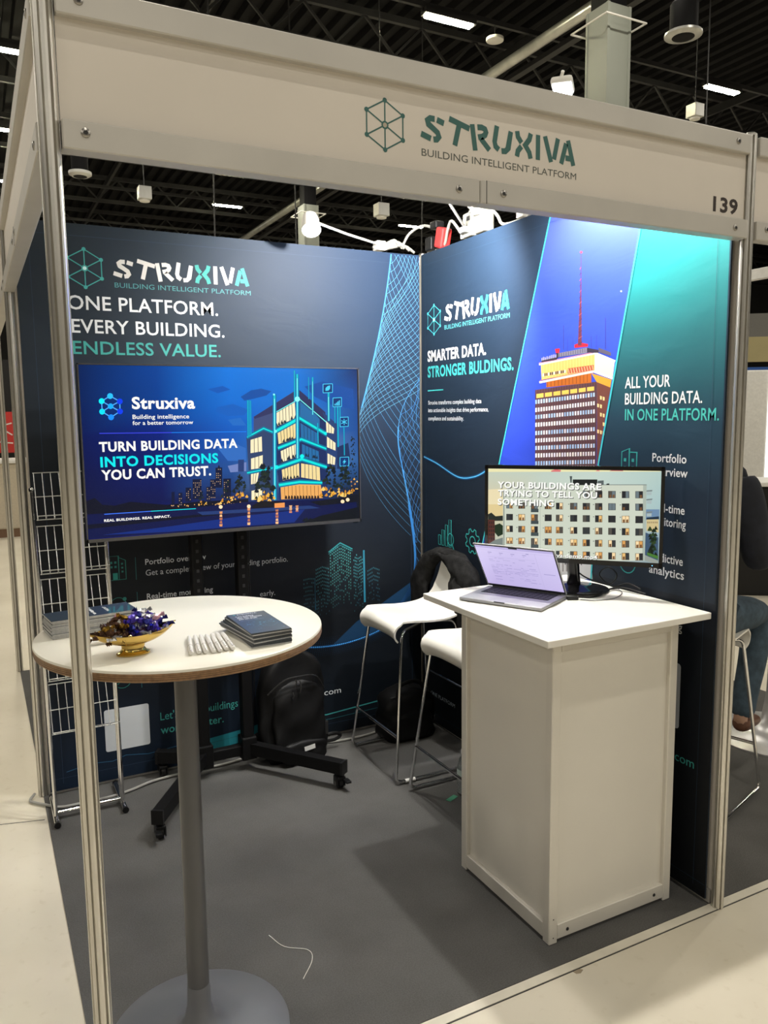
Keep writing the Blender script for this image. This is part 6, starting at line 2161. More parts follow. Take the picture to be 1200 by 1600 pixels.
# ================================================================== the hall
def floor_mat():
    m = bpy.data.materials.new('cream_concrete')
    m.use_nodes = True
    nt = m.node_tree
    b = nt.nodes['Principled BSDF']
    geo = nt.nodes.new('ShaderNodeNewGeometry')
    n1 = nt.nodes.new('ShaderNodeTexNoise'); n1.inputs['Scale'].default_value = 1.3; n1.inputs['Detail'].default_value = 6
    n2 = nt.nodes.new('ShaderNodeTexNoise'); n2.inputs['Scale'].default_value = 26; n2.inputs['Detail'].default_value = 8
    vo = nt.nodes.new('ShaderNodeTexVoronoi'); vo.inputs['Scale'].default_value = 2.3
    for n in (n1, n2, vo): nt.links.new(geo.outputs['Position'], n.inputs['Vector'])
    r = nt.nodes.new('ShaderNodeValToRGB')
    r.color_ramp.elements[0].position = 0.32; r.color_ramp.elements[0].color = (0.60, 0.55, 0.44, 1)
    r.color_ramp.elements[1].position = 0.62; r.color_ramp.elements[1].color = (0.70, 0.65, 0.54, 1)
    nt.links.new(n1.outputs['Fac'], r.inputs['Fac'])
    r2 = nt.nodes.new('ShaderNodeValToRGB')
    r2.color_ramp.elements[0].position = 0.28; r2.color_ramp.elements[0].color = (0.93, 0.92, 0.90, 1)
    r2.color_ramp.elements[1].position = 0.40; r2.color_ramp.elements[1].color = (1, 1, 1, 1)
    nt.links.new(n2.outputs['Fac'], r2.inputs['Fac'])
    r3 = nt.nodes.new('ShaderNodeValToRGB')      # small dark scuffs
    r3.color_ramp.elements[0].position = 0.004; r3.color_ramp.elements[0].color = (0.35, 0.32, 0.28, 1)
    r3.color_ramp.elements[1].position = 0.010; r3.color_ramp.elements[1].color = (1, 1, 1, 1)
    nt.links.new(vo.outputs['Distance'], r3.inputs['Fac'])
    mx = nt.nodes.new('ShaderNodeMix'); mx.data_type = 'RGBA'; mx.blend_type = 'MULTIPLY'; mx.inputs[0].default_value = 1
    nt.links.new(r.outputs['Color'], mx.inputs[6]); nt.links.new(r2.outputs['Color'], mx.inputs[7])
    mx2 = nt.nodes.new('ShaderNodeMix'); mx2.data_type = 'RGBA'; mx2.blend_type = 'MULTIPLY'; mx2.inputs[0].default_value = 0.8
    nt.links.new(mx.outputs[2], mx2.inputs[6]); nt.links.new(r3.outputs['Color'], mx2.inputs[7])
    nt.links.new(mx2.outputs[2], b.inputs['Base Color'])
    b.inputs['Roughness'].default_value = 0.42
    b.inputs['Specular IOR Level'].default_value = 0.4
    return m

def carpet_mat(name, c0, c1):
    m = bpy.data.materials.new(name)
    m.use_nodes = True
    nt = m.node_tree
    b = nt.nodes['Principled BSDF']
    geo = nt.nodes.new('ShaderNodeNewGeometry')
    n1 = nt.nodes.new('ShaderNodeTexNoise'); n1.inputs['Scale'].default_value = 240; n1.inputs['Detail'].default_value = 6
    n2 = nt.nodes.new('ShaderNodeTexNoise'); n2.inputs['Scale'].default_value = 3.5; n2.inputs['Detail'].default_value = 5
    for n in (n1, n2): nt.links.new(geo.outputs['Position'], n.inputs['Vector'])
    ad = nt.nodes.new('ShaderNodeMath'); ad.operation = 'MULTIPLY_ADD'; ad.inputs[1].default_value = 0.6
    nt.links.new(n1.outputs['Fac'], ad.inputs[0])
    ml = nt.nodes.new('ShaderNodeMath'); ml.operation = 'MULTIPLY'; ml.inputs[1].default_value = 0.4
    nt.links.new(n2.outputs['Fac'], ml.inputs[0]); nt.links.new(ml.outputs[0], ad.inputs[2])
    r = nt.nodes.new('ShaderNodeValToRGB')
    r.color_ramp.elements[0].position = 0.38; r.color_ramp.elements[0].color = c0 + (1,)
    r.color_ramp.elements[1].position = 0.62; r.color_ramp.elements[1].color = c1 + (1,)
    nt.links.new(ad.outputs[0], r.inputs['Fac'])
    nt.links.new(r.outputs['Color'], b.inputs['Base Color'])
    bp = nt.nodes.new('ShaderNodeBump'); bp.inputs['Strength'].default_value = 0.5; bp.inputs['Distance'].default_value = 0.002
    nt.links.new(n1.outputs['Fac'], bp.inputs['Height']); nt.links.new(bp.outputs['Normal'], b.inputs['Normal'])
    b.inputs['Roughness'].default_value = 0.95
    b.inputs['Specular IOR Level'].default_value = 0.15
    return m

CEIL_BLACK = mat('black_steel_deck', (0.0065, 0.0065, 0.0075), 0.7, 0.0, 0.2, 0.8, spec=0.2)
CEIL_BAR = mat('dark_painted_steel', (0.032, 0.032, 0.034), 0.5, 0.0, 0.2, 2.0)
CEIL_PIPE = mat('galvanised_pipe', (0.60, 0.60, 0.57), 0.35, 0.6, 0.15, 3.0)
COLUMN_GREY = mat('grey_green_column', (0.30, 0.32, 0.28), 0.55, 0.0, 0.05, 1.0)
HALL_WALL = mat('dark_hall_wall', (0.035, 0.035, 0.038), 0.8, 0.0, 0.15, 0.5)

tag(MB().box(-34, 44, -26, 50, -0.2, 0.0).build('floor', floor_mat()), kind='structure')
# ribbed roof deck, ribs run away from the fascia
mb = MB()
x = -34.0
pv, pf = [], []
while x < 44.0:
    for dx, z in ((0, 10.3), (0.16, 10.3), (0.20, 10.45), (0.36, 10.45), (0.40, 10.3)):
        pv.append((x + dx, z))
    x += 0.40
vv = [(p[0], -26, p[1]) for p in pv] + [(p[0], 50, p[1]) for p in pv]
n = len(pv)
mb.add(vv, [(i, i + 1, n + i + 1, n + i) for i in range(n - 1)])
tag(mb.build('ceiling', CEIL_BLACK), kind='structure')
tag(MB().box(-34, 44, 50, 50.3, 0, 10.5).build('wall_back_hall', HALL_WALL), kind='structure')
tag(MB().box(44, 44.3, -26, 50, 0, 10.5).build('wall_right_hall', HALL_WALL), kind='structure')
tag(MB().box(-34.3, -34, -26, 50, 0, 10.5).build('wall_left_hall', HALL_WALL), kind='structure')
tag(MB().box(-34, 44, -26.3, -26, 0, 10.5).build('wall_front_hall', HALL_WALL), kind='structure')

# steel under the deck: rails along the rows of lamps, beams, purlins
k = 0
for yy in [11.83 + 4.9 * q for q in range(-2, 7)]:
    k += 1
    tag(MB().bar((-34, yy, LAMP_Z + 0.18), (44, yy, LAMP_Z + 0.18), 0.07, 0.09).build('lamp_rail', CEIL_BAR),
        ['dark steel lamp rail over the aisle in front of the fascia lettering', 'dark steel lamp rail next behind the stand roofs', 'dark steel lamp rail carrying the two big lamps above the fascia', 'dark steel lamp rail carrying the topmost lamp at the left edge',
         'dark steel lamp rail carrying the second lamp down the left edge', 'dark steel lamp rail carrying the small far lamps under the fascia', 'dark steel lamp rail seventh from the visitor, under the fascia', 'dark steel lamp rail eighth from the visitor, just over the wall', 'dark steel lamp rail farthest from the visitor'][k - 1], 'rail', 'lamp rails', 'structure')
for q, yy in enumerate((5.2, 14.4, 19.2, 24.0, 29.0, 34.0)):
    mbx = MB().bar((-34, yy, 10.15), (44, yy, 10.15), 0.10, 0.14).bar((-34, yy, 9.35), (44, yy, 9.35), 0.10, 0.12)
    xx = -33.5
    while xx < 43:
        mbx.bar((xx, yy, 9.4), (xx + 0.7, yy, 10.1), 0.05).bar((xx + 0.7, yy, 10.1), (xx + 1.4, yy, 9.4), 0.05)
        xx += 1.4
    tag(mbx.build('roof_truss', CEIL_BAR), kind='structure')
for q, xx in enumerate((-1.2, 4.6, 11.4, 18.6, 26.0)):
    tag(MB().bar((xx, -26, 9.9), (xx, 50, 9.9), 0.09, 0.20).build('roof_beam', CEIL_BAR), kind='structure')
tag(MB().tube([(10.3, -20, 8.95), (10.3, 49, 8.95)], 0.11, 14).build('galvanised_pipe', CEIL_PIPE, None, True), 'long galvanised pipe under the roof left of the grey column', 'pipe')
tag(MB().bar((10.75, -20, 8.9), (10.75, 49, 8.9), 0.16, 0.10).build('cable_tray', CEIL_BAR), 'dark cable tray running beside the galvanised pipe', 'cable tray')
tag(MB().tube([(10.3, 9.05, 8.95), (10.3, 9.2, 8.95)], 0.125, 14).build('pipe_band', mat('red_tape', (0.35, 0.02, 0.02), 0.5), bpy.data.objects['galvanised_pipe']), 'red tape band')

# columns
col_m = MB()
col_m.box(-0.24, 0.24, -0.24, 0.24, 0, 8.2)
for s in (-1, 1):
    col_m.box(-0.25, -0.20, s * 0.24 - 0.02, s * 0.24 + 0.02, 0, 8.2).box(0.20, 0.25, s * 0.24 - 0.02, s * 0.24 + 0.02, 0, 8.2)
for nm, loc, lab in (('roof_column', (9.55, 8.9, 0), 'pale grey square column rising behind the fascia'), ('roof_column', (9.67, 22.4, 0), 'far pale column behind the glowing spot lamp')):
    c = thing(nm, lab, 'column', loc, 0, 'hall columns')
    col_m.build('shaft', COLUMN_GREY, c)
    MB().box(-0.2, 0.2, -0.2, 0.2, 8.2, 10.3).build('column_head', CEIL_BLACK, c)
    q = 0.42
    MB().tube([(-q, -q, 7.92), (q, -q, 7.92), (q, q, 7.92), (-q, q, 7.92)], 0.018, 6, None, False, True).build('cable_hoop', WHITE_PLASTIC, c, False)

# glowing linear lamps in view
LAMP_FACE = mat('lamp_diffuser', (0.9, 0.9, 0.85), 0.5, 0, 0, emit=(1.0, 0.93, 0.62), estr=LAMP_GLOW)
LAMP_LAB = {(8.3, 0): 'glowing linear lamp above the word mark on the fascia', (15.7, 0): 'glowing linear lamp at the upper right of the grey column', (1.0, 1): 'topmost glowing linear lamp at the left edge',
            (1.0, 2): 'second glowing linear lamp down at the left edge', (1.0, 3): 'third glowing linear lamp down at the left edge', (8.3, 3): 'small far linear lamp seen under the fascia left of the spot lamp', (15.7, 3): 'small far linear lamp seen under the fascia right of the spot lamp'}
for (lx, ln), lab in LAMP_LAB.items():
    t = thing('linear_ceiling_lamp', lab, 'ceiling lamp', (lx, 11.83 + 4.9 * ln, LAMP_Z), 0, 'linear hall lamps')
    MB().box(-0.56, 0.56, -0.10, 0.10, 0.02, 0.12).box(-0.60, -0.56, -0.03, 0.03, 0.04, 0.10).box(0.56, 0.60, -0.03, 0.03, 0.04, 0.10).build('housing', CEIL_BAR, t)
    MB().bbox(-0.5, 0.5, -0.08, 0.08, -0.01, 0.02, 0.005).build('diffuser', LAMP_FACE, t)

# loudspeakers, sensors and boxes hanging from the roof
def hang_speaker(loc, s, lab):
    t = thing('ceiling_speaker', lab, 'speaker', loc, 0, 'hanging loudspeakers')
    MB().lathe([(0.20 * s, 0.0), (0.22 * s, 0.04), (0.22 * s, 0.45 * s), (0.12 * s, 0.55 * s)], 20).build('can', CEIL_BLACK, t, True)
    MB().lathe([(0.30 * s, 0.0), (0.30 * s, -0.03), (0.22 * s, -0.05)], 24).build('flange', CEIL_PIPE, t, True)
    MB().lathe([(0.18 * s, -0.051), (0.12 * s, -0.06), (0.05 * s, -0.055)], 20).build('cone', CEIL_BLACK, t, True)
    MB().tube([(0, 0, 0.5 * s), (0, 0, 10.3 - loc[2])], 0.012, 5).build('hanger', CEIL_BAR, t)
hang_speaker((9.0, 6.8, 6.9), 0.85, 'black hanging loudspeaker at the top right above the fascia')
hang_speaker((1.1, 8.2, 4.45), 0.42, 'black hanging loudspeaker under the fascia next to the front post')
t = thing('heat_detector', 'small white disc on the end of the lamp by the fascia top', 'detector', (9.35, 11.83, 8.86), 0)
MB().lathe([(0.04, 0.10), (0.17, 0.05), (0.17, 0.0), (0.08, -0.03)], 20).build('dome', WHITE_PLASTIC, t, True)
MB().tube([(0, 0, 0.08), (0, 0, 0.32)], 0.01, 5).build('hanger', CEIL_BAR, t)
for loc, lab in (((2.8, 13.2, 5.5), 'little hanging light box seen under the fascia at the left'), ((11.5, 8.8, 6.8), 'little hanging light box at the right under the lamp'), ((6.6, 11.4, 5.2), 'little hanging light box above the corner of the stand')):
    t = thing('hanging_light_box', lab, 'light box', loc, 0, 'hanging light boxes')
    MB().bbox(-0.11, 0.11, -0.11, 0.11, 0.0, 0.22, 0.01).build('housing', CEIL_PIPE, t)
    MB().lathe([(0.09, 0.0), (0.09, -0.03), (0.05, -0.04)], 14).build('lens', WHITE_PLASTIC, t, True)
    MB().tube([(0, 0, 0.22), (0, 0, 10.3 - loc[2])], 0.009, 5).build('hanger', CEIL_BAR, t)
for q, (a, b, lab) in enumerate((((3.9, 12.6, 10.46), (3.85, 12.6, 3.2), 'thin dark cable hanging farthest left under the fascia'), ((5.6, 13.2, 10.46), (5.65, 13.2, 3.4), 'thin dark cable hanging left of the spot lamp'), ((9.1, 14.2, 10.46), (9.0, 14.2, 3.2), 'thin dark cable hanging right of the spot lamp'))):
    tag(MB().tube([a, tuple((a[i] + b[i]) / 2 + (0.03 if i == 0 else 0) for i in range(3)), b], 0.014, 5).build('hanging_cable', CEIL_BAR), lab, 'cable', 'cables from the roof')

# ================================================================== the stand: carpet, posts, walls, fascia
W = D = 1.98
H = 2.5
tag(MB().box(0.0, 1.96, 0.022, 1.975, 0.0, 0.004).build('carpet', carpet_mat('charcoal_carpet', (0.078, 0.076, 0.073), (0.112, 0.110, 0.107))), 'dark grey needle felt carpet of the stand', 'carpet')
tag(MB().box(0.0, 1.96, 1.98, 3.95, 0.0, 0.004).build('carpet', MATS.setdefault('carpet_b', carpet_mat('charcoal_carpet_next', (0.075, 0.073, 0.07), (0.115, 0.112, 0.108)))), 'sliver of grey carpet of the stand behind', 'carpet')
tag(MB().box(1.965, 3.95, 0.022, 3.95, 0.0, 0.004).build('carpet', MATS['carpet_b']), 'grey carpet of the stand next door at the right', 'carpet')
KERB = mat('cream_edge_strip', (0.66, 0.62, 0.52), 0.5, 0.0, 0.06, 12)
tag(MB().box(-0.02, 5.9, -0.012, 0.020, 0.0, 0.003).build('trim_1', KERB), kind='structure')
tag(MB().box(-0.02, 5.9, -0.0155, -0.0125, 0.0, 0.0012).build('trim_2', DARK_HOLE), kind='structure')
SCUFF = mat('bare_patch', (0.33, 0.27, 0.19), 0.8)
tag(MB().prism([(1.335, -0.016), (1.36, -0.015), (1.368, -0.024), (1.352, -0.032), (1.338, -0.028)], 0.0, 0.0008).build('floor_chip', SCUFF), 'small brown chip in the cream floor by the edge strip', 'chip')

tag(MB().bar((-3.0, 2.55, 0.0004), (-0.012, 1.745, 0.0004), 0.004, 0.0008).build('trim_3', DARK_HOLE), kind='structure')
def octo(r=0.02):
    P = []
    for k in range(8):
        a = PI / 4 * k
        for da, rr in ((-14, r), (0, r * 1.01), (14, r), (17, r * 0.62), (28, r * 0.62)):
            b = a + math.radians(da)
            P.append((rr * math.cos(b), rr * math.sin(b)))
    return P
def post(x, y, lab, h=H):
    o = MB().prism(octo(), 0.0, h).build('aluminium_post', ALU)
    o.location = (x, y, 0.003 if y < 0.01 else 0.004)
    MB().lathe([(0.0195, 0.0), (0.0195, 0.006), (0.012, 0.011)], 16).build('end_cap', STEEL, o, True).location = (0, 0, h)
    return tag(o, lab, 'post', 'octagonal stand posts')
post(0, 0, 'slotted aluminium post in the left foreground in front of the round table')
post(W, 0, 'slotted aluminium post at the right end of the fascia')
post(0, D, 'slotted aluminium post at the back left, beside the wire rack')
post(0, 2 * D, 'slotted aluminium post farthest left, of the stand behind')
post(W, D, 'slotted aluminium post hidden in the back right corner')
post(W + 1.98, 0, 'slotted aluminium post of the stand next door, beyond the seated person')

def system_wall(name, lab_loc, rz):
    """white infill panels between aluminium rails, standing behind the printed fabric"""
    w = bpy.data.objects.new(name, None)
    COL.objects.link(w)
    w.location, w.rotation_euler = lab_loc, (0, 0, rz)
    w['kind'] = 'structure'
    for k in range(2):
        MB().box(0.022 + k * 0.99, 0.968 + k * 0.99, -0.003, 0.003, 0.05, H - 0.05).build('panel', WHITE_PANEL, w)
        MB().box(0.022 + k * 0.99, 0.968 + k * 0.99, -0.013, 0.013, 0.004, 0.05).box(0.022 + k * 0.99, 0.968 + k * 0.99, -0.013, 0.013, H - 0.05, H - 0.010).build('rail', ALU_BEAM, w)
    MB().prism(octo(0.017), 0.005, H, T3(0.99, 0, 0)).build('stile', ALU, w)
    return w
system_wall('wall_back', (0, D, 0), 0)
system_wall('wall_right', (W, D, 0), -PI / 2)

def fascia(origin, rz, label, name_cat='fascia', joints=True):
    t = thing('fascia_panel', label, 'fascia', (origin[0], origin[1], 2.2), rz)
    L = W
    a, b = 0.021, L - 0.021
    for k, (x0, x1) in enumerate(((a, 0.985), (0.9865, b))):
        MB().bbox(x0, x1, -0.022, 0.022, 0.0, 0.055, 0.0025, None, 1).build('lower_beam', ALU_BEAM, t)
    MB().bbox(a, b, -0.022, 0.022, 0.245, 0.30, 0.0025, None, 1).build('upper_beam', ALU_BEAM, t)
    MB().box(a, b, -0.004, 0.0, 0.055, 0.245).build('board', WHITE_PANEL, t)
    MB().box(1.0035, 1.005, -0.0226, -0.0215, 0.0, 0.055).build('joint_line', DARK_HOLE, t)
    for sx, sz in ((0.064, 0.033), (0.923, 0.026), (1.055, 0.029), (1.903, 0.026), (0.064, 0.274), (1.903, 0.274)):
        s = MB().lathe([(0.0092, 0.0), (0.0088, 0.0020), (0.0066, 0.0032)], 16, T3(sx, -0.022, sz) @ RX(PI / 2)).build('screw', STEEL, t, True)
        MB().lathe([(0.0048, 0.0), (0.0048, 0.0006)], 6, T3(sx, -0.0250, sz) @ RX(PI / 2)).build('socket', DARK_HOLE, s)
    return t
front = fascia((0, 0), 0, 'front fascia with teal word mark and stand number 139')
fascia((0, D), -PI / 2, 'plain side fascia running back from the front left post')
fascia((0, 2 * D), -PI / 2, 'plain fascia of the stand behind at the far left edge')
fascia((W, 0), 0, 'plain fascia of the stand next door, right of number 139')

INK = print_mat('fascia_ink', 0.5)
def fx(x): return -0.1677 + (x + 0.1677) * 1.0064
def fz(z): return 1.6844 + (z - 1.6844) * 1.0064 - 2.2
cv = Canvas()
TEAL = '3f6a66'
hex_mark(cv, fx(0.7245), fz(2.347), 0.0545 * 1.0064, TEAL, 'b3a998', 0.0034, 1.0)
cv.build('hexagon_mark', INK, front, sheet((0, -0.004, 0), (1, 0, 0), (0, 0, 1)), 0.0004)
cv = Canvas()
word_mark(cv, fx(0.822), fz(2.327), (1.292 - 0.822) * 1.0064, 0.0615, [TEAL] * 8)
cv.build('word_mark', INK, front, sheet((0, -0.004, 0), (1, 0, 0), (0, 0, 1)), 0.0004)
cv = Canvas()
cv.text('BUILDING INTELLIGENT PLATFORM', '5b5f5b', fx(0.822), fz(2.2925), (1.294 - 0.822) * 1.0064, 0.0165, 0)
cv.build('tag_line', INK, front, sheet((0, -0.004, 0), (1, 0, 0), (0, 0, 1)), 0.0004)
cv = Canvas()
cv.text('139', '3a322f', fx(1.8130), fz(2.266), 0.1060, 0.0435, 2)
cv.build('stand_number', INK, front, sheet((0, -0.004, 0), (1, 0, 0), (0, 0, 1)), 0.0004)

# ================================================================== printed fabric on the two walls
FABRIC = print_mat('printed_fabric', 0.6, 0.0, 0.16)
LETTER = print_mat('fabric_lettering', 0.6, 0.0, 0.10)
NAVY = '1b2a3e'
PALE = 'dfe3e6'
TQ = '3f9e97'

def seam(cv, pts, col='2a3d55', w=0.0016):
    cv.stroke(col, pts, w)

# ---- back wall: u = x, v = z
bf = thing('fabric_backdrop', 'navy printed fabric stretched over the back wall behind the television', 'backdrop', (0, 1.952, 0))
MB().box(0.03, 1.944, 0.002, 0.008, 0.020, 2.497).build('fabric_edge', mat('navy_fabric_edge', hexc('16222f'), 0.8), bf)
cv = Canvas()
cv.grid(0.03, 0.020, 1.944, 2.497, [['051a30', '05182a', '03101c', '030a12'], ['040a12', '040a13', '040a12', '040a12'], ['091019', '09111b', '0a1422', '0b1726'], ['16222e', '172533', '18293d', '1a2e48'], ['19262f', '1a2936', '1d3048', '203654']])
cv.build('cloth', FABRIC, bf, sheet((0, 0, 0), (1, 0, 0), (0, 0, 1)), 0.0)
cv = Canvas()
for a in ([(0.03, 2.447), (1.925, 2.447)], [(0.03, 0.075), (1.925, 0.075)], [(0.085, 0.05), (0.085, 2.48)], [(1.885, 0.05), (1.885, 2.48)]):
    seam(cv, a)
cv.build('seam', LETTER, bf, sheet((0, 0, 0), (1, 0, 0), (0, 0, 1)), 0.0003)
BM = sheet((0, 0, 0), (1, 0, 0), (0, 0, 1))

cv = Canvas()
hex_mark(cv, 0.2985, 2.3155, 0.079, TQ, 'c9f0ee', 0.0042)
word_mark(cv, 0.418, 2.2835, 0.610, 0.080, ['d8d6d2'] * 4 + ['3f9e97'] + ['d8d6d2'] * 2 + ['3f9e97'])
cv.text('BUILDING INTELLIGENT PLATFORM', '4d8f92', 0.418, 2.243, 0.613, 0.0205, 0)
cv.build('logo', LETTER, bf, BM, 0.0006)
cv = Canvas()
cv.text('ONE PLATFORM.', PALE, 0.222, 2.1415, 0.649, 0.059, 1)
cv.text('EVERY BUILDING.', PALE, 0.232, 2.044, 0.666, 0.0575, 1)
cv.text('ENDLESS VALUE.', TQ, 0.232, 1.954, 0.645, 0.0555, 1)
cv.build('headline', LETTER, bf, BM, 0.0006)

cv = Canvas()
GT = 'c9ced2'
rows = [(1.0095, 0.959, 'Portfolio overview', 0.281, 'Get a complete view of your building portfolio.', 0.690), (0.848, 0.797, 'Real-time monitoring', 0.308, '', 0),
        (0.690, 0.640, 'Predictive analytics', 0.290, '', 0), (0.535, 0.449, 'Sustainability', 0.205, 'Meet reporting', 0.215)]
for z1, z2, a, wa, b, wb in rows:
    cv.text(a, 'd6dade', 0.489, z1, wa, 0.0265, 1)
    if b: cv.text(b, GT, 0.489, z2, wb, 0.0265, 0)
    cv.stroke('2f6f72', [(0.446, z1 + 0.04), (0.446, z2 - 0.014)], 0.0024)
cv.text('early.', GT, 1.030, 0.797, 0.078, 0.0265, 0)
cv.text("Let's make buildings", TQ, 0.523, 0.260, 0.376, 0.038, 0)
cv.text('work smarter.', TQ, 0.522, 0.193, 0.303, 0.038, 1)
cv.text('struxiva.com', PALE, 1.165, 0.2325, 0.290, 0.031, 0)
cv.build('small_lettering', LETTER, bf, BM, 0.0006)
cv = Canvas()
# line icons: houses, ring with dots, chart, leaf
IC = '2f7f78'
cv.stroke(IC, [(0.325, 0.953), (0.325, 1.062), (0.372, 1.062), (0.372, 0.953)], 0.0026)
cv.stroke(IC, [(0.372, 1.055), (0.402, 1.040), (0.402, 0.953), (0.325, 0.953)], 0.0026)
for i in range(2):
    for j in range(2): cv.rect(IC, 0.335 + i * 0.018, 1.008 + j * 0.02, 0.345 + i * 0.018, 1.018 + j * 0.02)
for j in range(3): cv.rect(IC, 0.383, 0.985 + j * 0.018, 0.391, 0.993 + j * 0.018)
cv.rect('2f8f84', 0.345, 0.955, 0.366, 0.985)
cv.ring(IC, 0.362, 0.836, 0.035, 0.0026); cv.disc(IC, 0.390, 0.862, 0.009); cv.disc(IC, 0.335, 0.812, 0.007)
for j in range(3): cv.stroke(IC, [(0.332 + j * 0.022, 0.635), (0.332 + j * 0.022, 0.672 + j * 0.018)], 0.011)
cv.ring(IC, 0.362, 0.487, 0.040, 0.0026); cv.stroke(IC, [(0.335, 0.462), (0.362, 0.487), (0.372, 0.512), (0.392, 0.498)], 0.003)
cv.build('icon', LETTER, bf, BM, 0.0006)
# white square that carried the code (the code itself is left off)
cv = Canvas()
q = []
for cx, cy, a0 in ((0.462, 0.345, 0), (0.283, 0.345, 90), (0.283, 0.166, 180), (0.462, 0.166, 270)):
    q += _ARC(cx, cy, 0.010, a0, a0 + 90, 4)
cv.poly('c6cbd0', q)
cv.build('white_square', LETTER, bf, BM, 0.0006)
# dotted town
cv = Canvas()
rd = random.Random(3)
def dotted(x0, x1, top, bot, peak, cols, rows, tint):
    for r in range(rows):
        t = r / (rows - 1.0)
        for c in range(cols):
            u = c / (cols - 1.0)
            x = x0 + (x1 - x0) * u
            z = top + (bot - top) * t + peak * (1 - abs(2 * u - 1))
            if rd.random() < 0.12 + 0.55 * t * t: continue
            cr = tuple(a + (b - a) * (t * 0.85) for a, b in zip(hexc(tint), hexc('0f1c2c')))
            cv.poly(cr, [(x - 0.0022, z - 0.004), (x + 0.0022, z - 0.004), (x + 0.0022, z + 0.004), (x - 0.0022, z + 0.004)], None, 0.0)
dotted(1.410, 1.522, 0.985, 0.690, 0.030, 12, 20, '4fa6a4')
dotted(1.542, 1.590, 0.930, 0.660, 0.040, 7, 17, '3f8f98')
dotted(1.330, 1.398, 0.900, 0.660, 0.012, 9, 14, '37808a')
dotted(1.262, 1.322, 0.855, 0.690, 0.004, 8, 9, '2b6470')
dotted(1.622, 1.688, 0.865, 0.680, 0.014, 9, 10, '2f6878')
cv.stroke('2f8f98', [(1.400, 0.985), (1.466, 1.028), (1.535, 0.990)], 0.006)
cv.stroke('2a7f88', [(1.400, 0.975), (1.466, 1.016), (1.535, 0.980)], 0.003)
cv.stroke('2a7f9a', [(1.600, 0.978), (1.602, 0.700)], 0.010)
cv.stroke('1f5f7a', [(1.322, 0.860), (1.322, 0.690)], 0.003)
cv.build('dotted_town', LETTER, bf, BM, 0.0006)
# woven net of fine blue lines
cv = Canvas()
def bez(p, n=18):
    out = []
    for k in range(n + 1):
        t = k / n
        a = [Vector(q) for q in p]
        while len(a) > 1:
            a = [a[i] * (1 - t) + a[i + 1] * t for i in range(len(a) - 1)]
        out.append((min(a[0].x, 1.942), a[0].y))
    return out
ENV = bez([(1.778, 2.49), (1.735, 2.15), (1.640, 1.85), (1.575, 1.64)], 44)
ENV += bez([(1.575, 1.64), (1.562, 1.58), (1.575, 1.50)], 6)[1:]
NE = len(ENV)
def env_at(z):
    return min(ENV, key=lambda p: abs(p[1] - z))
for i in range(0, 6):                      # threads that start on the top hem
    x0 = 1.80 + i * 0.022
    cv.stroke('6cb4dc', bez([(x0, 2.49), (x0 + 0.05, 2.40), (1.942, 2.23 + i * 0.038)], 8), 0.0012, 0.0)
    cv.stroke('6cb4dc', bez([(x0 + 0.02, 2.49), (x0 - 0.01, 2.44 - i * 0.03), env_at(2.44 - i * 0.052)], 8), 0.0012, 0.0)
for k in range(0, NE - 2, 2):              # threads leaving the left edge, down to the right
    t = k / (NE - 1.0)
    p, q = ENV[k], ENV[k + 1]
    d = Vector((q[0] - p[0], q[1] - p[1])).normalized()
    end = (1.942, p[1] - 0.31 - 0.22 * t) if t < 0.62 else (1.900 - 0.02 * t, p[1] - 0.52 + 0.05 * (1 - t))
    L = 0.03 + 0.13 * t * t
    cv.stroke(('62b0de', '4f9ccc', '4688b4')[min(2, int(t * 3))], bez([p, (p[0] + d.x * L, p[1] + d.y * L), ((p[0] + end[0]) / 2 - 0.03, (p[1] + end[1]) / 2 - 0.03 - 0.06 * t), end]), 0.0012, 0.0)
for k in range(0, 24):                     # threads coming in from the corner, swinging down along the left edge
    t = k / 23.0
    st = (1.942, 2.47 - 0.66 * t)
    e = env_at(st[1] - 0.36 + 0.10 * t)
    cv.stroke('74bcdc', bez([st, (1.90 - 0.04 * t, st[1] - 0.09 + 0.03 * t), (e[0] + 0.05, e[1] + 0.14), e]), 0.0011, 0.0)
TWI = bez([(1.942, 1.86), (1.80, 1.72), (1.79, 1.58), (1.83, 1.42)], 14) + bez([(1.83, 1.42), (1.86, 1.28), (1.89, 1.15), (1.905, 1.02)], 14)[1:]
for k in range(0, len(TWI) - 2, 2):              # second, smaller twist
    p = TWI[k]
    cv.stroke('4f98d4', bez([p, (p[0] + 0.005, p[1] - 0.10), (1.89, p[1] - 0.20), (1.942, p[1] - 0.26)], 10), 0.0012, 0.00006)
    cv.stroke('3f84cc', bez([(1.942, p[1] + 0.02), (1.91, p[1] - 0.05), (p[0] + 0.03, p[1] - 0.13), TWI[min(len(TWI) - 1, k + 6)]], 10), 0.0012, 0.00006)
cv.stroke('4f98d4', TWI[:15], 0.0025)
cv.stroke('3f8cd6', TWI[8:], 0.006)
for w, c in ((0.008, '2b6aa6'), (0.0035, '4f9ee4')):
    cv.stroke(c, [(p[0] + 0.002, p[1]) for p in ENV[:40]], w)
cv.stroke('2f78c0', bez([(1.872, 1.20), (1.895, 1.06), (1.915, 0.96), (1.918, 0.84), (1.885, 0.74)]), 0.012)
cv.poly('16406e', bez([(1.915, 0.98), (1.918, 0.86), (1.885, 0.74), (1.80, 0.66)]) + bez([(1.82, 0.665), (1.90, 0.72), (1.922, 0.76)], 6))
cv.build('line_net', LETTER, bf, BM, 0.0005)
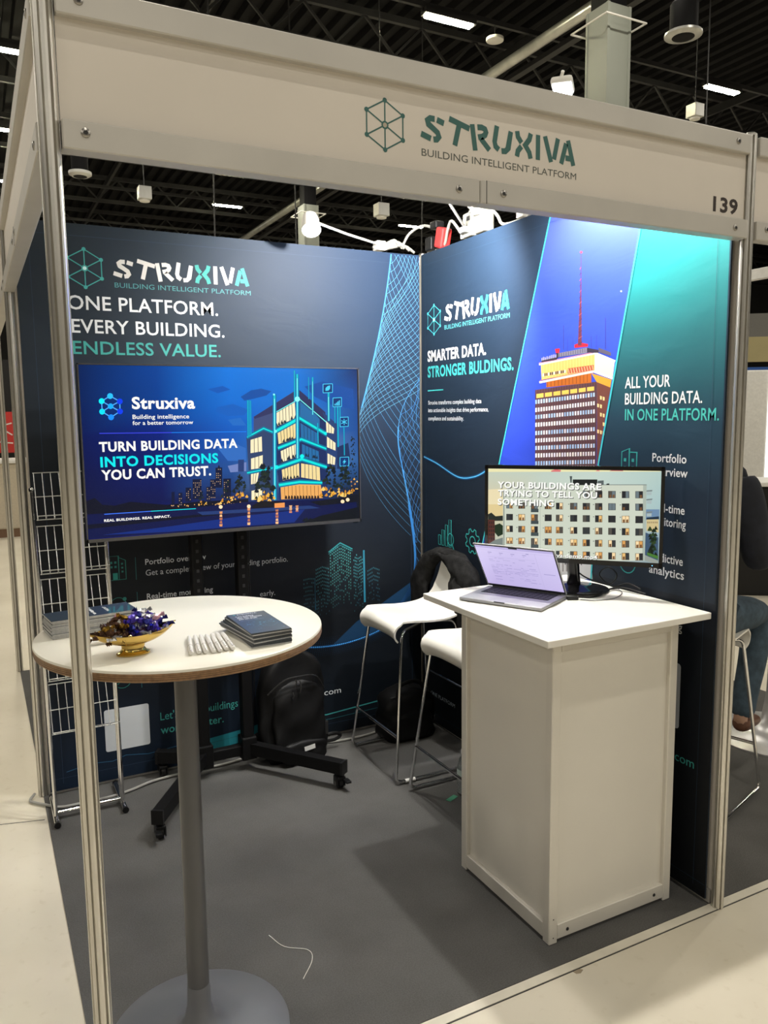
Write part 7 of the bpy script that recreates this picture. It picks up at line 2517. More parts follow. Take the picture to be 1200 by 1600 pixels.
# glowing dotted swell under the town
cv = Canvas()
SW = bez([(0.95, 0.60), (1.18, 0.51), (1.40, 0.44), (1.60, 0.49), (1.75, 0.55), (1.922, 0.64)], 90)
cv.poly('12385a', [(1.40, 0.485), (1.55, 0.60), (1.70, 0.68), (1.922, 0.80), (1.922, 0.64), (1.75, 0.545), (1.60, 0.50)])
for w, c in ((0.014, '0e2c4e'), (0.005, '1a5a9c')):
    cv.stroke(c, SW, w)
for i, p in enumerate(SW):
    cv.disc('4aa4f0', p[0], p[1], 0.0042, 6)
    for j in range(1, 6):
        for sg in (-1, 1):
            cc = tuple(a + (b - a) * j / 6.0 for a, b in zip(hexc('1f5f9a'), hexc('0f2034')))
            cv.poly(cc, [(p[0] + j * 0.002 * sg - 0.0012, p[1] + sg * j * 0.009), (p[0] + j * 0.002 * sg + 0.0012, p[1] + sg * j * 0.009), (p[0] + j * 0.002 * sg, p[1] + sg * (j * 0.009 + 0.004))], None, 0.0)
cv.build('blue_swell', LETTER, bf, BM, 0.0005)
# bright band and lines along the bottom
cv = Canvas()
cv.poly('1c7480', [(0.60, 0.060), (0.80, 0.062), (1.02, 0.090), (1.02, 0.150), (0.90, 0.137), (0.70, 0.120), (0.60, 0.120)])
cv.stroke('3f9a9a', [(1.02, 0.150), (1.37, 0.127), (1.922, 0.165)], 0.006)
cv.stroke('24606a', [(0.60, 0.090), (1.0, 0.115), (1.40, 0.100), (1.922, 0.120)], 0.003)
cv.stroke('2c5a7c', [(0.10, 0.10), (0.20, 0.118), (0.30, 0.108), (0.36, 0.125), (0.46, 0.110), (0.60, 0.120)], 0.003)
cv.build('ground_band', LETTER, bf, BM, 0.0005)

# ---- right wall: u = 1.95 - y, v = z
rf = thing('fabric_backdrop', 'navy and teal printed fabric with the tower picture on the right wall', 'backdrop', (1.952, 0, 0))
RM = sheet((0, 1.95, 0), (0, -1, 0), (0, 0, 1))
MB().box(0.002, 0.008, 0.03, 1.942, 0.020, 2.497).build('fabric_edge', MATS['navy_fabric_edge'], rf)
cv = Canvas()
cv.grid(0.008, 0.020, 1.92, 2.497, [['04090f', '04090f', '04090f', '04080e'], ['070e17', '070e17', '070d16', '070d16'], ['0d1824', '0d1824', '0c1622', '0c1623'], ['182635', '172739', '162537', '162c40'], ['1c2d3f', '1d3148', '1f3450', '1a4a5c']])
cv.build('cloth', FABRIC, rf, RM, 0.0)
cv = Canvas()
TEALS = ['12202f', '13263a', '14384c', '17686f', '1f9a9c', '25aeb0']
def strip_r(z):   # right edge of the picture strip
    return (1.95 - 0.409) - (2.321 - z) * 0.222 if z > 1.483 else (1.95 - 0.595) - (1.483 - z) * 0.06
zz = [1.05, 1.40, 1.66, 1.95, 2.26, 2.48]
for i in range(5):
    c0, c1 = hexc(TEALS[i]), hexc(TEALS[i + 1])
    cv.poly(None, [(strip_r(zz[i]), zz[i]), (1.915, zz[i]), (1.915, zz[i + 1]), (strip_r(zz[i + 1]), zz[i + 1])], [c0, c0, c1, c1], 0.0)
cv.build('teal_field', FABRIC, rf, RM, 0.0003)
# picture strip: dusk sky, tower
def strip_l(z):
    return (1.95 - 0.902) - (2.464 - z) * 0.336
cv = Canvas()
SK = ['2a3fb0', '2b45c0', '2c48cc', '3450d2', '4a5ad8']
zz = [0.98, 1.45, 1.75, 2.1, 2.48]
for i in range(4):
    c0, c1 = hexc(SK[i]), hexc(SK[i + 1])
    cv.poly(None, [(strip_l(zz[i]), zz[i]), (strip_r(zz[i]), zz[i]), (strip_r(zz[i + 1]), zz[i + 1]), (strip_l(zz[i + 1]), zz[i + 1])], [c0, c0, c1, c1], 0.0)
cv.build('picture_sky', FABRIC, rf, RM, 0.0006)
cv = Canvas(0.00004)
cv.art(TOWER_ART)
cv.build('tower_picture', LETTER, rf, RM, 0.0008)
cv = Canvas()
for fn in (strip_l, strip_r):
    cv.stroke('3fc4cc', [(fn(0.98), 0.98), (fn(1.483), 1.483), (fn(2.48), 2.48)], 0.008)
cv.build('strip_line', LETTER, rf, RM, 0.0024)
cv = Canvas()
for a in ([(0.025, 2.44), (1.92, 2.44)], [(0.025, 0.07), (1.92, 0.07)], [(0.048, 0.05), (0.048, 2.48)], [(1.872, 0.05), (1.872, 2.48)]):
    seam(cv, a, '2c4257', 0.0012)
cv.build('seam', LETTER, rf, RM, 0.0026)
cv = Canvas()
hex_mark(cv, 0.134, 2.156, 0.072, '4fc4cc', 'd8ffff', 0.0036, 0.98)
word_mark(cv, 0.238, 2.134, 0.540, 0.083, ['efefee'] * 4 + ['36b8c6'] + ['efefee'] * 2 + ['36b8c6'])
cv.text('BUILDING INTELLIGENT PLATFORM', '5fb8c0', 0.236, 2.0965, 0.542, 0.021, 0)
cv.build('logo', LETTER, rf, RM, 0.0012)
cv = Canvas()
cv.text('SMARTER DATA.', 'f0f0ee', 0.069, 1.948, 0.529, 0.056, 2)
cv.text('STRONGER BULDINGS.', '42b8b8', 0.069, 1.867, 0.741, 0.0575, 2)
cv.stroke('42b8b8', [(0.069, 1.800), (0.222, 1.801)], 0.006)
cv.text('Struxiva transforms complex building data', 'd2d6da', 0.073, 1.728, 0.489, 0.0205, 1)
cv.text('into actionable insights that drive performance,', 'd2d6da', 0.073, 1.689, 0.547, 0.0205, 1)
cv.text('compliance and sustainability.', 'd2d6da', 0.073, 1.647, 0.337, 0.0205, 1)
cv.text('ALL YOUR', 'f0f0ee', 1.484, 1.765, 0.212, 0.0405, 1)
cv.text('BUILDING DATA.', 'f0f0ee', 1.486, 1.707, 0.347, 0.0405, 1)
cv.text('IN ONE PLATFORM.', '49c0b8', 1.488, 1.650, 0.413, 0.0405, 1)
cv.build('headline', LETTER, rf, RM, 0.0012)
cv = Canvas()
for a, b, z in (('Portfolio', 'overview', 1.506), ('Real-time', 'monitoring', 1.332), ('Predictive', 'analytics', 1.156), ('Sustainability', 'reporting', 0.975)):
    cv.text(a, 'e6e8ea', 1.626, z, 0.151 if len(a) < 11 else 0.20, 0.030, 1)
    cv.text(b, 'e6e8ea', 1.626, z - 0.0475, 0.158, 0.030, 1)
cv.text('struxiva.com', '3f9e97', 1.60, 0.462, 0.256, 0.032, 0)
cv.text('ONE PLATFORM', 'aab4bc', 0.085, 0.166, 0.245, 0.020, 0)
cv.build('small_lettering', LETTER, rf, RM, 0.0012)
cv = Canvas()
IC = '35a09c'
# chart with lens, gear, house, ring
for j in range(4): cv.stroke(IC, [(0.172 + j * 0.034, 1.005), (0.172 + j * 0.034, 1.055 + 0.030 * j), (0.194 + j * 0.034, 1.055 + 0.030 * j), (0.194 + j * 0.034, 1.005), (0.172 + j * 0.034, 1.005)], 0.004)
cv.ring(IC, 0.288, 1.045, 0.030, 0.005); cv.stroke(IC, [(0.306, 1.020), (0.328, 0.985)], 0.007)
g = []
for k in range(16):
    a0 = 2 * PI * k / 16
    r = 0.062 if k % 2 else 0.048
    g += [(0.49 + r * math.cos(a0 - 0.12), 1.063 + r * math.sin(a0 - 0.12)), (0.49 + r * math.cos(a0 + 0.12), 1.063 + r * math.sin(a0 + 0.12))]
cv.stroke(IC, g, 0.005, None, True); cv.ring(IC, 0.49, 1.063, 0.024, 0.005)
cv.stroke(IC, [(1.477, 1.48), (1.477, 1.535), (1.515, 1.548), (1.515, 1.48), (1.477, 1.48)], 0.004)
cv.stroke(IC, [(1.515, 1.535), (1.552, 1.535), (1.552, 1.48), (1.515, 1.48)], 0.004); cv.rect(IC, 1.488, 1.50, 1.50, 1.512); cv.rect(IC, 1.527, 1.50, 1.539, 1.512)
cv.ring(IC, 1.52, 1.128, 0.040, 0.004); cv.ring(IC, 1.52, 1.30, 0.040, 0.004); cv.ring(IC, 1.52, 0.95, 0.040, 0.004)
cv.build('icon', LETTER, rf, RM, 0.0012)
cv = Canvas()
for w, c in ((0.018, '153a5c'), (0.007, '2f86c0'), (0.003, '5fb8e8')):
    cv.stroke(c, smooth_path([(0.025, 1.455, 0), (0.16, 1.425, 0), (0.358, 1.369, 0), (0.50, 1.378, 0), (0.607, 1.415, 0), (0.66, 1.44, 0)], 6), w)
cv.build('blue_swell', LETTER, rf, RM, 0.0012)
cv = Canvas()
q = []
for cx, cy, a0 in ((1.773, 0.80, 0), (1.61, 0.80, 90), (1.61, 0.59, 180), (1.773, 0.59, 270)):
    q += _ARC(cx, cy, 0.012, a0, a0 + 90, 4)
cv.poly('b9bec4', q)
cv.build('white_square', LETTER, rf, RM, 0.0012)

# ================================================================== spot lamps on arms and the sockets on top of the walls
LENS = mat('spot_lens', (0.9, 0.9, 0.9), 0.3, 0, 0, emit=(1.0, 0.97, 0.90), estr=60.0)
def spot_lamp(foot, head, aim, label, watts, cone=150, flood=False):
    t = thing('arm_spot_lamp', label, 'spot lamp', foot, 0, 'arm spot lamps')
    f, h, a = Vector(foot), Vector(head), Vector(aim)
    d = (a - h).normalized()
    rel = h - f
    MB().bbox(-0.025, 0.025, -0.025, 0.025, -0.012, 0.035, 0.004).build('clamp', WHITE_PLASTIC, t)
    MB().tube([(0, 0, 0.02), tuple(rel * 0.5 + Vector((0, 0, 0.025))), tuple(rel - d * 0.06)], 0.006, 8).build('arm', WHITE_PLASTIC, t, True)
    sc = 1.0 if watts < 50 else 0.8
    z = d
    x = z.orthogonal().normalized()
    y = z.cross(x)
    M = Matrix(((x.x, y.x, z.x, rel.x), (x.y, y.y, z.y, rel.y), (x.z, y.z, z.z, rel.z), (0, 0, 0, 1)))
    if flood:
        hd = MB().bbox(-0.052, 0.052, -0.036, 0.036, -0.026, 0.0, 0.010, M).build('head', WHITE_PLASTIC, t, True)
        MB().box(-0.043, 0.043, -0.028, 0.028, 0.0, 0.003, M).build('lens', LENS, hd)
    else:
      hd = MB().lathe([(a * sc, b * sc) for a, b in ((0.012, -0.085), (0.034, -0.08), (0.040, -0.05), (0.044, 0.0), (0.044, 0.004), (0.038, 0.004))], 20, M).build('head', WHITE_PLASTIC, t, True)
      MB().lathe([(a * sc, b * sc) for a, b in ((0.037, 0.003), (0.036, 0.007), (0.02, 0.009))], 20, M).build('lens', LENS, hd, True)
    l = bpy.data.lights.new('spot_beam', 'SPOT')
    l.energy = watts
    l.color = (1.0, 0.97, 0.92)
    l.spot_size = math.radians(cone)
    l.spot_blend = 0.6
    l.shadow_soft_size = 0.035
    lo = bpy.data.objects.new('spot_beam', l)
    COL.objects.link(lo)
    lo.parent = t
    lo.matrix_local = T3(*(rel + d * 0.05)) @ d.to_track_quat('-Z', 'Y').to_matrix().to_4x4()
    return t
spot_lamp((1.73, 1.985, 2.52), (1.25, 1.72, 2.515), (0.95, 0.6, 0.9), 'glowing spot lamp on an arm above the back wall', 40, 120)
spot_lamp((1.985, 1.56, 2.52), (1.48, 1.05, 2.58), (1.72, 1.95, 2.05), 'arm spot lamp behind the fascia word mark, shining on the back corner', 150, 150)
spot_lamp((1.985, 1.12, 2.52), (1.67, 0.50, 2.76), (1.60, 0.42, 0.9), 'arm spot lamp seen above the fascia beside the grey column', 125, 160, True)

SOCK = mat('cream_socket_plastic', (0.26, 0.255, 0.225), 0.6)
# socket blocks on the right wall's top edge
t = thing('socket_block', 'cream power socket blocks riding on the right wall top', 'socket block', (1.985, 1.46, 2.507))
b = MB().bbox(-0.03, 0.03, 0.02, 0.10, 0.0, 0.11, 0.008).build('socket', SOCK, t)
MB().box(-0.032, -0.029, 0.035, 0.06, 0.07, 0.09).box(-0.032, -0.029, 0.065, 0.085, 0.02, 0.05).build('hole', DARK_HOLE, b)
b = MB().bbox(-0.03, 0.03, -0.08, 0.005, 0.0, 0.13, 0.008).build('socket', SOCK, t)
MB().bbox(-0.06, -0.03, -0.06, -0.02, 0.075, 0.105, 0.004).build('plug', WHITE_PLASTIC, b)
MB().bbox(-0.065, -0.03, 0.03, 0.075, 0.015, 0.04, 0.004).build('plug', WHITE_PLASTIC, t)
MB().prism([(-0.04, 0.0), (0.04, 0.0), (0.055, 0.05), (0.03, 0.15), (0.0, 0.17), (-0.03, 0.10)], -0.02, 0.02, T3(0, -0.02, 0.10) @ RX(0.9) @ RZ(0.3)).build('shield', SOCK, t)
def cable(name, pts, r, m, lab, cat='cable', n=6, seg=7, group=None):
    return tag(MB().tube(smooth_path(pts, n), r, seg).build(name, m, None, True), lab, cat, group)
WCAB = mat('white_cable', (0.30, 0.295, 0.27), 0.6)
cable('white_cable', [(1.925, 1.45, 2.60), (1.93, 1.36, 2.63), (1.97, 1.30, 2.56), (1.99, 1.26, 2.512), (1.99, 1.0, 2.512)], 0.007, WCAB, 'white cable looping over the right wall from the socket blocks', group='cables on the wall tops')
cable('white_cable', [(1.95, 1.56, 2.53), (1.94, 1.63, 2.60), (1.96, 1.70, 2.57), (1.985, 1.78, 2.512), (1.985, 1.93, 2.512)], 0.007, WCAB, 'white cable running from the sockets to the red plug', group='cables on the wall tops')
for k in range(4):
    cable('white_cable', [(1.93 - 0.03 * k, 1.975, 2.512 + 0.008 * k), (1.88 - 0.02 * k, 1.99, 2.545 + 0.008 * k), (1.80 - 0.01 * k, 1.985, 2.530 + 0.006 * k), (1.74 - 0.015 * k, 1.99, 2.512 + 0.003 * k)], 0.007, WCAB,
          ['lowest white cable of the tangle in the wall corner', 'second white cable of the tangle in the wall corner', 'third white cable of the tangle in the wall corner', 'topmost white cable of the tangle in the wall corner'][k], group='cables on the wall tops')
cable('white_cable', [(1.86, 1.99, 2.53), (1.89, 1.96, 2.60), (1.95, 1.93, 2.64), (1.975, 1.86, 2.62)], 0.007, WCAB, 'white cable arching up to the black and red plug', group='cables on the wall tops')
t = thing('mains_plug', 'red and black mains plug lying on the wall corner', 'plug', (1.985, 1.80, 2.507))
MB().bbox(-0.03, 0.03, -0.035, 0.03, 0.0, 0.10, 0.01, RX(0.3)).build('red_body', mat('red_plastic', (0.60, 0.03, 0.03), 0.4), t)
MB().bbox(-0.028, 0.028, -0.02, 0.04, 0.10, 0.14, 0.01, T3(0, 0.03, 0.0)).build('black_cap', BLACK_PLASTIC, t)
MB().bbox(-0.032, 0.02, 0.05, 0.11, 0.0, 0.07, 0.008).build('black_plug', BLACK_PLASTIC, t)

# ================================================================== television on its trolley
tv = thing('television', 'large flat television showing the city building picture', 'television', (0.824, 1.664, 1.537))
MB().bbox(-0.614, 0.614, -0.022, 0.030, -0.358, 0.358, 0.004).build('casing', BLACK_PLASTIC, tv)
BEZ = mat('brushed_dark_bezel', (0.13, 0.13, 0.135), 0.3, 0.8, 0.05, 30)
fr = MB()
fr.box(-0.615, 0.615, -0.026, -0.018, 0.3535, 0.359).box(-0.615, 0.615, -0.026, -0.018, -0.359, -0.345).box(-0.615, -0.6095, -0.026, -0.018, -0.359, 0.359).box(0.6095, 0.615, -0.026, -0.018, -0.359, 0.359)
fr.build('bezel', BEZ, tv)
SCREEN = print_mat('screen_glow', 0.25, 1.12)
cv = Canvas(0.00003)
cv.grid(-0.609, -0.345, 0.609, 0.353, [['000a50', '00107a', '041468', '08184a', '040a18'], ['000a38', '000c48', '0c2458', '24487c', '0a1428'], ['000c42', '00145c', '1c4c92', '6490c4', '2a5a96'], ['00124e', '001c70', '0a54b4', '2c7ccc', '164890'], ['011e54', '003a88', '066acc', '0a70d0', '0a4490'], ['021e50', '003e90', '0674d8', '0a74d4', '082c64']])
cv.art(TV_ART)
for txt, col, x, z, w, c, b in TV_TEXT:
    cv.text(txt, rgb(*col), x, z, w, c, b)
cv.build('screen', SCREEN, tv, sheet((-0.004, -0.0225, 0), (1, 0, 0), (0, 0, 1)), 0.0)

st = thing('tv_trolley', 'black steel trolley on castors carrying the television', 'trolley', (0.79, 1.80, 0.004))
def L2(x, y, z=0.0): return (x - 0.79, y - 1.80, z)
for xx in (0.685, 0.895):
    MB().bbox(xx - 0.79 - 0.026, xx - 0.79 + 0.026, -0.028, 0.028, 0.06, 1.62, 0.006).build('column', BLACK_METAL, st)
    MB().bbox(xx - 0.79 - 0.036, xx - 0.79 + 0.036, -0.04, 0.04, 0.055, 0.165, 0.006).build('column_socket', BLACK_METAL, st)
    hl = MB()
    for q in range(8): hl.box(xx - 0.79 - 0.006, xx - 0.79 + 0.006, -0.0295, -0.0275, 0.80 + q * 0.045, 0.815 + q * 0.045)
    hl.build('slot', DARK_HOLE, st)
MB().bbox(-0.105, 0.105, -0.02, 0.02, 0.075, 0.125, 0.005).build('base_bar', BLACK_METAL, st)
MB().bbox(-0.20, 0.20, -0.098, -0.028, 1.50, 1.58, 0.005).bbox(-0.20, 0.20, -0.098, -0.028, 1.30, 1.36, 0.005).build('mount_plate', BLACK_METAL, st)
ends = [((0.685, 1.80), (0.380, 1.335)), ((0.895, 1.80), (1.205, 1.385)), ((0.685, 1.80), (0.500, 1.905)), ((0.895, 1.80), (1.040, 1.905))]
for k, (a, b) in enumerate(ends):
    lg = MB().bar(L2(a[0], a[1], 0.106), L2(b[0], b[1], 0.103), 0.045, 0.055).build('leg', BLACK_METAL, st)
    d = (Vector(b) - Vector(a)).normalized()
    MB().bar(L2(b[0], b[1], 0.103), L2(b[0] + d.x * 0.012, b[1] + d.y * 0.012, 0.103), 0.049, 0.059).build('end_cap', BLACK_PLASTIC, lg)
    cx, cy, _ = L2(b[0] - d.x * 0.015, b[1] - d.y * 0.015)
    ca = MB().lathe([(0.011, 0.055), (0.011, 0.080)], 10, T3(cx, cy, 0)).bbox(cx - 0.019, cx + 0.019, cy - 0.024, cy + 0.024, 0.050, 0.063, 0.003).build('castor', BLACK_PLASTIC, st)
    MB().box(cx - 0.020, cx - 0.015, cy - 0.018, cy + 0.028, 0.016, 0.058).box(cx + 0.015, cx + 0.020, cy - 0.018, cy + 0.028, 0.016, 0.058).build('fork', BLACK_PLASTIC, ca)
    MB().lathe([(0.020, -0.013), (0.027, -0.010), (0.027, 0.010), (0.020, 0.013)], 18, T3(cx, cy + 0.006, 0.027) @ RY(PI / 2)).build('wheel', BLACK_PLASTIC, ca, True)
    MB().lathe([(0.011, -0.0215), (0.011, 0.0215)], 10, T3(cx, cy + 0.006, 0.027) @ RY(PI / 2)).build('hub', CHROME, ca)
    if k < 2: MB().bbox(cx - 0.012 + d.x * 0.03, cx + 0.012 + d.x * 0.03, cy - 0.062, cy - 0.02, 0.044, 0.054, 0.002).build('brake_pedal', BLACK_PLASTIC, ca)
cable('white_cable', [(-0.035, 1.99, 0.012), (-0.055, 1.93, 0.010), (0.0, 1.86, 0.012), (0.06, 1.80, 0.014), (0.16, 1.80, 0.012), (0.27, 1.80, 0.012), (0.36, 1.82, 0.014), (0.46, 1.86, 0.014), (0.60, 1.88, 0.012), (0.80, 1.88, 0.012), (0.97, 1.91, 0.012)], 0.006, WCAB, 'white cable lying on the floor from the rack to the trolley', n=5)
cable('white_cable', [(1.31, 1.895, 0.012), (1.38, 1.865, 0.012), (1.48, 1.86, 0.012), (1.60, 1.87, 0.012), (1.70, 1.915, 0.012)], 0.006, WCAB, 'white cable lying on the floor between backpack and bar stool')
cable('black_cable', [(0.98, 1.935, 1.20), (0.975, 1.94, 0.9), (0.985, 1.94, 0.6), (0.98, 1.94, 0.3), (0.96, 1.93, 0.02)], 0.003, BLACK_PLASTIC, 'thin black cable hanging down the wall under the television')

# ================================================================== round bar table and what stands on it
TX, TY, TZ, TR = 0.275, 0.275, 1.148, 0.355
tb = thing('bar_table', 'round white bar table with plywood edge on a grey trumpet foot', 'table', (TX, TY, 0.004))
TOPM = mat('white_table_laminate', (0.78, 0.755, 0.66), 0.30, 0, 0.015, 6)
MB().lathe([(TR - 0.004, TZ - 0.008), (TR, TZ - 0.011), (TR - 0.001, TZ - 0.006), (TR - 0.003, TZ - 0.0045), (0.20, TZ - 0.004), (0.001, TZ - 0.004)], 96).build('table_top', TOPM, tb, True)
ply = mat('plywood_edge', (0.27, 0.155, 0.075), 0.5, 0, 0.25, 90)
MB().lathe([(TR - 0.006, TZ - 0.032), (TR - 0.001, TZ - 0.029), (TR, TZ - 0.011), (TR - 0.02, TZ - 0.008)], 96).build('plywood_core', ply, tb, True)
ed = MB()
for zz in (0.025, 0.0205, 0.016): ed.lathe([(TR - 0.001, TZ - zz - 0.0006), (TR + 0.0004, TZ - zz), (TR - 0.001, TZ - zz + 0.0006)], 96, None, False)
ed.build('ply_line', mat('dark_ply_line', (0.12, 0.06, 0.03), 0.6), tb)
GREYP = mat('pewter_grey_paint', (0.10, 0.10, 0.104), 0.42, 0.25, 0.04, 10)
MB().lathe([(0.029, 0.10), (0.029, 0.20), (0.0285, 0.8), (0.028, TZ - 0.045), (0.09, TZ - 0.042), (0.09, TZ - 0.034)], 36).build('column', GREYP, tb, True)
MB().lathe([(0.243, 0.0), (0.243, 0.006), (0.236, 0.009), (0.15, 0.012), (0.085, 0.018), (0.056, 0.030), (0.040, 0.055), (0.032, 0.095), (0.030, 0.15)], 72).build('foot', mat('pewter_grey_foot', (0.16, 0.165, 0.18), 0.40, 0.25, 0.04, 10), tb, True)

TT = TZ + 0.0005
NAVYC = mat('navy_card', hexc('1d2c3c'), 0.35, 0, 0.03, 40, coat=0.3)
PAPER = mat('grey_paper_edge', (0.42, 0.42, 0.41), 0.7, 0, 0.12, 400)
CARDP = print_mat('card_print', 0.35)
def leaflet(loc, rz, lx, ly, h, lab, group, face=None, edge=None):
    t = thing('leaflet', lab, 'leaflet', loc, rz, group)
    MB().box(-lx / 2, lx / 2, -ly / 2, ly / 2, 0, h - 0.0004).build('pages', edge or PAPER, t)
    MB().box(-lx / 2, lx / 2, -ly / 2, ly / 2, h - 0.0004, h).build('cover', NAVYC, t)
    if face: face(t, h)
    return t
rd = random.Random(11)
def face_left(t, h):
    cv = Canvas()
    cv.text('Turn building data', 'e8eaec', -0.045, 0.0, 0.080, 0.0085, 2)
    cv.text('into decisions', 'e8eaec', -0.045, -0.0125, 0.062, 0.0085, 2)
    cv.text('you can trust.', 'e8eaec', -0.045, -0.025, 0.060, 0.0085, 2)
    cv.text('STRUXIVA', 'd6dcdf', -0.030, 0.036, 0.050, 0.0075, 2)
    cv.text('Building intelligence for a better tomorrow', '9aa6b0', -0.045, -0.040, 0.066, 0.003, 0)
    cv.text('Real buildings. Real impact.', '9aa6b0', -0.045, -0.046, 0.050, 0.003, 0)
    cv.build('cover_print', CARDP, t, sheet((0, 0, h), (0, -1, 0), (1, 0, 0)), 0.0002)
for k in range(15):
    top = k == 14
    leaflet((0.066 + rd.uniform(-.002, .002), 0.372 + rd.uniform(-.002, .002), TT + k * 0.003), math.radians(7.0) + rd.uniform(-.012, .012), 0.21, 0.099, 0.003,
            'topmost navy leaflet of the left stack behind the candy bowl' if top else 'navy leaflet in the left stack behind the candy bowl, below the top one', 'left stack of leaflets', face_left if top else None)
def face_right(t, h):
    cv = Canvas()
    cv.text('STRUXIVA', 'e2e6e8', -0.026, 0.083, 0.052, 0.007, 2)
    cv.disc('3f9e97', -0.033, 0.0865, 0.004, 6)
    for k, s in enumerate(('Turn building', 'data into decisions', 'you can trust.')):
        cv.text(s, 'eef0f2', -0.036, 0.062 - k * 0.0135, (0.046, 0.064, 0.048)[k], 0.0085, 2)
    cv.text('Building intelligence for a better tomorrow', '9aa8b4', -0.036, 0.022, 0.060, 0.0032, 0)
    for k in range(26):
        r2 = random.Random(k)
        x, y = r2.uniform(-.04, .042), r2.uniform(-.075, .008)
        cv.disc(('2f6078', '2c5068', '3a7a8a')[k % 3], x, y, 0.0014 + 0.002 * r2.random(), 8)
    cv.stroke('2f6078', [(-0.042, -0.03), (-0.015, -0.005), (0.01, -0.025), (0.042, 0.0)], 0.0008)
    cv.stroke('2f6078', [(-0.042, -0.05), (-0.005, -0.04), (0.02, -0.055), (0.042, -0.03)], 0.0008)
    cv.build('cover_print', CARDP, t, sheet((0, 0, h), (1, 0, 0), (0, 1, 0)), 0.0002)
DKEDGE = mat('dark_card_edge', (0.05, 0.055, 0.06), 0.6, 0, 0.2, 300)
N = 11
for k in range(N):
    top = k == N - 1
    fan = (0, .02, .05, .09, .10, .13, .10, .05, .03, .02, 0)[k]
    leaflet((0.418 - fan * 0.06, 0.098 + fan * 0.04, TT + k * 0.0032), math.radians(2) + fan * 1.1 - 0.02 + (0.0 if top else rd.uniform(-.015, .015)), 0.099, 0.195, 0.0032,
            'topmost navy leaflet of the fanned stack at the right of the table' if top else 'navy leaflet in the fanned stack at the right of the table, below the top one', 'right stack of leaflets', face_right if top else None, DKEDGE if k % 3 else PAPER)

PEN = mat('white_pen_plastic', (0.76, 0.74, 0.70), 0.3, 0, 0.02, 30)
PENG = mat('grey_pen_grip', (0.48, 0.46, 0.43), 0.5)
def pen(a, b, lab, group):
    a, b = Vector((a[0], a[1], 0)), Vector((b[0], b[1], 0))
    d = (b - a)
    t = thing('ball_pen', lab, 'pen', (a.x, a.y, TT + 0.0058), math.atan2(d.y, d.x), group)
    L = 0.150
    R = RY(PI / 2)
    MB().lathe([(0.0015, 0.0), (0.0046, 0.014), (0.0054, 0.03), (0.0054, L * 0.62)], 12, R).build('barrel', PEN, t, True)
    MB().lathe([(0.0057, L * 0.62), (0.0057, L * 0.66)], 12, R).build('ring', PENG, t, True)
    MB().lathe([(0.0055, L * 0.66), (0.0055, L - 0.006), (0.0042, L - 0.001)], 12, R).build('cap', PEN, t, True)
    MB().bar((L * 0.70, 0, 0.0068), (L - 0.004, 0, 0.0068), 0.003, 0.0016).build('clip', PEN, t)
for a, b in (((0.263, 0.160), (0.233, 0.012)), ((0.277, 0.160), (0.250, 0.008)), ((0.290, 0.156), (0.266, 0.012)), ((0.303, 0.152), (0.281, -0.004)), ((0.316, 0.152), (0.296, -0.006)), ((0.329, 0.156), (0.312, 0.002)), ((0.342, 0.152), (0.328, 0.008))):
    pen(a, b, 'white ball pen in the row of pens left of the fanned leaflets', 'row of white pens')
pen((0.005, 0.250), (0.14, 0.240), 'white ball pen between the candy bowl and the left leaflets, the farther one', 'pens behind the front post')
pen((0.020, 0.205), (0.15, 0.222), 'white ball pen behind the candy bowl, the nearer one', 'pens behind the front post')

# gold boat-shaped bowl
GOLD = mat('polished_brass', (0.62, 0.43, 0.13), 0.16, 1.0, 0.06, 30)
bw = thing('candy_bowl', 'boat shaped gold pedestal bowl on the round table', 'bowl', (0.122, 0.100, TT), math.radians(6))
def boat(u, s=1.0):       # half width of the boat at u in -1..1
    return (1 - abs(u) ** 1.7) ** 0.9 * 0.050 * s + 0.0006
def bowl_surface(off, rim, bottom):
    vs, fs = [], []
    nu, nv = 28, 12
    for i in range(nu + 1):
        u = -1 + 2 * i / nu
        hw = boat(u) - off
        zt = rim + 0.010 * abs(u) ** 3
        for j in range(nv + 1):
            a = PI * j / nv
            y = math.cos(a) * max(hw, 0.0003)
            dep = (1 - abs(u) ** 2.2) * (rim - bottom)
            vs.append((u * (0.102 - off), y, zt - math.sin(a) ** 0.8 * dep if 0 < j < nv else zt))
    for i in range(nu):
        for j in range(nv):
            k = i * (nv + 1) + j
            fs.append((k, k + 1, k + nv + 2, k + nv + 1))
    return vs, fs
m1 = MB()
m1.add(*bowl_surface(0.0, 0.052, 0.022))
m1.add(*bowl_surface(0.0022, 0.0516, 0.0245))
m1.build('dish', GOLD, bw, True, 1.0)
MB().lathe([(0.033, 0.0), (0.033, 0.003), (0.026, 0.007), (0.022, 0.014), (0.024, 0.023), (0.030, 0.027)], 32, None, True, 1.15, 0.85).build('foot', GOLD, bw, True)
foils = [(mat('purple_foil', hexc('4e3ca6'), 0.3, 0.55, 0.25, 60), 'purple foil wrapped sweet in the gold bowl'), (mat('indigo_foil', hexc('2e3288'), 0.22, 0.7, 0.25, 60), 'indigo foil wrapped sweet in the gold bowl'),
         (mat('gold_foil', hexc('b8933c'), 0.2, 0.9, 0.25, 60), 'gold foil wrapped sweet in the gold bowl'), (mat('bronze_foil', hexc('5a4030'), 0.25, 0.7, 0.3, 60), 'dark bronze foil wrapped sweet in the gold bowl'),
         (mat('silver_foil', hexc('dcdde0'), 0.2, 0.8, 0.15, 60), 'silver foil wrapped sweet in the gold bowl'), (mat('pink_foil', hexc('c49aa8'), 0.3, 0.5, 0.2, 60), 'pink foil wrapped sweet in the gold bowl')]
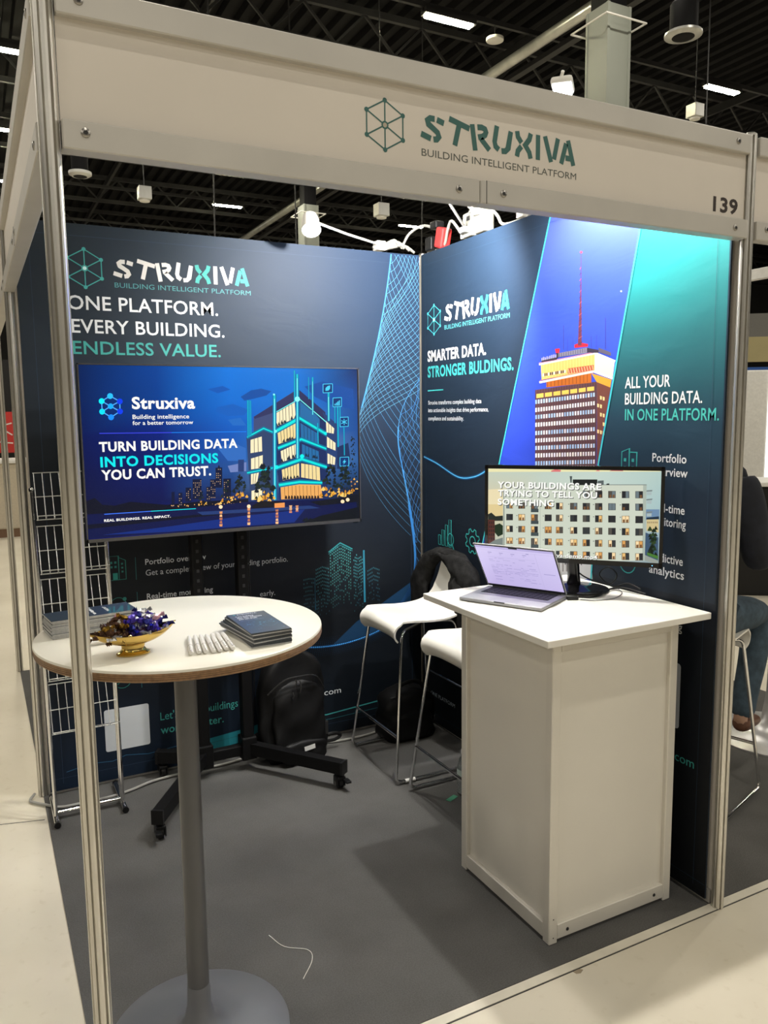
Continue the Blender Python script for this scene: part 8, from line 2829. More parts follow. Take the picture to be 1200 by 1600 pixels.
def sweet_meshes(seed):
    r = random.Random(seed)
    bm = bmesh.new()
    bmesh.ops.create_icosphere(bm, subdivisions=1, radius=1.0)
    for v in bm.verts:
        v.co = Vector((v.co.x * 0.0115, v.co.y * 0.0085, v.co.z * 0.0080)) * r.uniform(0.85, 1.12)
    a = bpy.data.meshes.new('sweet_body'); bm.to_mesh(a); bm.free()
    mbt = MB()
    for s in (-1, 1):
        p = []
        for q in range(7):
            ang = -0.75 + 1.5 * q / 6
            p.append((s * (0.010 + 0.011 * math.cos(ang) * r.uniform(.8, 1.2)), 0.011 * math.sin(ang), 0.004 * (1 if q % 2 else -1)))
        v = [(s * 0.009, 0, 0.001)] + p + [(s * 0.009, 0, -0.001)] + [(q[0], q[1], q[2] - 0.0008) for q in p]
        f = [(0, i + 1, i + 2) for i in range(6)] + [(8, 10 + i, 9 + i) for i in range(6)] + [(1 + i, 9 + i, 10 + i, 2 + i) for i in range(6)]
        mbt.add(v, f)
    return a, mbt.mesh('sweet_twist')
SM = [sweet_meshes(k) for k in range(5)]
rs = random.Random(21)
spots = []
for lay, (n, sc, z) in enumerate(((20, 0.86, 0.050), (17, 0.68, 0.063), (11, 0.50, 0.075), (4, 0.28, 0.086))):
    tries = 0
    got = 0
    while got < n and tries < 900:
        tries += 1
        u = rs.uniform(-1, 1) * sc
        y = rs.uniform(-1, 1) * boat(u / 1.02) * 0.82 * (1 - lay * 0.13)
        p = Vector((u * 0.1 + (0.012 if lay > 1 else 0), y, z + rs.uniform(-.003, .004)))
        if all((p - q).length > 0.0135 for q in spots):
            spots.append(p); got += 1
for i, p in enumerate(spots):
    if p.x > -0.015: fo = rs.choice((0, 0, 0, 1, 1, 4, 5))
    else: fo = rs.choice((2, 3, 3, 3, 2, 4, 1))
    m, lab = foils[fo]
    a, b = SM[i % 5]
    t = thing('wrapped_sweet', lab, 'sweet', (0, 0, 0), 0, lab.split(' foil')[0] + ' sweets in the gold bowl')
    t.matrix_world = T3(0.122, 0.100, TT) @ RZ(math.radians(6)) @ T3(*p) @ Matrix.Rotation(rs.uniform(0, 6.28), 4, 'Z') @ Matrix.Rotation(rs.uniform(-.7, .7), 4, 'Y')
    for nm, me in (('sweet', a), ('twisted_end', b)):
        o = bpy.data.objects.new(nm, me.copy())
        o.data.materials.append(m)
        COL.objects.link(o); o.parent = t

# ================================================================== white counter with monitor and laptop
ct = thing('display_counter', 'white display counter with framed panels at the right', 'counter', (1.605, 0.36, 0.004))
X0, X1, Y0, Y1 = -0.264, 0.264, -0.255, 0.255
HB = 1.0
CW = mat('counter_white', (0.70, 0.67, 0.60), 0.45, 0, 0.02, 4)
CF = mat('counter_frame', (0.68, 0.65, 0.585), 0.40, 0.15, 0.03, 6)
for sx in (X0, X1):
    for sy in (Y0, Y1):
        MB().bbox(min(sx, sx - math.copysign(0.034, sx)), max(sx, sx - math.copysign(0.034, sx)), min(sy, sy - math.copysign(0.034, sy)), max(sy, sy - math.copysign(0.034, sy)), 0.0, HB, 0.003, None, 1).build('corner_post', CF, ct)
for (a, b, fixed, axis) in ((X0 + .034, X1 - .034, Y0, 'x'), (X0 + .034, X1 - .034, Y1, 'x'), (Y0 + .034, Y1 - .034, X0, 'y'), (Y0 + .034, Y1 - .034, X1, 'y')):
    sg = 1 if fixed < 0 else -1
    for z0, z1 in ((0.012, 0.062), (HB - 0.045, HB)):
        q0, q1 = sorted((fixed + sg * 0.001, fixed + sg * 0.026))
        if axis == 'x': MB().bbox(a, b, q0, q1, z0, z1, 0.0015, None, 1).build('rail', CF, ct)
        else: MB().bbox(q0, q1, a, b, z0, z1, 0.0015, None, 1).build('rail', CF, ct)
    q0, q1 = sorted((fixed + sg * 0.0165, fixed + sg * 0.0205))
    if axis == 'x': MB().box(a, b, q0, q1, 0.062, HB - 0.045).build('panel', CW, ct)
    else: MB().box(q0, q1, a, b, 0.062, HB - 0.045).build('panel', CW, ct)
for sx in (X0 + 0.075, X1 - 0.075):
    MB().lathe([(0.006, 0), (0.005, 0.002)], 14, T3(sx, Y0 + 0.001, 0.035) @ RX(PI / 2)).build('screw', DARK_HOLE, ct, True)
for zz in (0.022, 0.085): MB().lathe([(0.0022, 0), (0.002, 0.0008)], 8, T3(X0 + 0.017, Y0, zz) @ RX(PI / 2)).build('pin', DARK_HOLE, ct)
MB().bbox(1.264 - 1.605, 1.938 - 1.605, 0.036 - 0.36, 0.754 - 0.36, HB, HB + 0.0215, 0.0015, None, 1).build('counter_top', PAINT_WHITE, ct)
CZ = 1.026

MTH = -0.839
mn = thing('monitor', 'black desktop monitor showing an apartment house film', 'monitor', (1.699, 0.453, CZ), MTH)
MB().bbox(-0.311, 0.311, -0.006, 0.028, 0.120, 0.468, 0.006).bbox(-0.16, 0.16, 0.028, 0.046, 0.18, 0.40, 0.012).build('casing', GLOSS_BLACK, mn)
b = MB()
b.box(-0.311, 0.311, -0.010, -0.005, 0.455, 0.468).box(-0.311, 0.311, -0.010, -0.005, 0.120, 0.137).box(-0.311, -0.299, -0.010, -0.005, 0.120, 0.468).box(0.299, 0.311, -0.010, -0.005, 0.120, 0.468)
b.build('bezel', GLOSS_BLACK, mn)
cv = Canvas(0.00003)
cv.grid(-0.299, -0.1575, 0.299, 0.1605, [['b8c0b4', 'b8c4bc', 'b0bcb4', '8aa0a8'], ['c8c4a4', 'c4ccbc', 'bcccc4', '9cb4bc'], ['d4ccac', 'ccd4c4', 'c4d4cc', 'a8c4c4'], ['c4d0c0', 'c0d0c4', 'c4d6cc', 'b4ccc4']])
cv.art(MON_ART)
for txt, col, x, z, w, c, bo in MON_TEXT:
    cv.text(txt, rgb(*col), x, z, w, c, bo)
cv.build('screen', print_mat('monitor_glow', 0.3, 1.0), mn, sheet((0, -0.0062, 0.294), (1, 0, 0), (0, 0, 1)), 0.0)
MB().lathe([(0.001, 0), (0.0016, 0.0006)], 8, T3(0.278, -0.0101, 0.128) @ RX(PI / 2)).build('power_light', mat('blue_led', (0.1, 0.4, 0.9), 0.4, 0, 0, emit=(0.2, 0.6, 1.0), estr=3), mn)
nk = MB()
nk.tube([(0, 0.105, 0.018), (0, 0.10, 0.06), (0, 0.075, 0.12), (0, 0.05, 0.20)], [0.026, 0.022, 0.022, 0.024], 14)
nk.build('neck', GLOSS_BLACK, mn, True)
MB().lathe([(0.122, 0.0), (0.124, 0.006), (0.118, 0.011), (0.10, 0.013), (0.04, 0.018), (0.03, 0.022)], 40, T3(0, 0.105, 0), True, 1.05, 0.85).build('base', GLOSS_BLACK, mn, True)

# laptop: half open
lp = thing('laptop', 'grey laptop half open on the white counter', 'laptop', (1.487, 0.504, CZ), -1.089)
LG = mat('space_grey_aluminium', (0.56, 0.56, 0.58), 0.45, 0.6, 0.03, 30)
MB().bbox(-0.156, 0.156, -0.110, 0.110, 0.002, 0.0135, 0.003).build('deck', LG, lp)
MB().box(-0.13, 0.13, 0.0, 0.098, 0.0134, 0.0139).build('keyboard_well', mat('black_key_bed', (0.012, 0.012, 0.014), 0.5), lp)
KEY = mat('black_key', (0.02, 0.02, 0.024), 0.45)
kb = MB().bbox(-0.0085, 0.0085, -0.0078, 0.0078, 0.0, 0.0014, 0.0006, None, 1).mesh('key')
kb.materials.append(KEY)
for r in range(5):
    for c in range(13):
        k = bpy.data.objects.new('key', kb)
        COL.objects.link(k); k.parent = lp
        k.location = (-0.1194 + c * 0.0199, 0.010 + r * 0.0188, 0.0138)
MB().bbox(-0.06, 0.06, -0.102, -0.018, 0.0130, 0.0138, 0.0003, None, 1).build('touchpad', mat('touchpad_grey', (0.50, 0.50, 0.52), 0.35, 0.5), lp)
MB().box(-0.020, 0.020, -0.1105, -0.106, 0.0105, 0.0137).build('finger_notch', DARK_HOLE, lp)
MB().box(-0.150, -0.120, -0.104, 0.1, 0.0, 0.002).box(0.120, 0.150, -0.104, 0.1, 0.0, 0.002).build('rubber_foot', BLACK_PLASTIC, lp)
PHI = 0.60
ML = T3(0, 0.107, 0.015) @ RX(PHI)      # lid frame: local z up the lid, leaning to the keys
ld = MB().bbox(-0.156, 0.156, 0.0, 0.005, 0.0, 0.214, 0.002, ML).build('lid', LG, lp)
MB().box(-0.1535, 0.1535, -0.0012, 0.0, 0.004, 0.212, ML).build('screen_glass', GLOSS_BLACK, ld)
MB().lathe([(0.0055, -0.135), (0.0055, 0.135)], 10, T3(0, 0.108, 0.0135) @ RY(PI / 2)).build('hinge', BLACK_PLASTIC, lp)
cv = Canvas(0.00004)
cv.grid(-0.150, 0.014, 0.150, 0.208, [['c2b4e4', 'c4b8e8', 'cabeec'], ['ccc0ee', 'cabeec', 'd0c6f0'], ['d6ccf2', 'd2c8f0', 'd6ccf4']])
def lr(col, x0, y0, x1, y1): cv.rect(col, x0, y0, x1, y1)
lr('b9aede', -0.150, 0.198, 0.150, 0.2085)
lr('c0b6e2', 0.078, 0.014, 0.0795, 0.190); lr('beb4e0', -0.150, 0.188, 0.150, 0.1892)
for k in range(4): lr('a79dd0', -0.105 + 0.045 * k, 0.176, -0.090 + 0.045 * k, 0.180); lr('b4aad8', -0.105 + 0.045 * k, 0.169, -0.098 + 0.045 * k, 0.172)
lr('8f86c0', 0.045, 0.184, 0.056, 0.187); lr('bdb2e0', -0.112, 0.156, 0.070, 0.1575)
for k in range(16):
    r2 = random.Random(40 + k)
    y = 0.150 - k * 0.0078
    x = -0.110
    while x < 0.065:
        w = r2.uniform(0.008, 0.03)
        if r2.random() < (0.75 if 4 < k < 11 else 0.3): lr(r2.choice(('a9a0d2', 'b2a8d8', '9c92c8')), x, y, min(0.07, x + w), y + 0.0022)
        x += w + 0.006
lr('a096cc', -0.110, 0.082, -0.0625, 0.0835); lr('a096cc', -0.058, 0.088, 0.070, 0.0893); lr('a096cc', -0.058, 0.066, -0.0568, 0.089)
for k in range(1): lr('9c92c8', 0.092, 0.093, 0.135, 0.0955)
cv.rect('17161c', -0.017, 0.203, 0.017, 0.2115)
cv.build('screen_picture', print_mat('laptop_glow', 0.3, 1.0), ld, ML @ sheet((0, -0.0013, 0), (1, 0, 0), (0, 0, 1)), 0.0001)
cable('display_cable', [(1.688, 0.395, CZ + 0.009), (1.73, 0.375, CZ + 0.007), (1.79, 0.39, CZ + 0.005), (1.85, 0.43, CZ + 0.006), (1.895, 0.44, CZ + 0.008), (1.915, 0.41, CZ + 0.012), (1.925, 0.36, CZ + 0.010), (1.925, 0.31, CZ + 0.008)], 0.0035, BLACK_PLASTIC, 'black display cable from the laptop across the counter')
o = MB().bbox(-0.02, 0.02, -0.008, 0.008, 0.0, 0.011, 0.002).build('cable_adapter', BLACK_PLASTIC)
o.location, o.rotation_euler = (1.666, 0.400, CZ + 0.0005), (0, 0, -0.45)
tag(o, 'small black adapter plugged into the laptop side', 'adapter')
cable('monitor_cable', [(1.80, 0.60, CZ + 0.115), (1.835, 0.57, CZ + 0.055), (1.87, 0.53, CZ + 0.025), (1.905, 0.47, CZ + 0.018), (1.90, 0.43, CZ + 0.06), (1.885, 0.46, CZ + 0.085), (1.88, 0.50, CZ + 0.05), (1.90, 0.45, CZ + 0.012), (1.925, 0.40, CZ + 0.03), (1.928, 0.34, CZ + 0.02)], 0.0028, BLACK_PLASTIC, 'black monitor cable looped up behind the counter')
cable('thin_cable', [(1.905, 0.43, CZ + 0.008), (1.88, 0.38, CZ + 0.004), (1.80, 0.335, CZ + 0.003), (1.72, 0.345, CZ + 0.003), (1.68, 0.375, CZ + 0.004)], 0.0016, mat('grey_cable', (0.12, 0.12, 0.12), 0.5), 'thin grey cable curving over the counter')

# ================================================================== bar stools
SEATW = mat('white_seat_shell', (0.80, 0.775, 0.70), 0.22, 0, 0.015, 10, coat=0.2)
def stool_parts(t, back=True):
    """faces local -x; origin on the floor under the seat's middle"""
    prof = [(-0.205, 0.655, 0.168), (-0.222, 0.675, 0.176), (-0.226, 0.700, 0.180), (-0.215, 0.722, 0.183), (-0.190, 0.733, 0.186), (-0.12, 0.730, 0.188), (-0.03, 0.722, 0.188), (0.06, 0.724, 0.184), (0.12, 0.738, 0.176), (0.160, 0.770, 0.162), (0.180, 0.82, 0.140), (0.190, 0.88, 0.115), (0.196, 0.945, 0.094), (0.198, 0.970, 0.078)]
    P = smooth_path([(a, b, c) for a, b, c in prof], 3)
    nv = 14
    vs, fs = [], []
    for lay in (0, 1):
        for i, p in enumerate(P):
            a = P[max(0, i - 1)]; b = P[min(len(P) - 1, i + 1)]
            tx, tz = b.x - a.x, b.y - a.y
            l = math.hypot(tx, tz) or 1
            nx, nz = -tz / l, tx / l
            for j in range(nv + 1):
                s = -1 + 2 * j / nv
                up = 0.016 * abs(s) ** 3 if i < 30 else 0.022 * s * s      # edges turn up
                off = -0.008 if lay else 0.0
                dip = (0.010 * abs(s) ** 4) if p.x < -0.19 else 0
                vs.append((p.x + nx * (off + up * 0.5) , s * p.z, p.y + nz * (off + up * 0.5) - dip))
    n1 = nv + 1
    N = len(P) * n1
    for i in range(len(P) - 1):
        for j in range(nv):
            k = i * n1 + j
            fs.append((k, k + 1, k + n1 + 1, k + n1))
            fs.append((N + k, N + k + n1, N + k + n1 + 1, N + k + 1))
    for i in range(len(P) - 1):
        for j in (0, nv):
            k = i * n1 + j
            fs.append((k, k + n1, N + k + n1, N + k))
    for i in (0, len(P) - 1):
        for j in range(nv):
            k = i * n1 + j
            fs.append((k, N + k, N + k + 1, k + 1))
    MB().add(vs, fs).build('seat_shell', SEATW, t, True, 1.2)
    for s in (-1, 1):
        pts = bend([(-0.05, s * 0.10, 0.700), (-0.185, s * 0.165, 0.690), (-0.262, s * 0.238, 0.012), (0.190, s * 0.238, 0.012), (0.110, s * 0.150, 0.705), (0.0, s * 0.10, 0.703)], 0.035)
        fr = MB().tube(pts, 0.0075, 10).build('side_frame', CHROME, t, True)
        if s < 0: MB().tube([(-0.215, s * 0.238, 0.012), (-0.165, s * 0.238, 0.012)], 0.0088, 10).build('floor_glide', WHITE_PLASTIC, fr, True)
    MB().tube([(-0.2395, -0.2185, 0.215), (-0.2395, 0.2185, 0.215)], 0.007, 10).build('footrest', CHROME, t, True)
    MB().tube([(0.155, -0.19, 0.36), (0.155, 0.19, 0.36)], 0.006, 8).build('cross_tube', CHROME, t, True)
t = thing('bar_stool', 'white shell bar stool with a grey jacket over its back', 'stool', (1.693, 1.535, 0.004), 0, 'white shell bar stools')
stool_parts(t)
t2 = copy_tree(t)
t2.location = (1.722, 0.985, 0.004)
t2['label'] = 'white shell bar stool half hidden behind the white counter'

# jacket slung over the stool's back
JM = mat('charcoal_wool', (0.010, 0.0098, 0.0095), 0.95, 0, 0.6, 30, 0.5, 160, spec=0.1)
jk = thing('jacket', 'charcoal grey jacket hanging over the back of the white stool', 'jacket', (1.88, 1.55, 0.62))
def drape(path, widths, thick, seed, seg=16):
    r = random.Random(seed)
    P = smooth_path(path, 6)
    Wd = smooth_path([(w, q, 0) for w, q in zip(widths, thick)], 6)
    v, f = [], []
    for i, p in enumerate(P):
        a = P[max(0, i - 1)]; b = P[min(len(P) - 1, i + 1)]
        tg = (b - a).normalized()
        sd = Vector((1, 0, 0)).cross(tg).normalized()
        for k in range(seg):
            an = 2 * PI * k / seg
            wob = 1 + 0.10 * math.sin(3 * an + i * 0.55 + seed) + 0.07 * math.sin(5 * an - i * 0.8)
            v.append(tuple(p + sd * math.cos(an) * Wd[i].x * wob + Vector((1, 0, 0)) * math.sin(an) * Wd[i].y * wob))
    for i in range(len(P) - 1):
        for k in range(seg):
            f.append((i * seg + k, i * seg + (k + 1) % seg, (i + 1) * seg + (k + 1) % seg, (i + 1) * seg + k))
    f.append(tuple(range(seg - 1, -1, -1))); f.append(tuple((len(P) - 1) * seg + k for k in range(seg)))
    return v, f
MB().add(*drape([(-0.02, 0.262, 0.06), (-0.02, 0.255, 0.20), (-0.010, 0.200, 0.295), (0.0, 0.105, 0.360), (0.005, 0.03, 0.372), (0.0, -0.05, 0.350), (-0.012, -0.125, 0.27), (-0.02, -0.150, 0.06)], [0.078, 0.072, 0.055, 0.030, 0.024, 0.045, 0.098, 0.125], [0.035, 0.038, 0.040, 0.040, 0.042, 0.045, 0.045, 0.045], 1)).build('body', JM, jk, True, 2.0)
MB().add(*drape([(-0.010, 0.02, 0.358), (-0.015, -0.08, 0.332), (-0.018, -0.17, 0.285), (-0.020, -0.215, 0.17), (-0.020, -0.215, -0.04)], [0.022, 0.048, 0.068, 0.078, 0.080], [0.040, 0.045, 0.048, 0.046, 0.044], 7)).build('shoulder', JM, jk, True, 2.0)
MB().add(*drape([(-0.050, -0.12, 0.27), (-0.060, -0.185, 0.20), (-0.060, -0.21, 0.08), (-0.05, -0.225, -0.06)], [0.030, 0.042, 0.045, 0.040], [0.020, 0.026, 0.028, 0.026], 4, 12)).build('sleeve', JM, jk, True, 2.0)
MB().add(*drape([(-0.030, 0.125, 0.348), (-0.038, 0.04, 0.368), (-0.040, -0.045, 0.338)], [0.010, 0.010, 0.010], [0.010, 0.012, 0.010], 2, 10)).build('collar', JM, jk, True, 2.0)

# ================================================================== backpack
BPK = mat('black_nylon', (0.0042, 0.0042, 0.0045), 0.55, 0, 0.25, 25, 0.6, 9, spec=0.22)
bk = thing('backpack', 'black nylon backpack with a small white tag leaning on the back wall', 'backpack', (1.135, 1.795, 0.004), math.radians(4))
def puffy(w, d, h, top, n=20, m=22, lean=0.0, seed=0, x0=0.0, y0=0.0, z0=0.0, amp=0.012):
    r = random.Random(seed)
    ph = [r.uniform(0, 6) for _ in range(6)]
    v, f = [], []
    for i in range(m + 1):
        t = i / m
        z = z0 + h * t
        k = 1 - max(0, (t - (1 - top)) / top) ** 2.4 if top > 0 else 1
        k = max(0.04, k) ** 0.5
        kb = min(1, 0.80 + 1.6 * t)
        for j in range(n):
            a = 2 * PI * j / n
            ca, sa = math.cos(a), math.sin(a)
            sx = math.copysign(abs(ca) ** 0.55, ca); sy = math.copysign(abs(sa) ** 0.7, sa)
            fold = amp * (math.sin(9 * t + 3 * a + ph[0]) * 0.5 + math.sin(17 * t - 4 * a + ph[1]) * 0.35 + math.sin(5 * a + 4 * t + ph[2]) * 0.3)
            v.append((x0 + sx * (w / 2 * k * kb + fold), y0 + sy * (d / 2 * (0.5 + 0.5 * k) * kb + fold) + lean * t, z))
    for i in range(m):
        for j in range(n):
            f.append((i * n + j, i * n + (j + 1) % n, (i + 1) * n + (j + 1) % n, (i + 1) * n + j))
    f.append(tuple(range(n - 1, -1, -1))); f.append(tuple(m * n + j for j in range(n)))
    return v, f
MB().add(*puffy(0.345, 0.125, 0.545, 0.38, 28, 26, 0.03, 3, 0, 0.02)).build('main_bag', BPK, bk, True, 2.0)
MB().add(*puffy(0.27, 0.075, 0.37, 0.30, 26, 20, 0.045, 8, 0.01, -0.050, 0.03, 0.010)).build('front_pocket', BPK, bk, True, 2.0)
MB().add(*puffy(0.235, 0.05, 0.105, 0.25, 22, 10, 0.01, 9, 0.015, -0.075, 0.01, 0.006)).build('lower_pocket', BPK, bk, True, 2.0)
TAGM = mat('white_woven_tag', (0.72, 0.72, 0.70), 0.6)
MB().box(-0.028, 0.028, -0.001, 0.001, -0.011, 0.011, T3(0.03, -0.104, 0.085) @ RY(-0.1)).build('tag', TAGM, bk)
ZP = mat('dark_zip', (0.05, 0.05, 0.05), 0.3, 0.6)
for x, z, h in ((-0.02, 0.43, 0.045), (0.005, 0.41, 0.06), (-0.035, 0.36, 0.03)):
    MB().tube([(x, -0.062, z), (x + 0.004, -0.070, z - h * 0.5), (x - 0.002, -0.066, z - h)], 0.0035, 6).build('zip_pull', ZP, bk, True)
MB().tube(smooth_path([(-0.15, -0.03, 0.36), (-0.08, -0.062, 0.425), (0.0, -0.068, 0.435), (0.09, -0.060, 0.42), (0.15, -0.025, 0.34)], 5), 0.004, 6).build('zip', ZP, bk, True)
MB().tube(smooth_path([(0.14, 0.0, 0.075), (0.21, -0.01, 0.085), (0.245, -0.01, 0.066), (0.21, -0.01, 0.05), (0.14, 0.0, 0.05)], 5), 0.009, 8).build('side_strap', BPK, bk, True)
MB().tube(smooth_path([(-0.04, 0.06, 0.525), (-0.03, 0.06, 0.575), (0.03, 0.06, 0.578), (0.045, 0.06, 0.525)], 5), 0.009, 8).build('carry_handle', BPK, bk, True)
MB().bbox(0.135, 0.165, -0.04, -0.025, 0.10, 0.17, 0.004).build('buckle', ZP, bk)

# soft black bag in the corner behind the stools
bg = thing('travel_bag', 'black travel bag lying in the corner behind the bar stool', 'bag', (1.745, 1.775, 0.004), 0.0)
MB().add(*puffy(0.30, 0.20, 0.27, 0.35, 24, 16, 0.0, 5, 0, 0, 0, 0.012)).build('body', BPK, bg, True, 2.0)
MB().tube(smooth_path([(-0.09, -0.07, 0.22), (-0.06, -0.06, 0.30), (0.05, -0.05, 0.30), (0.09, -0.07, 0.22)], 5), 0.010, 8).build('handle', BPK, bg, True)
MB().tube([(-0.12, -0.06, 0.24), (0.0, -0.075, 0.255), (0.12, -0.06, 0.24)], 0.004, 6).build('zip', ZP, bg, True)
MB().bbox(-0.06, -0.03, -0.088, -0.080, 0.225, 0.235, 0.001).build('zip_tag', mat('grey_tag', (0.2, 0.2, 0.2), 0.4), bg)
MB().add(*puffy(0.22, 0.06, 0.15, 0.3, 20, 10, 0.0, 6, 0, -0.075, 0.02, 0.007)).build('front_pocket', BPK, bg, True, 2.0)

# water bottle
bt = thing('water_bottle', 'clear plastic bottle on the floor beside the counter', 'bottle', (1.660, 1.085, 0.004))
MB().lathe([(0.026, 0.0), (0.031, 0.006), (0.031, 0.05), (0.029, 0.06), (0.031, 0.07), (0.031, 0.13), (0.022, 0.165), (0.012, 0.18), (0.012, 0.195)], 24).build('bottle_body', mat('clear_plastic', (0.85, 0.9, 0.92), 0.08, 0, 0, trans=0.9), bt, True)
MB().lathe([(0.0316, 0.075), (0.0316, 0.12)], 24, None, False).build('label', mat('pale_label', (0.5, 0.6, 0.55), 0.4), bt, True)
MB().lathe([(0.0145, 0.188), (0.0145, 0.206), (0.012, 0.208)], 18).build('cap', mat('white_cap', (0.6, 0.6, 0.6), 0.4), bt, True)
o = MB().bbox(-0.03, 0.03, -0.012, 0.012, 0.0, 0.002, 0.0005).build('tape_scrap', mat('green_tape', (0.10, 0.36, 0.22), 0.4))
o.location, o.rotation_euler = (1.59, 1.075, 0.0042), (0, 0, 0.4)
tag(o, 'scrap of green tape on the carpet by the bottle', 'tape')

# ================================================================== chrome wire leaflet rack
WIRE = mat('chrome_wire', (0.62, 0.62, 0.60), 0.28, 0.9, 0.02, 10)
rk = thing('leaflet_rack', 'chrome wire leaflet rack standing empty by the back left post', 'rack', (0.165, 1.77, 0.004))
for s in (-1, 1):
    ft = MB().tube([(s * 0.135, -0.135, 0.016), (s * 0.135, 0.13, 0.016)], 0.012, 12).build('foot', CHROME, rk, True)
    for yy, dy in ((-0.146, -0.134), (0.129, 0.141)):
        MB().tube([(s * 0.135, yy, 0.016), (s * 0.135, dy, 0.016)], 0.0135, 12).build('foot_cap', BLACK_PLASTIC, ft, True)
    MB().tube([(s * 0.135, -0.075, 0.02), (s * 0.140, 0.03, 1.38)], 0.008, 10).build('upright', CHROME, rk, True)
    MB().tube([(s * 0.132, -0.040, 0.02), (s * 0.137, 0.045, 1.38)], 0.006, 10).build('upright', CHROME, rk, True)
    MB().lathe([(0.011, 0), (0.011, 0.012), (0.006, 0.018)], 12, T3(s * 0.140, 0.032, 1.38)).build('upright_cap', CHROME, rk, True)
MB().tube([(-0.135, -0.058, 0.030), (0.135, -0.058, 0.030)], 0.011, 12).build('cross_tube', CHROME, rk, True)
for k, zt in enumerate((1.455, 1.235, 1.015, 0.795, 0.575)):
    tr = MB()
    yb = -0.075 + 0.077 * zt
    top, mid, bot, lip = (yb + 0.01, zt), (yb - 0.035, zt - 0.095), (yb - 0.075, zt - 0.185), (yb - 0.112, zt - 0.165)
    for i in range(9):
        xx = -0.128 + 0.032 * i
        tr.tube([(xx, top[0], top[1]), (xx, mid[0], mid[1]), (xx, bot[0], bot[1]), (xx, lip[0], lip[1])], 0.0018, 5)
    for p in (top, mid, bot, lip):
        tr.tube([(-0.132, p[0], p[1]), (0.132, p[0], p[1])], 0.0022, 6)
    tr.build('wire_tray', WIRE, rk, True)

# little white thread on the carpet
tag(MB().tube(smooth_path([(0.575, 0.575, 0.006), (0.60, 0.50, 0.006), (0.66, 0.45, 0.006), (0.655, 0.40, 0.006), (0.60, 0.335, 0.006)], 6), 0.0010, 5).build('thread', WHITE_PLASTIC), 'curled white thread lying on the grey carpet', 'thread')

# ================================================================== next door at the right: stool, table, seated person
ns = copy_tree(t)
ns.location = (2.51, 0.633, 0.004); ns.rotation_euler = (0, 0, PI + 0.32)
ns['label'] = 'white bar stool under the seated person at the right'
ns['group'] = 'stools next door'
nt_ = thing('bar_table', 'white bar table next door with a silver trumpet foot', 'table', (3.42, 0.86, 0.004))
MB().lathe([(0.33, 1.075), (0.35, 1.08), (0.35, 1.10), (0.20, 1.10), (0.001, 1.10)], 48).build('table_top', TOPM, nt_, True)
MB().lathe([(0.31, 0.0), (0.31, 0.008), (0.22, 0.016), (0.12, 0.03), (0.06, 0.09), (0.042, 0.22), (0.035, 0.5), (0.035, 1.075)], 48).build('foot', mat('silver_paint', (0.55, 0.55, 0.56), 0.3, 0.6), nt_, True)

def skin(name, verts, edges, radii, m, parent, sub=2):
    me = bpy.data.meshes.new(name)
    me.from_pydata(verts, edges, [])
    o = bpy.data.objects.new(name, me)
    COL.objects.link(o)
    md = o.modifiers.new('skin', 'SKIN')
    sk = me.skin_vertices[0].data if me.skin_vertices else None
    if sk is None:
        bm = bmesh.new(); bm.from_mesh(me); bm.verts.layers.skin.verify(); bm.to_mesh(me); bm.free()
        sk = me.skin_vertices[0].data
    for i, r in enumerate(radii):
        sk[i].radius = r if isinstance(r, tuple) else (r, r)
        sk[i].use_root = i == 0
    md.use_smooth_shade = True
    sb = o.modifiers.new('sub', 'SUBSURF'); sb.levels = sb.render_levels = sub
    bpy.context.view_layer.update()
    m2 = bpy.data.meshes.new_from_object(o.evaluated_get(bpy.context.evaluated_depsgraph_get()))
    bpy.data.objects.remove(o)
    m2.materials.clear()
    return link_mesh(name, m2, m, parent, True)

pr = thing('person', 'seated person in dark navy jacket, jeans and brown shoes at the right', 'person', (2.505, 0.633, 0.0), 0.32)
# local frame: faces +x, hips above the seat
SKIN = mat('skin', (0.50, 0.30, 0.21), 0.5, 0, 0.05, 20)
JACK = mat('navy_jacket', (0.010, 0.013, 0.024), 0.8, 0, 0.3, 20, 0.3, 120)
JEAN = mat('blue_jeans', (0.045, 0.075, 0.105), 0.8, 0, 0.3, 30, 0.3, 300)
SHOE = mat('brown_leather', (0.13, 0.055, 0.03), 0.35, 0, 0.2, 30)
HAIR = mat('dark_hair', (0.02, 0.014, 0.010), 0.6, 0, 0.3, 60)
v = [(0.0, 0, 0.815), (0.01, 0, 0.95), (0.02, 0, 1.177), (0.03, 0, 1.370), (0.045, 0, 1.460), (0.06, 0, 1.520), (0.075, 0, 1.600), (0.085, 0, 1.680)]
e = [(0, 1), (1, 2), (2, 3), (3, 4), (4, 5), (5, 6), (6, 7)]
r = [(0.10, 0.085), (0.095, 0.08), (0.095, 0.08), (0.085, 0.07), (0.06, 0.06), (0.055, 0.055), (0.078, 0.088), (0.06, 0.07)]
def limb(base, pts, rads):
    prev = base
    for p, q in zip(pts, rads):
        v.append(p); r.append(q); e.append((prev, len(v) - 1)); prev = len(v) - 1
    return prev
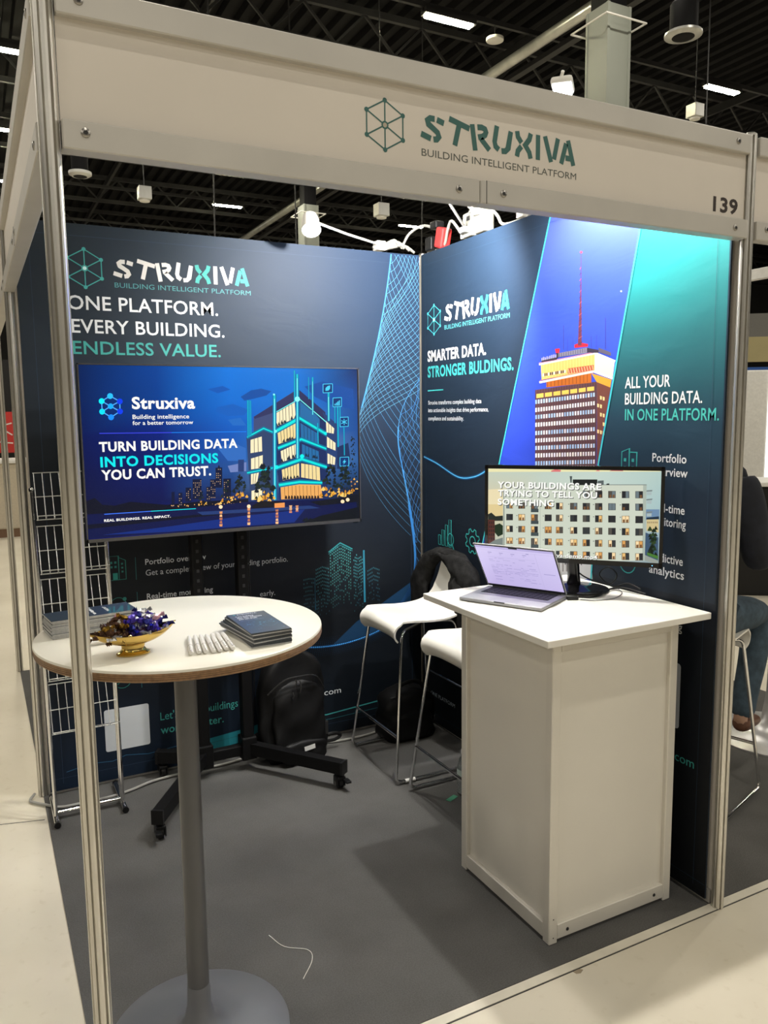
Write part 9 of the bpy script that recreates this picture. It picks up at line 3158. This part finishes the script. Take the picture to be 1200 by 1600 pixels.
for s in (-1, 1):
    limb(0, [(0.05, s * 0.09, 0.80), (0.24, s * 0.13, 0.795), (0.44, s * 0.14, 0.765), (0.40, s * 0.14, 0.56), (0.33, s * 0.13, 0.36), (0.30, s * 0.13, 0.275), (0.42, s * 0.13, 0.255)], [0.085, 0.075, 0.056, 0.05, 0.036, 0.034, 0.026])
    w = limb(3, [(0.03, s * 0.17, 1.390), (0.06, s * 0.215, 1.230), (0.12, s * 0.235, 1.05), (0.31, s * 0.20, 1.105), (0.46, s * 0.14, 1.148), (0.52, s * 0.13, 1.142)], [0.042, 0.040, 0.036, 0.032, 0.026, 0.030])
    for q in range(4):
        o2 = (q - 1.5) * 0.018
        limb(w, [(0.58, s * 0.13 + o2, 1.140), (0.615 - abs(q - 1.4) * 0.006, s * 0.13 + o2, 1.126)], [0.0085, 0.0075])
    limb(w, [(0.535, s * 0.13 - s * 0.04, 1.138), (0.565, s * 0.13 - s * 0.055, 1.128)], [0.010, 0.0085])
skin('body', v, e, r, SKIN, pr, 1)
fc = MB()
fc.tube([(0.158, 0, 1.645), (0.182, 0, 1.615), (0.165, 0, 1.603)], [0.008, 0.013, 0.010], 8).build('nose', SKIN, pr, True)
MB().lathe([(0.002, -0.02), (0.012, -0.012), (0.015, 0.0), (0.012, 0.012), (0.002, 0.02)], 10, T3(0.085, 0.083, 1.630)).lathe([(0.002, -0.02), (0.012, -0.012), (0.015, 0.0), (0.012, 0.012), (0.002, 0.02)], 10, T3(0.085, -0.083, 1.630)).build('ears', SKIN, pr, True)
MB().lathe([(0.001, -0.010), (0.010, 0.0), (0.001, 0.010)], 10, T3(0.151, 0.031, 1.640)).lathe([(0.001, -0.010), (0.010, 0.0), (0.001, 0.010)], 10, T3(0.151, -0.031, 1.640)).build('eyes', WHITE_PLASTIC, pr, True)
MB().tube([(0.156, -0.022, 1.570), (0.164, 0, 1.572), (0.156, 0.022, 1.570)], 0.005, 8).build('mouth', mat('lips', (0.35, 0.13, 0.11), 0.5), pr, True)
MB().lathe([(0.098 * math.cos(a * PI / 16), 0.112 * math.sin(a * PI / 16)) for a in range(-3, 9)], 24, T3(0.062, 0, 1.606) @ RY(-0.40), True, 1.02, 0.90).build('hair', HAIR, pr, True)
jv = [(0.0, 0, 0.79), (0.0, 0, 0.90), (0.01, 0, 1.02), (0.02, 0, 1.230), (0.03, 0, 1.390), (0.045, 0, 1.465)]
je = [(0, 1), (1, 2), (2, 3), (3, 4), (4, 5)]
jr = [(0.205, 0.165), (0.195, 0.155), (0.185, 0.145), (0.19, 0.14), (0.16, 0.13), (0.085, 0.085)]
for s in (-1, 1):
    k = len(jv)
    jv += [(0.03, s * 0.185, 1.395), (0.06, s * 0.225, 1.230), (0.12, s * 0.24, 1.05), (0.30, s * 0.20, 1.108), (0.46, s * 0.14, 1.150)]
    jr += [0.092, 0.072, 0.064, 0.054, 0.046]
    je += [(4, k), (k, k + 1), (k + 1, k + 2), (k + 2, k + 3), (k + 3, k + 4)]
skin('jacket', jv, je, jr, JACK, pr)
tv_ = [(0.0, 0, 0.83)]; te = []; tr_ = [(0.175, 0.11)]
for s in (-1, 1):
    k = len(tv_)
    tv_ += [(0.06, s * 0.09, 0.80), (0.24, s * 0.13, 0.795), (0.44, s * 0.14, 0.765), (0.40, s * 0.14, 0.56), (0.34, s * 0.13, 0.37), (0.315, s * 0.13, 0.285)]
    tr_ += [0.098, 0.088, 0.070, 0.066, 0.056, 0.060]
    te += [(0, k), (k, k + 1), (k + 1, k + 2), (k + 2, k + 3), (k + 3, k + 4), (k + 4, k + 5)]
skin('jeans', tv_, te, tr_, JEAN, pr)
for s in (-1, 1):
    skin('shoe', [(0.28, s * 0.13, 0.275), (0.34, s * 0.13, 0.262), (0.42, s * 0.13, 0.250), (0.49, s * 0.13, 0.245)], [(0, 1), (1, 2), (2, 3)], [(0.042, 0.044), (0.044, 0.040), (0.044, 0.030), (0.036, 0.022)], SHOE, pr)

# ================================================================== stands in the distance
WBOX = mat('white_stand_panel', (0.75, 0.74, 0.70), 0.5)
GLOWW = mat('white_light_panel', (0.9, 0.9, 0.9), 0.5, 0, 0, emit=(1.0, 1.0, 0.97), estr=1.6)
BLUEW = mat('blue_stand_wall', (0.015, 0.08, 0.33), 0.5, 0, 0.05, 3)
SAND = mat('sand_board', (0.42, 0.36, 0.18), 0.6, 0, 0.05, 3)
lt = thing('light_totem', 'white glowing light totem at the far right', 'totem', (7.75, 4.50, 0.0), -0.62)
MB().bbox(-0.26, 0.26, -0.20, 0.20, 0.0, 2.12, 0.02).build('case', WBOX, lt)
MB().box(-0.20, 0.13, -0.215, -0.20, 0.25, 2.0).build('front_panel', WBOX, lt)
MB().box(0.15, 0.24, -0.212, -0.20, 0.10, 2.08).build('light_strip', GLOWW, lt)
bl = thing('blue_exhibition_wall', 'blue exhibition wall with white lines behind the totem', 'wall', (9.55, 5.4, 0.0), -0.62)
MB().box(-0.9, 2.4, 0.0, 0.12, 0.0, 2.25).build('wall_board', BLUEW, bl)
for z in (1.55, 1.35, 1.22, 1.02): MB().box(-0.9, 2.4, -0.012, 0.0, z, z + 0.035).build('white_line', WBOX, bl)
MB().tube([(-0.45 + 0.18 * math.cos(a * PI / 8), -0.005, 1.85 + 0.18 * math.sin(a * PI / 8)) for a in range(16)], 0.02, 6, None, False, True).build('white_ring', WBOX, bl)
sg = thing('hanging_board', 'sand coloured hanging board with faint letters at the far right', 'sign', (12.3, 8.2, 2.54), -0.62)
MB().box(-1.1, 1.1, 0.0, 0.12, 0.0, 0.44).build('board', SAND, sg)
MB().box(-1.1, 1.1, 0.0, 0.12, 0.44, 0.85).build('upper_board', mat('grey_board', (0.16, 0.155, 0.14), 0.6), sg)
cv = Canvas(); cv.text('IVSA', '6a5f3c', -0.36, 0.12, 0.24, 0.09, 1)
cv.build('faint_letters', print_mat('board_print', 0.6), sg, sheet((0, 0, 0), (1, 0, 0), (0, 0, 1)), 0.004)
for s in (-0.8, 0.8): MB().tube([(s, 0.06, 0.85), (s, 0.06, 7.9)], 0.012, 5).build('wire', CEIL_BAR, sg)
bmx = thing('cross_beam', 'white overhead beam of the stand next door, right of the post', 'beam', (3.96, 0.99, 2.435))
MB().bbox(-0.02, 0.02, -0.965, 0.965, 0.0, 0.062, 0.003).build('beam', WBOX, bmx)
MB().lathe([(0.007, 0.0), (0.006, 0.002)], 12, T3(-0.02, -0.90, 0.03) @ RY(-PI / 2)).build('screw', STEEL, bmx, True)
MB().prism(octo(), -2.43, 0.065, T3(0, 0.99, 0)).build('upright', ALU, bmx)
dk = thing('black_filler_block', 'added black block with a white top far behind the seated person', 'counter', (6.2, 3.2, 0.0), -0.62)  # added block that fills the dark area behind the person
MB().bbox(-0.8, 0.9, -0.25, 0.25, 0.0, 1.0, 0.02).build('body', BLACK_PLASTIC, dk)
MB().bbox(-0.85, 0.95, -0.3, 0.3, 1.0, 1.04, 0.008).build('counter_top', WBOX, dk)
# far left
lc = thing('beige_counter', 'beige counter far away at the left edge', 'counter', (-0.15, 10.9, 0.0), 0.0)
BEIGE = mat('beige_board', (0.50, 0.44, 0.34), 0.6)
MB().bbox(-1.6, 0.62, -0.3, 0.3, 0.12, 1.05, 0.02).build('body', BEIGE, lc)
MB().box(-1.6, 0.60, -0.28, 0.28, 0.0, 0.12).build('plinth', mat('brown_plinth', (0.16, 0.09, 0.05), 0.6), lc)
MB().bbox(-1.65, 0.66, -0.34, 0.34, 1.05, 1.10, 0.01).build('counter_top', WBOX, lc)
for xx in (0.05, 0.2, 0.35, 0.5): MB().lathe([(0.02, 0), (0.018, 0.006)], 12, T3(xx, -0.30, 0.86) @ RX(PI / 2)).build('stud', DARK_HOLE, lc)
rb = thing('red_banner', 'red banner with white handwriting far away at the left edge', 'banner', (-0.1, 11.9, 0.0), 0.0)
MB().box(-1.8, 0.58, 0.0, 0.04, 1.15, 1.78).build('banner_cloth', mat('red_banner_cloth', (0.60, 0.035, 0.03), 0.6), rb)
MB().bar((-1.75, 0.08, 0), (-1.75, 0.08, 1.8), 0.05).bar((0.5, 0.08, 0), (0.5, 0.08, 1.8), 0.05).build('frame', ALU, rb)
cv = Canvas()
rr_ = random.Random(4)
for k in range(3):
    p = [(-0.5 + q * 0.08, 1.32 + k * 0.13 + rr_.uniform(-.035, .035)) for q in range(13)]
    cv.stroke('f0e8e0', p, 0.02)
cv.build('handwriting', print_mat('banner_print', 0.6), rb, sheet((0, 0, 0), (1, 0, 0), (0, 0, 1)), 0.004)
bb = thing('black_back_wall', 'black stand wall above the red banner at the left edge', 'wall', (-0.3, 12.6, 0.0), 0.0)
MB().box(-2.5, 1.0, 0.0, 0.1, 0.0, 2.62).build('wall_board', mat('black_board', (0.008, 0.008, 0.008), 0.7), bb)
